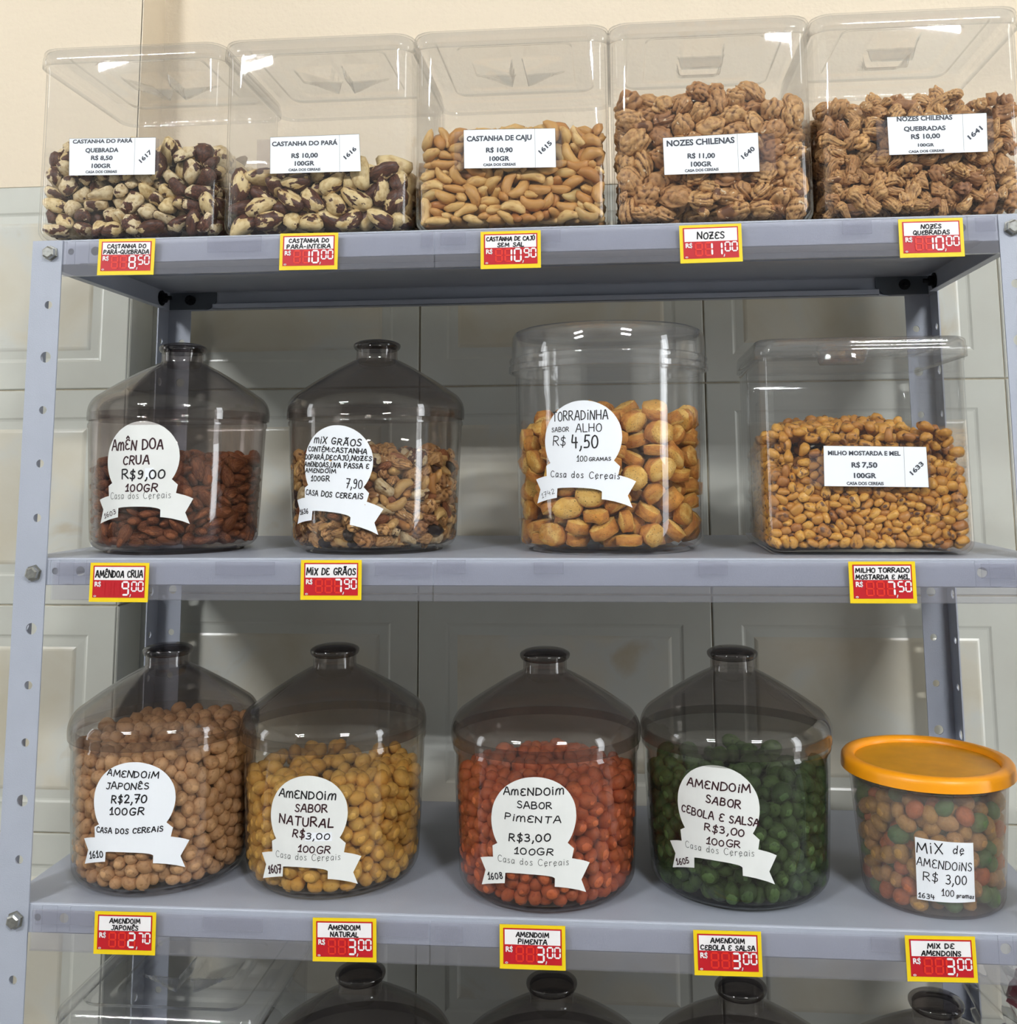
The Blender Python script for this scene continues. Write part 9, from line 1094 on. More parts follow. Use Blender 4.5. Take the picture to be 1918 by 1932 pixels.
NUTS["mixp"] = (172, """-2 -113 147 3 16 12 6,49 -98 114 -19 3 -4 6,-75 -81 117 -2 2 19 7,-51 -101 163 5 17 1 6,-92 -65 147 10 -8 15 6,-42 -99 92 -11 -15 -7 6,29 -110 156 -7 -2 -18 6,-15 -109 113 1 3 6 7
-29 -102 58 14 -10 6 5,-52 -92 70 1 -18 -4 6,-105 -31 107 18 1 -9 7,-2 -108 67 -9 0 -2 5,-65 -92 139 -6 6 -2 5,53 -100 144 8 11 -14 6,16 -105 44 1 16 11 5,8 -99 87 -7 -5 -13 6
-72 -82 88 5 -16 1 6,-72 -74 20 -11 1 -4 5,27 -99 66 -17 5 -2 6,35 -105 89 -15 -7 0 5,-67 -56 173 -18 -7 2 6,-62 -87 40 -8 -13 -12 4,-29 -56 173 -7 -18 2 6,-18 -105 35 5 -13 6 4
34 -89 172 8 -6 -9 7,4 -98 21 -16 -2 9 7,-29 -110 158 12 4 14 4,-91 -49 21 -9 7 13 5,-5 -114 170 4 12 -15 4,-89 -62 79 13 -12 2 6,100 -55 169 -9 13 -13 6,58 -90 86 -19 3 -6 6
28 -100 130 -10 -12 7 6,86 -76 156 -14 7 11 3,-107 36 167 7 -12 -14 7,-87 -45 163 -18 -3 5 6,-108 -40 152 -15 13 1 4,57 -84 58 15 -8 11 7,8 -69 172 -6 -17 9 6,-44 -104 118 11 -13 8 3
-74 -12 172 5 15 1 6,-50 -93 18 -4 -8 17 4,-68 -64 150 -8 14 -4 5,9 -113 121 7 6 1 4,-100 -51 126 -2 8 0 4,53 -61 173 0 -1 2 7,72 33 178 14 -9 -10 5,41 -98 43 -11 -2 -16 4
-26 -106 135 16 -6 3 3,97 -26 175 -1 0 -19 6,-17 -100 90 15 -11 -7 4,-110 7 155 -16 -9 0 6,78 -69 22 -12 -5 -15 6,-35 -87 34 1 -18 8 4,29 -96 23 13 -4 -10 4,59 55 177 -16 -6 -2 5
63 -76 157 -11 4 -10 4,-90 -50 46 15 5 8 4,-78 -69 44 1 -2 -18 4,-69 -71 64 0 -2 -11 4,72 -84 135 -2 -6 12 6,-33 -14 177 -2 12 5 5,-100 -32 39 -13 4 6 4,22 84 180 -14 4 7 3
-42 42 179 -6 8 17 4,-107 -19 84 -18 -8 -3 4,-100 -39 73 15 9 1 5,59 -82 31 13 14 6 6,91 -61 94 1 -11 2 4,-16 -36 176 -18 7 -2 5,56 -4 169 -5 -16 -9 4,69 -22 176 4 4 -11 4
1 92 176 12 -6 -11 4,100 -53 121 7 9 -15 4,-50 -77 166 -2 -15 -11 5,77 -73 50 -12 -9 12 4,-106 -15 53 -7 1 -7 3,-47 4 173 -19 -5 4 4,37 107 180 4 5 -18 6,-36 -88 145 7 -12 3 5
47 83 171 1 7 18 4,76 -73 75 -5 9 -12 6,-2 28 171 4 -3 -19 4,-109 19 91 -10 -12 -2 4,73 -74 98 -9 5 -7 4,-48 -82 121 -10 -4 17 3,37 11 166 6 -10 -14 7,-17 -91 166 -3 15 6 4
16 43 172 16 2 -10 4,-55 -70 102 0 3 14 4,-100 -23 17 8 -2 -8 4,-113 -14 142 5 -9 -3 4,22 -97 107 12 -8 -4 3,-104 14 32 6 8 -13 5,-94 64 169 1 16 9 4,24 -29 167 2 -13 14 6
-20 -85 73 1 2 20 5,-95 -21 160 -5 -16 -10 4,-81 -59 102 3 7 -2 3,-108 1 68 -14 3 -11 5,96 -48 72 -12 15 5 6,-7 -88 50 -9 -17 -4 6,92 -54 46 1 -6 6 4,8 -93 161 2 19 4 6
-47 -70 51 -12 1 -16 6,82 -35 154 6 -18 4 6,-15 -80 18 -12 -9 4 5,-87 24 158 -6 19 -1 5,-100 -12 124 -11 -1 -2 4,77 -61 119 15 -9 -6 7,-82 -39 89 17 6 1 5,-36 90 167 -13 11 -8 7
-62 35 166 -5 -14 10 5,-112 8 125 1 8 13 4,38 52 161 9 -17 -2 5,-14 80 164 -14 3 -13 3,-28 -86 110 -3 12 12 5,-65 -58 121 1 0 20 6,-76 53 158 -15 -12 1 5,98 -35 34 -12 -16 -3 6
-82 -32 119 -11 -7 13 6,-11 -90 129 5 5 -3 3,-4 -5 169 3 18 5 4,105 -33 130 3 -5 2 3,-40 -33 163 1 8 -4 5,-43 -70 80 -20 -2 1 7,109 -28 154 6 -8 -16 6,-44 -67 19 2 12 14 6
105 31 159 7 -5 2 5,85 66 170 -2 -20 -3 6,-110 31 142 5 8 10 5,-78 -24 48 -17 -7 3 5,104 -32 107 14 13 6 6,-104 33 117 -11 9 -1 6,-77 -43 65 1 5 -9 5,1 115 164 16 3 -11 5
-86 -4 40 15 -1 1 5,-5 53 162 -17 10 -2 6,-72 -42 140 10 4 7 5,10 73 162 12 10 -7 4,6 -79 67 15 11 -4 3,25 30 154 15 -6 12 3,89 -57 144 1 14 -13 6,-6 -52 157 13 2 -9 3
9 12 157 -19 0 1 5,30 -68 130 2 -16 -11 5,-95 -31 138 -7 -5 -2 4,14 -76 90 5 -14 5 4,-48 -66 136 -1 3 10 4,-80 80 152 -5 -11 -12 6,-4 -84 107 -11 10 1 4,-23 36 164 -4 13 3 4
37 -81 96 -7 17 -7 3,11 -83 123 -9 -13 6 4,-47 104 148 -3 0 -20 5,57 -53 17 3 13 14 3,18 -9 156 5 -5 19 3,12 -73 17 5 4 19 4,23 -80 47 -4 -16 10 6,-26 -47 54 -12 5 -15 4
87 -7 159 2 -4 2 4,40 -76 151 -13 15 0 5,38 -71 20 -15 -12 -5 7,-32 62 169 0 -10 15 3,-102 38 76 -1 -13 -11 4,-30 -67 152 14 -12 2 3,-88 -18 70 19 -2 -2 4,-48 -49 37 10 -8 -9 4
-17 -70 94 -7 -18 -5 6,-71 -13 89 -1 1 -20 7,-26 -66 124 7 7 11 4,-7 -73 142 10 17 -2 6,104 -20 82 -19 -1 0 5,35 -77 72 -4 -4 19 6,79 -43 18 1 6 17 7,-65 -45 18 7 -14 -10 7
-49 -53 155 -14 5 -13 5,-88 9 81 6 -7 -8 6,55 36 159 5 -13 -10 4,-57 -25 35 -7 13 -12 5,-75 -20 20 -15 5 6 5,50 -61 86 9 2 -2 7,3 -31 149 6 0 7 6,45 105 157 -3 0 -7 6
17 -74 150 -2 7 -13 3,40 -17 151 7 -3 13 4,19 100 161 9 -14 9 4,14 -49 18 -1 6 2 4,-2 -61 119 -9 -16 -7 6,2 -53 89 11 14 -7 6,39 -47 70 -4 -1 10 4,49 -74 114 -1 4 -2 4
-19 -21 157 -9 14 11 4,55 -66 136 2 -4 10 4""")
# ---------------------------------------------------------------- containers
def rsq(h, r, z, n=6):
    """rounded square ring at half-width h"""
    out = []; r = min(r, h)
    for cx, cy, a0 in ((h-r, h-r, 0), (-h+r, h-r, PI/2), (-h+r, -h+r, PI), (h-r, -h+r, 3*PI/2)):
        for k in range(n+1): a = a0+PI/2*k/n; out.append((cx+r*math.cos(a), cy+r*math.sin(a), z))
    return out
def rings(lst, cap0=True, cap1=True):
    v = []; f = []; n = len(lst[0])
    for k, rg in enumerate(lst):
        v += rg
        if k: f += [((k-1)*n+a, (k-1)*n+(a+1) % n, k*n+(a+1) % n, k*n+a) for a in range(n)]
    if cap0: f.append(tuple(range(n-1, -1, -1)))
    if cap1: f.append(tuple(range((len(lst)-1)*n, len(lst)*n)))
    return v, f
def bin_body():
    L_ = []
    for k in range(6): a = PI/2*k/5; L_.append(rsq(.092-.012+.012*math.sin(a), .010+.008*math.sin(a), .012-.012*math.cos(a)))
    L_ += [rsq(.092, .018, z) for z in (.06, .12, .172)]+[rsq(.0928, .0185, .1735), rsq(.0928, .0185, .178)]
    L_ += [rsq(.0900, .016, .178), rsq(.0900, .016, .12), rsq(.0900, .016, .03)]
    for k in range(5, -1, -1): a = PI/2*k/5; L_.append(rsq(.090-.011+.011*math.sin(a), .009+.007*math.sin(a), .0140-.0115*math.cos(a)))
    v, f = rings(L_); return sharp(mesh('body', v, f, M['clear']), 50)
def bin_lid(rot):
    def h(x, y, d):
        if rot: x, y = y, x
        z = .1945
        def st(a, b, q): t = min(max((q-a)/(b-a), 0), 1); return t*t*(3-2*t)
        z -= .0030*(1-st(.0740, .0765, d)); z += .0022*(1-st(.0555, .058, d))
        u, w = abs(x), abs(y); hw = .0225-.10*(u-.007) if u > .007 else .0225
        k = st(.0055, .0085, u)*(1-st(.0455, .0475, u))*(1-st(hw-.002, hw+.001, w))
        return z-k*(.0145*(1-st(-.004, .052, u))+.0012)
    L_ = []; n = 16
    ds = [.0015*k for k in range(1, 60)]
    def sqr(d, zoff): return [(x, y, h(x, y, d)+zoff) for x, y, _ in rsq2(d)]
    def rsq2(d):
        r = .016*min(1, (d/.088)**1.2); out = []
        # 4 sides x 28 points, evenly enough
        pts = []; m_ = 25
        for s_ in range(4):
            for k in range(m_):
                t = -1+2*k/m_; x, y = d, t*d
                # round the corner
                q = max(0, abs(t)*d-(d-r)); 
                ex = q
                if q > 0:
                    a = q/r*PI/4; cx = d-r; cy = math.copysign(d-r, t); x = cx+r*math.cos(a); y = cy+math.copysign(r*math.sin(a), t)
                for _ in range(s_): x, y = -y, x
                pts.append((x, y, 0))
        return pts
    for d in ds: L_.append(sqr(d, 0))
    prof = [(.0895, .1945), (.0915, .1940), (.0935, .1925), (.0942, .190), (.0942, .1860), (.0948, .1855), (.0948, .1762), (.0936, .1762), (.0934, .185), (.0926, .1905), (.090, .1928)]
    for d, z in prof: L_.append([(x, y, z) for x, y, _ in rsq3(d, len(L_[0]))])
    for d in reversed(ds): L_.append([(x, y, h(x, y, d)-.0014) for x, y, _ in rsq2(d)])
    v, f = rings(L_); return fixn(mesh('lid', v, f, M['clearlid']))
def rsq3(d, n):
    m_ = n//4; r = .017; pts = []
    for s_ in range(4):
        for k in range(m_):
            t = -1+2*k/m_; x, y = d, t*d; q = max(0, abs(t)*d-(d-r))
            if q > 0:
                a = q/r*PI/4; x = d-r+r*math.cos(a); y = math.copysign(d-r+r*math.sin(a), t)
            for _ in range(s_): x, y = -y, x
            pts.append((x, y, 0))
    return pts
BODY = bin_body(); LID = {0: bin_lid(0), 1: bin_lid(1)}
def make_bin(lab, loc, rz=0, rot=0, group=None):
    t = thing('storage_bin', lab, 'container', loc, rz, group)
    obj('body', BODY, t); obj('lid', LID[rot], t); return t
# smoked biscuit jars
def arc(cx, cz, r, a0, a1, n): return [(cx+r*math.cos(math.radians(a0+(a1-a0)*k/n)), cz+r*math.sin(math.radians(a0+(a1-a0)*k/n))) for k in range(n+1)]
pr = [(0, .0035), (.060, .0035), (.0635, 0), (.0672, 0), (.0680, .003)]+arc(.0690, .0150, .012, -85, -4, 6)+[(.0830, .05), (.0848, .09), (.0862, .121), (.0872, .1225), (.0872, .1255), (.0862, .1270), (.0858, .1370)]
pr += [(.0838, .1370), (.0840, .121), (.0826, .09), (.0808, .05)]+[(.0790, .018), (.077, .0105), (.072, .0068), (.066, .006), (0, .006)]
jb_v, jb_f = lathe(pr, 96, False)
def jar_body(mt):
    return sharp(fixn(mesh('body', jb_v, jb_f, mt)), 35)
sh = [(.0885, .1285), (.0888, .1365), (.0872, .1445), (.0828, .1515), (.0765, .1562), (.0640, .1648), (.0520, .1722), (.0400, .1794), (.0300, .1848), (.0240, .1878)]
dome = smoothprof(sh, 3)+[(.0212, .1890), (.0206, .1915), (.0206, .1990)]
inn = [(.0190, .1990), (.0190, .1900)]+[(r-.0012, z-.0018) for r, z in reversed(smoothprof(sh, 3)) if z > .137]+[(.0868, .1365), (.0868, .1285)]
v, f = lathe(dome+inn, 96, True); DOME = sharp(fixn(mesh('lid', v, f, M['smoke_lid'])), 40)
kp = [(.0200, .1985), (.0216, .1990), (.0232, .2010), (.0238, .2030), (.0236, .2048), (.0222, .2062), (.0205, .2070), (.0190, .2078), (.0130, .2092), (0, .2097), ]
ki = [(0, .2072), (.0125, .2066), (.0185, .2050), (.0205, .2030), (.0200, .2000)]
v, f = lathe(kp, 64, False); KN = MB(); KN.add(v, f); v, f = lathe(ki, 64, False); KN.add(v, f)
v, f = lathe([(.0200, .1985), (.0200, .2000)], 64, False); KN.add(v, f)
KNOB = fixn(mesh('knob', KN.v, KN.f, M['smoke_knob']))
def make_jar(lab, loc, mt, rz=0, group=None, tilt=None):
    t = thing('domed_jar', lab, 'jar', loc, rz, group)
    obj('body', jar_body(mt), t); l = obj('lid', DOME, t); obj('knob', KNOB, l)
    if tilt: l.rotation_euler = tilt
    return t

# ---------------------------------------------------------------- lettering
GL = {
'A': (.72, "0,0 .33,1 .45,1 .72,0|.12,.36 .62,.36"), 'B': (.62, "0,0 .02,1|~.02,1 .42,.97 .5,.76 .36,.56 .02,.53|~.02,.53 .48,.5 .6,.26 .44,.03 0,0"),
'C': (.62, "~.6,.84 .42,1 .18,.92 .02,.55 .1,.16 .34,0 .6,.12"), 'D': (.66, "0,0 .02,1|~.02,1 .4,.93 .64,.55 .5,.14 0,0"),
'E': (.56, "~.54,.9 .3,1 .08,.86 .04,.66 .3,.52|~.3,.52 .04,.44 .02,.18 .2,0 .55,.08"), 'F': (.5, "0,0 0,1 .5,1|0,.55 .4,.55"),
'G': (.68, "~.6,.86 .4,1 .14,.88 .02,.48 .14,.1 .4,0 .62,.16 .64,.42|.36,.42 .66,.42"), 'H': (.64, "0,0 0,1|.64,0 .64,1|0,.5 .64,.5"),
'I': (.16, "~.08,0 .08,.72|.08,.95 .09,1.0"), 'J': (.5, "~.44,1 .46,.3 .3,0 .04,.08|.15,1 .6,1"), 'L': (.5, "0,1 0,0 .5,0"),
'M': (.86, "0,0 .1,1 .42,.28 .74,1 .86,0"), 'm': (.86, "~0,0 .04,.5 .1,.72|~.06,.5 .24,.8 .4,.66 .42,0|~.42,.5 .6,.8 .78,.66 .82,0"),
'N': (.66, "0,0 .04,1 .6,0 .66,1"), 'O': (.66, "~.34,1 .1,.84 0,.46 .12,.1 .36,0 .6,.14 .66,.52 .56,.88 .34,1"), 'P': (.58, "0,0 .02,1|~.02,1 .42,.98 .58,.74 .42,.5 .02,.46"),
'Q': (.7, "~.34,1 .1,.84 0,.46 .12,.1 .36,0 .6,.14 .66,.52 .56,.88 .34,1|.42,.28 .72,-.08"), 'R': (.62, "0,0 .02,1|~.02,1 .42,.98 .55,.76 .4,.54 .02,.48|.2,.5 .62,0"),
'S': (.54, "~.5,.86 .3,1 .08,.88 .08,.66 .3,.52 .5,.36 .5,.12 .26,0 .02,.12"), 'T': (.62, "0,1 .62,1|.31,1 .31,0"), 'U': (.62, "~0,1 .02,.3 .14,.04 .36,0 .56,.16 .6,.5 .6,1"),
'V': (.62, "0,1 .3,0 .62,1"), 'X': (.6, "0,0 .6,1|0,1 .6,0"), 'Z': (.6, "0,1 .58,1 .04,0 .6,0|.1,.5 .5,.5"),
'0': (.56, "~.28,.92 .08,.78 0,.44 .1,.08 .3,0 .5,.16 .56,.5 .46,.82 .28,.92"), '1': (.36, "0,.62 .26,1 .22,0|0,0 .4,.03"), '2': (.54, "~.02,.78 .2,1 .46,.9 .46,.62 .24,.3 .02,.02|.02,.02 .54,.02"),
'3': (.52, "~.04,.92 .3,1 .48,.82 .38,.58 .18,.54|~.18,.54 .44,.46 .52,.24 .34,.02 .02,.08"), '4': (.6, "~.1,1 .02,.5 .1,.42 .56,.42|.42,.8 .42,0"), '5': (.52, "~.06,.5 .3,.6 .5,.38 .42,.08 .02,.04|.06,.5 .1,1 .5,1"),
'6': (.54, "~.4,1 .12,.7 .02,.3 .16,.02 .42,.06 .5,.3 .34,.48 .06,.36"), '7': (.54, "0,1 .54,1 .2,0|.1,.5 .48,.5"), '8': (.54, "~.28,.54 .06,.72 .14,.96 .38,.96 .46,.74 .28,.54 .04,.3 .14,.02 .42,.02 .5,.28 .28,.54"),
'9': (.54, "~.46,.74 .34,.98 .1,.92 .04,.66 .22,.5 .46,.66|~.48,.8 .46,.3 .3,0 .06,.04"), '$': (.56, "~.5,.84 .3,.96 .08,.84 .1,.62 .32,.5 .5,.34 .46,.1 .24,.02 .02,.14|.32,1.14 .24,-.2"),
',': (.16, "~.12,.1 .1,-.08 .0,-.24"), '.': (.14, ".05,0 .08,.03"), '-': (.4, ".02,.42 .4,.42"), ':': (.18, ".08,.12 .09,.16|.08,.6 .09,.64"), ' ': (.34, ""),
'a': (.46, "~.4,.56 .2,.66 .02,.34 .14,.0 .36,.2|.42,.62 .42,0"), 'd': (.5, "~.4,.46 .2,.62 .02,.32 .16,0 .42,.22|.44,1 .44,0"), 'e': (.46, "~.02,.34 .42,.4 .26,.66 .04,.42 .1,.06 .42,.06|.3,.1 .1,-.16"),
'g': (.46, "~.4,.5 .2,.62 .04,.36 .16,.08 .4,.22|~.42,.6 .42,-.1 .24,-.3 .04,-.2"), 'i': (.14, ".07,0 .07,.6|.07,.82 .08,.86"), 'o': (.46, "~.22,.64 .02,.36 .2,0 .42,.3 .22,.64"), 'r': (.36, ".04,.62 .06,0|~.06,.4 .2,.62 .36,.58"), 's': (.36, "~.34,.58 .14,.64 .08,.44 .3,.26 .3,.04 .02,.04"),
}
ACC = {'Ê': ('E', '^'), 'Ã': ('A', '~'), 'Á': ('A', '/'), 'É': ('E', '/'), 'Ú': ('U', '/')}
def glyph(c):
    if c in ACC:
        b, k = ACC[c]; w, s = GL[b]; q = w/2
        s += {'^': f"|{q-.18},1.14 {q},1.34 {q+.18},1.14", '~': f"|~{q-.2},1.14 {q-.08},1.26 {q+.08},1.14 {q+.22},1.26", '/': f"|{q-.06},1.12 {q+.12},1.32"}[k]
        return w, s
    return GL[c]
def strokes(text, rg, jit=1.0, mcap=False):
    out = []; x = 0
    for c in text:
        if mcap and c == 'M': c = 'm'
        w, s = glyph(c)
        if s:
            ang = rg.uniform(-.07, .07)*jit; k = 1+rg.uniform(-.07, .07)*jit; dy = rg.uniform(-.05, .05)*jit; shr = .12*jit*.5
            for st in s.split('|'):
                sm = st.startswith('~'); pts = [tuple(map(float, p.split(','))) for p in st.lstrip('~').split()]
                if sm and len(pts) > 2: pts = smoothprof(pts, 4)
                q = []
                for a, b in pts:
                    a, b = a*k+shr*b, b*k+dy; q.append((x+a*math.cos(ang)-b*math.sin(ang), b*math.cos(ang)+a*math.sin(ang)))
                out.append(q)
        x += w+.24
    return out, x-.24
def ribbon(mb, pts, w, mp, mi=0):
    n = len(pts)
    def cap(p):
        mb.add([mp(p[0]+w*math.cos(PI/4*k), p[1]+w*math.sin(PI/4*k)) for k in range(8)], [tuple(range(8))], mi)
    for i in range(n-1):
        a, b = pts[i], pts[i+1]; dx, dy = b[0]-a[0], b[1]-a[1]; l = math.hypot(dx, dy) or 1e-9; nx, ny = -dy/l*w, dx/l*w
        mb.add([mp(a[0]+nx, a[1]+ny), mp(a[0]-nx, a[1]-ny), mp(b[0]-nx, b[1]-ny), mp(b[0]+nx, b[1]+ny)], [(0, 1, 2, 3)], mi)
    cap(pts[0]); cap(pts[-1])
    for i in range(1, n-1):
        a, b, c = pts[i-1], pts[i], pts[i+1]
        if (b[0]-a[0])*(c[0]-b[0])+(b[1]-a[1])*(c[1]-b[1]) < .8*math.hypot(b[0]-a[0], b[1]-a[1])*math.hypot(c[0]-b[0], c[1]-b[1]): cap(b)
_fc = {}
def fontmesh(text, bold=.034):
    if (text, bold) in _fc: return _fc[(text, bold)]
    cu = bpy.data.curves.new('t', 'FONT'); cu.body = text; cu.offset = bold; cu.resolution_u = 3
    o = bpy.data.objects.new('t', cu); link(o); dg = bpy.context.evaluated_depsgraph_get(); me = bpy.data.meshes.new_from_object(o.evaluated_get(dg))
    v = [(p.co.x, p.co.y) for p in me.vertices]; f = [tuple(p.vertices) for p in me.polygons]
    bpy.data.objects.remove(o); bpy.data.meshes.remove(me); bpy.data.curves.remove(cu)
    _fc[(text, bold)] = (v, f); return v, f
_hv, _ = fontmesh('H'); CAPH = max(p[1] for p in _hv)
def line(mb, surf, e, rg, mi=0):
    """e = [text, x0, z0, x1, z1, height, style] in millimetres on the label surface"""
    text, x0, z0, x1, z1, h, st = e
    a = Vector((x0, z0)); d = Vector((x1-x0, z1-z0)); Ls = d.length; d.normalize(); n = Vector((-d.y, d.x))
    if st == 0:
        v, f = fontmesh(text.replace('$', 'S')); xa = min(p[0] for p in v); xb = max(p[0] for p in v); sx = Ls/(xb-xa); sy = h/CAPH
        if '$' in text:
            k = text.index('$'); q1 = max(p[0] for p in fontmesh(text[:k])[0]); q2 = max(p[0] for p in fontmesh(text[:k]+'S')[0]); xm = ((q1*.42+q2*.58)-xa)*sx
            ribbon(mb, [(xm, -.16*h), (xm, 1.16*h)], .05*h, lambda X, Y_: surf(*(a+d*X+n*Y_)), mi)
        mb.add([surf(*(a+d*((p[0]-xa)*sx)+n*(p[1]*sy))) for p in v], f, mi); return
    ss, tot = strokes(text, rg, {1: 1.0, 2: .5, 3: .25}[st], mcap=(st == 1 and rg.random() < .6))
    sx = Ls/tot; w = h*{1: .19, 2: .115, 3: .07}[st]*.5
    w = min(max(w, {1: .50, 2: .34, 3: .22}[st]), .72)
    for s in ss: ribbon(mb, [(p[0]*sx, p[1]*h) for p in s], w, lambda X, Y_: surf(*(a+d*X+n*Y_)), mi)
def flatsurf(y): return lambda s, z: (s/1000, y, z/1000)
def conesurf(off, r0, z0, r1, z1):
    k = (r1-r0)/(z1-z0)
    def fn(s, z):
        z /= 1000; r = r0+k*(z-z0); th = s/1000/r; R_ = r+off; return (R_*math.sin(th), -R_*math.cos(th), z)
    return fn
def polymesh(name, pts, surf, mat, cut=3.0, th=.00022):
    bm = bmesh.new(); vs = [bm.verts.new((x, y, 0)) for x, y in pts]; bm.faces.new(vs)
    bmesh.ops.triangulate(bm, faces=bm.faces)
    xs = [p[0] for p in pts]; x = min(xs)+cut
    while x < max(xs):
        bmesh.ops.bisect_plane(bm, geom=bm.verts[:]+bm.edges[:]+bm.faces[:], plane_co=(x, 0, 0), plane_no=(1, 0, 0)); x += cut
    if sum(f.normal.z for f in bm.faces) > 0: pass
    bm.verts.index_update()
    V_ = [surf(v_.co.x, v_.co.y) for v_ in bm.verts]; F_ = [[q.index for q in f_.verts] for f_ in bm.faces]; bm.free()
    me = mesh(name, V_, F_, mat, smooth=False); return me
LB = json.loads(LABELS)
rg = random.Random(11)
PATCH = dict(nat=(-3.2, 20.5, 55.2, 62.6, -.3), almond=(5.5, 13.5, 71.4, 81.6, .3))
def badge(e): return [[q[0]*x+q[1]*y+q[2] for q in e['a']] for x, y in LB['badge']]
def put_label(t, key, sf, ink='ink', extra=None, paper='paper', inks=None):
    e = LB[key]
    lab = None
    if 'p' in e: obj('tape', polymesh('tape', e['p'], sf(.00015), M['tape'], 200), t)
    lab = obj('label', polymesh('label', badge(e) if 'a' in e else e['r'], sf(.0004), M[paper], 3 if 'a' in e or key == 'mixp' else 300), t)
    mats = [M[ink], M['ink_grey'], M['ink']]
    mb = MB(); s2 = sf(.0006)
    for k, l in enumerate(e['t']):
        line(mb, s2, l, rg, 1 if (l[0].startswith('Casa') and key != 'torr') else (2 if inks and k in inks else 0))
    if 'r' in e and key != 'mixp':
        r = e['r']
        for a, b in list(zip(r, r[1:]+[r[0]]))+([tuple(e['d'])] if 'd' in e else []): ribbon(mb, [a, b], .10, s2, 1)
    obj('lettering', mb.make('lettering', mats), lab)
    if extra: obj('correction_patch', polymesh('correction_patch', extra, sf(.0005), M['white'], 3), lab)
    if key in PATCH:
        x0, x1, y0, y1, tl = PATCH[key]; obj('correction_patch', polymesh('correction_patch', [(x0, y0), (x1, y0+tl), (x1, y1+tl), (x0, y1)], sf(.0005), M['paper'], 3), lab)
    return lab
def binsurf(off): return flatsurf(-.092-off)
def jarsurf(off): return conesurf(off+.0006, .081, .012, .0865, .136)
BX = [.057, .2443, .4314, .6178, .8055]
BL = ['clear square bin of broken brazil nuts, leftmost on the top shelf', 'clear square bin of whole brazil nuts, second on the top shelf', 'clear square bin of cashews in the middle of the top shelf', 'clear square bin of walnut halves, fourth on the top shelf', 'clear square bin of broken walnuts at the right end of the top shelf']
bins = {}
for k in range(5):
    t = make_bin(BL[k], (BX[k], .095, ZS[0]), 0, 1 if k > 2 else 0, 'clear square bins'); bins['b%d' % (k+1)] = t
    put_label(t, 'b%d' % (k+1), binsurf, 'print')
t = make_bin('clear square bin of toasted corn on the middle shelf', (.749, .113, ZS[1]), -.015, 1, 'clear square bins'); put_label(t, 'corn', binsurf, 'print'); bins['corn'] = t
JD = dict(almond=((.079, .098, ZS[1]), (.83, .80, .79), 'smoked domed jar of raw almonds, leftmost on the middle shelf'),
 mix=((.284, .100, ZS[1]), (.90, .885, .87), 'smoked domed jar of mixed nuts and raisins on the middle shelf'),
 jap=((.082, .087, ZS[2]), (.93, .92, .91), 'smoked domed jar filled to the rim with tan coated peanuts'),
 nat=((.249, .093, ZS[2]), (.90, .88, .84), 'smoked domed jar of yellow coated peanuts on the bottom shelf'),
 pim=((.454, .080, ZS[2]), (.83, .79, .77), 'smoked domed jar of red pepper peanuts on the bottom shelf'),
 ceb=((.631, .096, ZS[2]), (.76, .76, .74), 'dark smoked domed jar of green herb peanuts on the bottom shelf'))
LBX = {}
for k, (loc, c, lab) in JD.items():
    t = make_jar(lab, loc, smoke(k, c), 0, 'smoked domed jars', {'almond': (.0, .006, 0), 'jap': (-.01, -.012, 0), 'nat': (0, -.01, 0)}.get(k)); bins[k] = t
    put_label(t, k, jarsurf, {'mix': 'ink', 'jap': 'ink', 'pim': 'ink'}.get(k, 'ink_red'), None, 'paper' if k in ('mix', 'jap') else 'paper_warm', {'almond': (2,), 'nat': (0, 4), 'ceb': ()}.get(k))
# garlic rusk jar
t = thing('round_canister', 'clear round canister of garlic rusks on the middle shelf', 'jar', (.518, .110, ZS[1])); bins['torr'] = t
pr = [(0, .003), (.074, .003), (.077, 0), (.081, 0), (.082, .003)]+arc(.0825, .0115, .008, -70, 0, 4)+[(.0930, .170), (.0950, .1715), (.0950, .174), (.0930, .1755), (.0928, .188), (.0908, .188), (.0908, .17), (.0885, .012), (.083, .0055), (0, .0055)]
v, f = lathe(pr, 96, False); obj('body', sharp(fixn(mesh('body', v, f, M['clear'])), 40), t)
pr = [(0, .2125), (.080, .2125), (.083, .2140), (.0905, .2142), (.0945, .2120), (.0965, .207), (.0968, .1875), (.0985, .1868), (.0992, .1845), (.0985, .1820), (.0978, .1800), (.0996, .1785), (.0996, .1735), (.0980, .1728), (.0964, .1735), (.0950, .187), (.0950, .206), (.0930, .2100), (.083, .2120), (.080, .2105), (0, .2105)]
v, f = lathe(pr, 96, False); obj('lid', sharp(fixn(mesh('lid', v, f, M['clearlid'])), 40), t)
put_label(t, 'torr', lambda off: conesurf(off+.0006, .0905, .01, .093, .17))
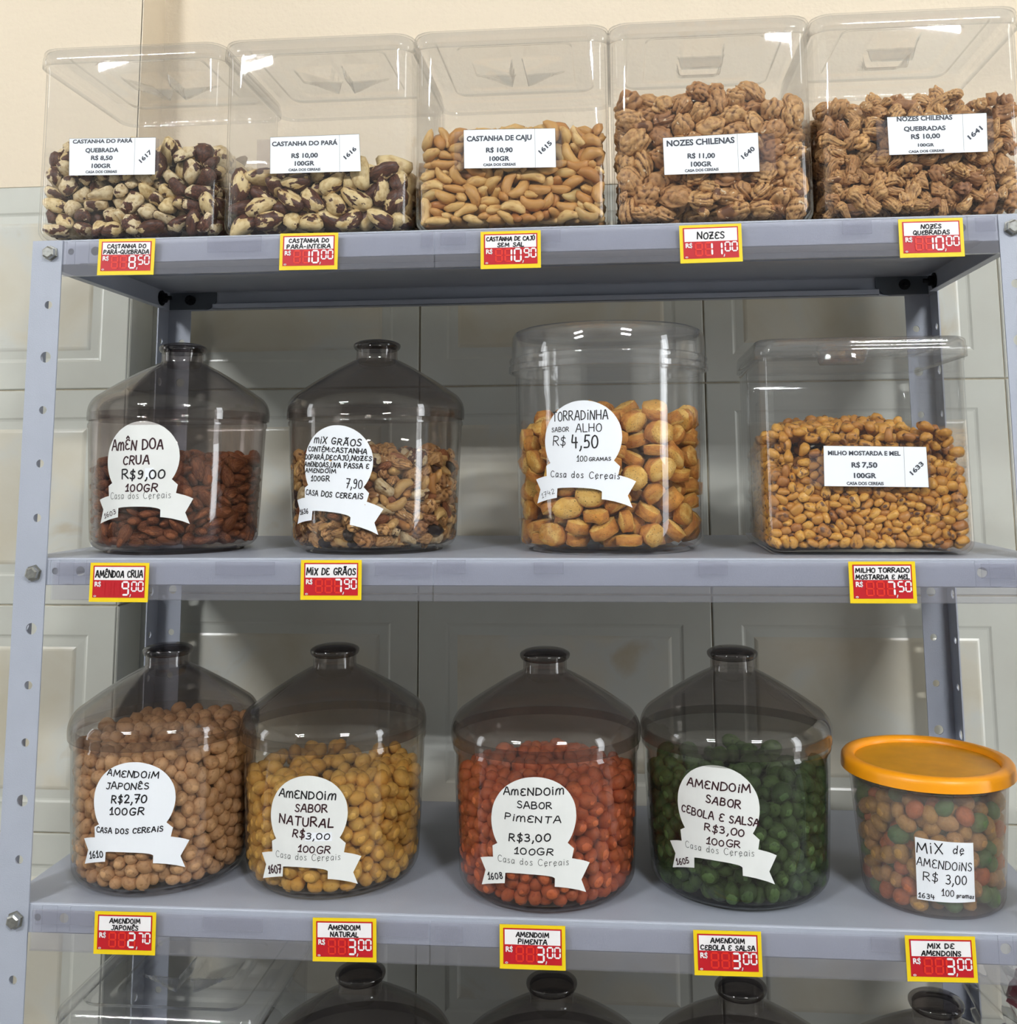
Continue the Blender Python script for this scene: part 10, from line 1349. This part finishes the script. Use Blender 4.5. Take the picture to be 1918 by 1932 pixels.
# tub with the orange lid
t = thing('plastic_tub', 'milky round tub of mixed peanuts under an orange lid', 'tub', (.800, .080, ZS[2])); bins['mixp'] = t
pr = [(0, .0), (.056, .0), (.0585, .002), (.0600, .006), (.068, .103), (.0715, .1035), (.0715, .1065), (.0675, .107), (.0655, .102), (.0582, .006), (.056, .0025), (0, .0025)]
v, f = lathe(pr, 80, False); obj('body', sharp(fixn(mesh('body', v, f, M['tub'])), 40), t)
pr = [(.0620, .1125), (.0622, .1150), (.0640, .1172), (.0680, .1180), (.0720, .1172), (.0738, .1150), (.0742, .1120), (.0745, .1062), (.0730, .1060), (.0722, .110), (.070, .1140), (.066, .1150), (.0640, .1135), (.0635, .1112)]
v, f = lathe(pr, 80, True); l = obj('lid', sharp(fixn(mesh('lid', v, f, M['orange'])), 40), t)
v, f = lathe([(0, .1128), (.0628, .1128), (.0628, .1114), (0, .1114)], 64, False); p_ = obj('lid_panel', sharp(fixn(mesh('lid_panel', v, f, M['mustard']))), l); p_['label'] = 'translucent mustard centre panel'
put_label(t, 'mixp', lambda off: conesurf(off+.0006, .0600, .006, .068, .103))
# lowest shelf, seen from above
make_bin('clear square bin lid with butterfly grip under the bottom shelf', (.100, .128, ZS[3]), .0, 0, 'clear square bins')
for k, (x, y) in enumerate(((.2735, .105), (.456, .100), (.630, .105), (.800, .090))):
    make_jar(['smoked domed jar, first from the left on the lowest shelf', 'smoked domed jar, second from the left on the lowest shelf', 'smoked domed jar, third from the left on the lowest shelf', 'smoked domed jar beside the crinkled bag on the lowest shelf'][k], (x, y, ZS[3]), LBX.get('s') or LBX.setdefault('s', smoke('low', (.62, .60, .59))), 0, 'smoked domed jars')

# ---------------------------------------------------------------- nuts
ST = ['almond', 'coated', 'cashew', 'brazil', 'brazilchunk', 'walnut', 'walnutbit', 'rusk', 'corn', 'peanut', 'raisin']
_proto = {}
def proto(kind, var, sub, mk):
    key = (kind, var, sub, mk)
    if key not in _proto:
        v, f = nut(kind, var, sub)
        n = v/np.abs(v).max(axis=0)
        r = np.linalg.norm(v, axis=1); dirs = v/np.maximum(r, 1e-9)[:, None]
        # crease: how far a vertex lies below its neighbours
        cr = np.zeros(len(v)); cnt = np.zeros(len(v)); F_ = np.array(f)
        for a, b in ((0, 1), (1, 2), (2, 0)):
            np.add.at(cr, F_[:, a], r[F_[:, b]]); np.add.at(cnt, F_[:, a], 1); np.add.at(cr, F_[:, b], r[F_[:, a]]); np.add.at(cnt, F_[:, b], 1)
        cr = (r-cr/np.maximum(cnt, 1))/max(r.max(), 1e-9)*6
        _proto[key] = (v, F_, n, cr)
    return _proto[key]
NAMES = dict(almond=('almond', 'nut'), cashew=('cashew', 'nut'), brazil=('brazil_nut', 'nut'), brazilchunk=('brazil_nut_piece', 'nut'), walnut=('walnut_half', 'nut'), walnutbit=('walnut_piece', 'nut'), rusk=('garlic_rusk', 'rusk'), corn=('corn_kernel', 'corn'), peanut=('peanut', 'peanut'), raisin=('raisin', 'raisin'), coated=('coated_peanut', 'peanut'))
WH = dict(b1='in the leftmost top-shelf bin', b2='in the second top-shelf bin', b3='in the middle top-shelf bin', b4='in the fourth top-shelf bin', b5='in the bin at the right end of the top shelf', almond='in the leftmost middle-shelf jar', mix='in the mixed-nut jar', torr='in the clear round canister', corn='in the middle-shelf square bin', jap='in the brim-full jar at bottom left', nat='in the second bottom-shelf jar', pim='in the third bottom-shelf jar', ceb='in the fourth bottom-shelf jar', mixp='in the tub with the orange lid')
LK = dict(almond='raw brown-skinned almond', cashew='roasted ivory cashew', brazil='dark-skinned brazil nut with cream patches', brazilchunk='broken brazil nut chunk', walnut='tan walnut half', walnutbit='broken walnut crumb', rusk='golden garlic rusk slice', corn='toasted golden corn kernel', peanut='pale peeled peanut', raisin='black raisin', jap='tan japanese-style coated peanut', nat='yellow coated peanut', pim='red pepper-coated peanut', ceb='green herb-coated peanut', mixp='flavoured coated peanut')
PL = dict(almond='almonds', cashew='cashews', brazil='brazil nuts', brazilchunk='brazil nut pieces', walnut='walnut halves', walnutbit='walnut pieces', rusk='rusks', corn='corn kernels', peanut='peanuts', raisin='raisins', coated='coated peanuts')
MESHC = {}
ZCUT = dict(nat=.101, pim=.111, ceb=.108)
KSQ = ('b1', 'b2', 'b3', 'b4', 'b5', 'corn'); ZS_ = dict(b3=1.10, mixp=1.06, almond=1.03, jap=1.03); DZ_ = dict(almond=.004, torr=.001, mixp=0, jap=.004)
KD = dict(b2='brazil', b3='cashew', b5='walnutbit', almond='almond', torr='rusk', corn='corn')
for key in NUTS:
    n_ind, txt = NUTS[key]; A = []
    for i, r in enumerate(txt.replace('\n', ',').split(',')):
        r = [int(q) for q in r.split()]
        if key in ('b1', 'b4', 'mix'): k, var, s = ST[r[6]//40], r[6]//10 % 4, .7+(r[6] % 10)/10
        else: k, var, s = KD.get(key, 'coated'), i % 4, .8+r[6]/15
        q = Vector(r[3:6])/20; w_ = math.sqrt(max(0, 1-q.length_squared))
        A.append((k, var, s, Vector(r[:3])/2000, Quaternion((w_, *q)).normalized()))
    if key in ZCUT: A = [a for a in A if a[3].z < ZCUT[key]]; n_ind = min(n_ind, len(A))
    T_ = bins[key]; Mx = Matrix.Translation(T_.location) @ Matrix.Rotation(T_.rotation_euler.z, 4, 'Z')
    square = key in KSQ
    def fit(a):
        k, var, s, p, q = a; p = p.copy()
        if square:
            p.x *= .968; p.y *= .968; p.z = p.z*ZS_.get(key, 1)+.0025
            m_ = .0035
            dx, dy = abs(p.x)-.074, abs(p.y)-.074
            if dx > 0 and dy > 0:
                r = math.hypot(dx, dy); lim = .016-m_
                if r > lim: p.x = math.copysign(.074+dx*lim/r, p.x); p.y = math.copysign(.074+dy*lim/r, p.y)
            dz = .0150-p.z
            for ax in (0, 1):
                d = abs(p[ax])-.079
                if dz > 0 and d > 0:
                    r = math.hypot(d, dz); lim = .011-m_
                    if r > lim: p[ax] = math.copysign(.079+d*lim/r, p[ax]); p.z = .0150-dz*lim/r
        else:
            p.z = p.z*ZS_.get(key, 1)-DZ_.get(key, .0045)
            r = math.hypot(p.x, p.y); lim = .0755-.9*max(0, .020-p.z) if key not in ('torr', 'mixp') else 9
            if p.z < .020 and r > lim: p.x *= lim/r; p.y *= lim/r
        return (k, var, s, p, q)
    A = [fit(a) for a in A]
    # the unseen far side of each heap repeats the near side turned round
    zmax = max(a[3].z for a in A)*.93; cells = {}; far = []
    def size(a): return {'brazil': .0105, 'rusk': .0105, 'walnut': .0105, 'brazilchunk': .0095, 'cashew': .007, 'coated': .0062, 'corn': .0044}.get(a[0], .0062)*1.7*a[2]
    def ck_(p): return (int(p.x//.02), int(p.y//.02), int(p.z//.02))
    for a in A: cells.setdefault(ck_(a[3]), []).append(a)
    for turn in (0, PI, PI/2, -PI/2, PI*.75, -PI*.75):
        R3 = Matrix.Rotation(turn, 3, 'Z')
        for a in A:
            p = R3 @ a[3]
            for sh_ in ((.88, .78, .66) if turn == 0 else (1, .72)):
                p2 = Vector((p.x*sh_, p.y*sh_, p.z))
                if p2.z > zmax or (key[0] == 'b' or key == 'corn') and abs(turn) > 2 and turn != PI: continue
                c = ck_(p2); d = size(a); ok = True
                for dx in (-1, 0, 1):
                    for dy in (-1, 0, 1):
                        for dz in (-1, 0, 1):
                            for b in cells.get((c[0]+dx, c[1]+dy, c[2]+dz), ()):
                                if (b[3]-p2).length < d: ok = False; break
                            if not ok: break
                        if not ok: break
                    if not ok: break
                if ok:
                    nb = (a[0], a[1], a[2], p2, R3.to_quaternion() @ a[4]); cells.setdefault(c, []).append(nb); far.append(nb)
    A += far; n_tot = len(A)
    rest = {}
    for i in range(n_tot):
        k, var, s, p, q = A[i]
        mat = NM[key] if k == 'coated' else NM[k]
        if i < n_ind:
            ck = (k, var, mat.name)
            if ck not in MESHC:
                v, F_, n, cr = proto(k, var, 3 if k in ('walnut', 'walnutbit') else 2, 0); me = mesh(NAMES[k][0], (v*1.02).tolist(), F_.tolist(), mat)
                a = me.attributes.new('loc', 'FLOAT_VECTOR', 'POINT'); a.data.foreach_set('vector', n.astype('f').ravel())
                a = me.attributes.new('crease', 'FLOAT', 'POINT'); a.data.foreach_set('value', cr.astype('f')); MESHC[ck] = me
            o = bpy.data.objects.new(NAMES[k][0], MESHC[ck]); link(o)
            mw = Mx @ Matrix.LocRotScale(p, q, Vector((s, s, s))); o.matrix_world = mw
            tag(o, LK[key if k == 'coated' else k]+' '+WH[key], NAMES[k][1], PL[k]+' '+WH[key])
        else: rest.setdefault(k, []).append((var, s, p, q, mat))
    for k, L_ in rest.items():
        V_, F2, N_, C_, R_ = [], [], [], [], []; b = 0
        for (var, s, p, q, mat) in L_:
            v, F_, n, cr = proto(k, var, 2 if k in ('corn', 'rusk') else 1, 0)
            rm = np.array(q.to_matrix()); V_.append((v*s*1.02) @ rm.T+np.array(p)); F2.append(F_+b); N_.append(n); C_.append(cr); R_.append(np.full(len(v), rg.random())); b += len(v)
        V_ = np.concatenate(V_); F2 = np.concatenate(F2)
        nm = NAMES[k][0]+'_heap'; me = mesh(nm, V_.tolist(), F2.tolist(), L_[0][4])
        a = me.attributes.new('loc', 'FLOAT_VECTOR', 'POINT'); a.data.foreach_set('vector', np.concatenate(N_).astype('f').ravel())
        a = me.attributes.new('crease', 'FLOAT', 'POINT'); a.data.foreach_set('value', np.concatenate(C_).astype('f'))
        a = me.attributes.new('rnd', 'FLOAT', 'POINT'); a.data.foreach_set('value', np.concatenate(R_).astype('f'))
        o = obj(nm, me); o.matrix_world = Mx; o['kind'] = 'stuff'
        tag(o, 'deeper '+PL[k]+' packed behind the front ones '+WH[key], NAMES[k][1])

# ---------------------------------------------------------------- price rails and tags
def rail(x0, x1, zt, lab):
    o = MB()
    o.box(x0, x1, -.0040, -.0034, zt-.0365, zt-.0035).box(x0, x1, -.0018, -.0012, zt-.0365, zt-.0030).box(x0, x1, -.0040, -.0012, zt-.0371, zt-.0365)
    ob = obj('price_rail', o.make('price_rail', M['strip'])); tag(ob, lab, 'price rail', 'clear price rails'); return ob
ends = [[(.003, .3610), (.3618, .8635)], [(.008, .3610), (.3618, .893)], [(.005, .3595), (.3603, .893)]]
wn = ['top', 'middle', 'bottom']
RL = []
for j in range(3):
    for k, (a, b) in enumerate(ends[j]):
        RL.append((a, b, j, rail(a, b, ZS[j], 'clear plastic price rail along the '+('left' if k == 0 else 'right')+' part of the '+wn[j]+' shelf front')))
for a, b, c, d in LB['pk']:
    xm = (a+c)/2000; zm = (b+d)/2000; j = min(range(3), key=lambda q: abs(ZS[q]-zm))
    for (x0, x1, jj, ob) in RL:
        if jj == j and x0 <= xm <= x1: break
    a, c = max(a/1000, x0+.001), min(c/1000, x1-.001); b, d = b/1000, max(d/1000, ZS[j]-.036)
    mb = MB().box(a, c, -.00435, -.00402, d, b); e_ = .0006
    for q in ((a, a+e_, d, b), (c-e_, c, d, b), (a, c, d, d+e_), (a, c, b-e_, b)): mb.box(q[0], q[1], -.0046, -.0043, q[2], q[3])
    obj('sticker_pocket', mb.make('sticker_pocket', M['film']), ob)
TG = [(("CASTANHA DO", "PARÁ-QUEBRADA"), '8,50', 2, 'broken brazil nut'), (("CASTANHA DO", "PARÁ-INTEIRA"), '10,00', 2, 'whole brazil nut'), (("CASTANHA DE CAJÚ", "SEM SAL"), '10,90', 2, 'cashew'), (("NOZES",), '11,00', 3, 'walnut'), (("NOZES", "QUEBRADAS"), '10,00', 2, 'broken walnut'),
 (("AMÊNDOA CRUA",), '9,00', 0, 'almond'), (("MIX DE GRÃOS",), '7,90', 2, 'mixed nut'), (("MILHO TORRADO", "MOSTARDA E MEL"), '7,50', 3, 'toasted corn'), (("AMENDOIM", "JAPONÊS"), '2,70', 2, 'japanese peanut'), (("AMENDOIM", "NATURAL"), '3,00', 2, 'natural peanut'), (("AMENDOIM", "PIMENTA"), '3,00', 2, 'pepper peanut'), (("AMENDOIM", "CEBOLA E SALSA"), '3,00', 2, 'onion peanut'), (("MIX DE", "AMENDOINS"), '3,00', 2, 'peanut mix')]
SEG = {'0': 'abcdef', '1': 'bc', '2': 'abged', '3': 'abgcd', '4': 'fgbc', '5': 'afgcd', '6': 'afgedc', '7': 'abc', '8': 'abcdefg', '9': 'abcdfg'}
def seg7(mb, x, y, w, h, on, mp, mi, th=.017):
    c = th*.9; g = .15*th
    S_ = {'a': ((x, y+h), (x+w, y+h), 0), 'd': ((x, y), (x+w, y), 0), 'g': ((x, y+h/2), (x+w, y+h/2), 0), 'f': ((x, y+h/2), (x, y+h), 1), 'b': ((x+w, y+h/2), (x+w, y+h), 1), 'e': ((x, y), (x, y+h/2), 1), 'c': ((x+w, y), (x+w, y+h/2), 1)}
    for s in on:
        (xa, ya), (xb, yb), vt = S_[s]; t = th/2
        if not vt:
            xa += t*.25; xb -= t*.25; k = t
            p = [(xa, ya), (xa+t, ya+k), (xb-t, ya+k), (xb, ya), (xb-t, ya-k), (xa+t, ya-k)]
        else:
            ya += t*.25; yb -= t*.25; p = [(xa, ya), (xa+t, ya+t), (xa+t, yb-t), (xa, yb), (xa-t, yb-t), (xa-t, ya+t)]
        mb.add([mp(*q) for q in p], [tuple(range(6))], mi)
for i, ((lines_, price, ghosts, nm), q) in enumerate(zip(TG, LB['tags'])):
    q = [Vector(p) for p in q]; c = sum(q, Vector((0, 0)))/4; ang = math.atan2((q[1]-q[0]).y+(q[2]-q[3]).y, (q[1]-q[0]).x+(q[2]-q[3]).x)
    Wt, Ht = .0553, .0348
    t = thing('price_tag', 'yellow red price tag reading '+price.replace(',', '.')+' for '+nm+'s on the '+wn[0 if i < 5 else 1 if i < 8 else 2]+' shelf', 'price tag', (c.x/1000, -.0052, c.y/1000), 0, 'price tags'); t.rotation_euler = (0, -ang, 0)
    def mp(y): return lambda u, w: ((u-.5)*Wt, y, (w)*Wt-Ht/2)   # u right, w up, both in tag widths
    HH = Ht/Wt
    obj('card', MB().box(-Wt/2, Wt/2, -.0003, .0004, -Ht/2, Ht/2).make('card', M['yellow']), t)
    def rect(name, x0, x1, y0, y1, d, mt): m_ = mp(-d); return obj(name, mesh(name, [m_(x0, y0), m_(x1, y0), m_(x1, y1), m_(x0, y1)], [(0, 1, 2, 3)], M[mt], False), t)
    rect('red_panel', .055, .945, .07, HH-.045, .0005, 'red'); w = rect('white_panel', .078, .925, .352, HH-.065, .0007, 'white')
    mb = MB(); y0, y1 = .345, HH-.075
    ff = (lambda s, z: mp(-.0009)(s, z))
    nl = len(lines_)
    for k, tx in enumerate(lines_):
        hh = .105 if nl == 1 else .064; yb = (.395 if nl == 1 else (.466 if k == 0 else .366)); ln = min(.80, len(tx)*(.085 if nl == 1 else .062))
        xs = .5-ln/2
        ss, tot = strokes(tx, rg, .9); sx = ln/tot
        for s in ss: ribbon(mb, [(xs+p[0]*sx, yb+p[1]*hh) for p in s], .0105 if nl == 1 else .0088, ff)
    obj('lettering', mb.make('lettering', M['ink']), t)
    mb = MB(); m_ = mp(-.0009)
    seg7y, sh_ = .118, .205
    ip, cp = price.split(',')
    cells = [.255, .412, .568]
    for k in range(3):
        if k < 3-len(ip) or ghosts: seg7(mb, cells[k], seg7y, .103, sh_, SEG['8'] if k < 3-len(ip) or k == 3-len(ip)-0 else '', m_, 0, .026)
    g_ = obj('unlit_digits', mb.make('unlit_digits', M['ghost' if ghosts else 'red']), t)
    mb = MB(); m_ = mp(-.0011)
    for k, ch in enumerate(ip): seg7(mb, cells[3-len(ip)+k], seg7y, .103, sh_, SEG[ch], m_, 0, .029)
    for k, ch in enumerate(cp): seg7(mb, .728+.112*k, .180, .078, .145, SEG[ch], m_, 0, .023)
    ribbon(mb, [(.712, .125), (.710, .108), (.702, .092)], .008, m_)
    line(mb, lambda s, z: m_(s/1000, z/1000), ['R$', 92, 252, 200, 252, 74, 0], rg)
    ribbon(mb, [(.08+.025+.02*math.cos(a*PI/6), .095+.010*math.sin(a*PI/6)) for a in range(13)], .004, m_)
    obj('price_digits', mb.make('price_digits', M['white']), t)

# ---------------------------------------------------------------- crinkled bag and packet at the lower right
def pillow(w, h, d, seed, mat, name, crinkle=.1):
    v, f = [], []; n = 26; R_ = np.random.RandomState(seed); ks = [R_.normal(size=2)*k for k in (4, 7, 12, 19)]; ph = R_.uniform(0, 6, 4)
    for s in (1, -1):
        for i in range(n+1):
            for j in range(n+1):
                a, b = -1+2*i/n, -1+2*j/n; e = (1-a**6)*(1-b**6)
                nz = sum(math.sin(k[0]*a+k[1]*b+p)/(1+m_) for m_, (k, p) in enumerate(zip(ks, ph)))
                v.append((a*w/2*(1-.05*b*b), s*d/2*math.sqrt(max(e, 0))*(1+crinkle*nz)+crinkle*.004*nz, b*h/2))
    for s in range(2):
        o_ = s*(n+1)**2
        for i in range(n):
            for j in range(n): q = (o_+i*(n+1)+j, o_+(i+1)*(n+1)+j, o_+(i+1)*(n+1)+j+1, o_+i*(n+1)+j+1); f.append(q if s else q[::-1])
    return mesh(name, v, f, mat)
o = obj('plastic_bag', pillow(.075, .062, .055, 3, M['bag'], 'plastic_bag', .5), None, (.866, .060, -.679), (.1, .5, .2)); tag(o, 'crinkled clear plastic bag lying on the last jar at the lower right corner', 'bag')
o = obj('pink_packet', pillow(.085, .075, .04, 5, M['pink'], 'pink_packet', .25), None, (.912, .085, -.668), (.05, .6, .1)); tag(o, 'shiny pink packet at the lower right edge', 'packet')
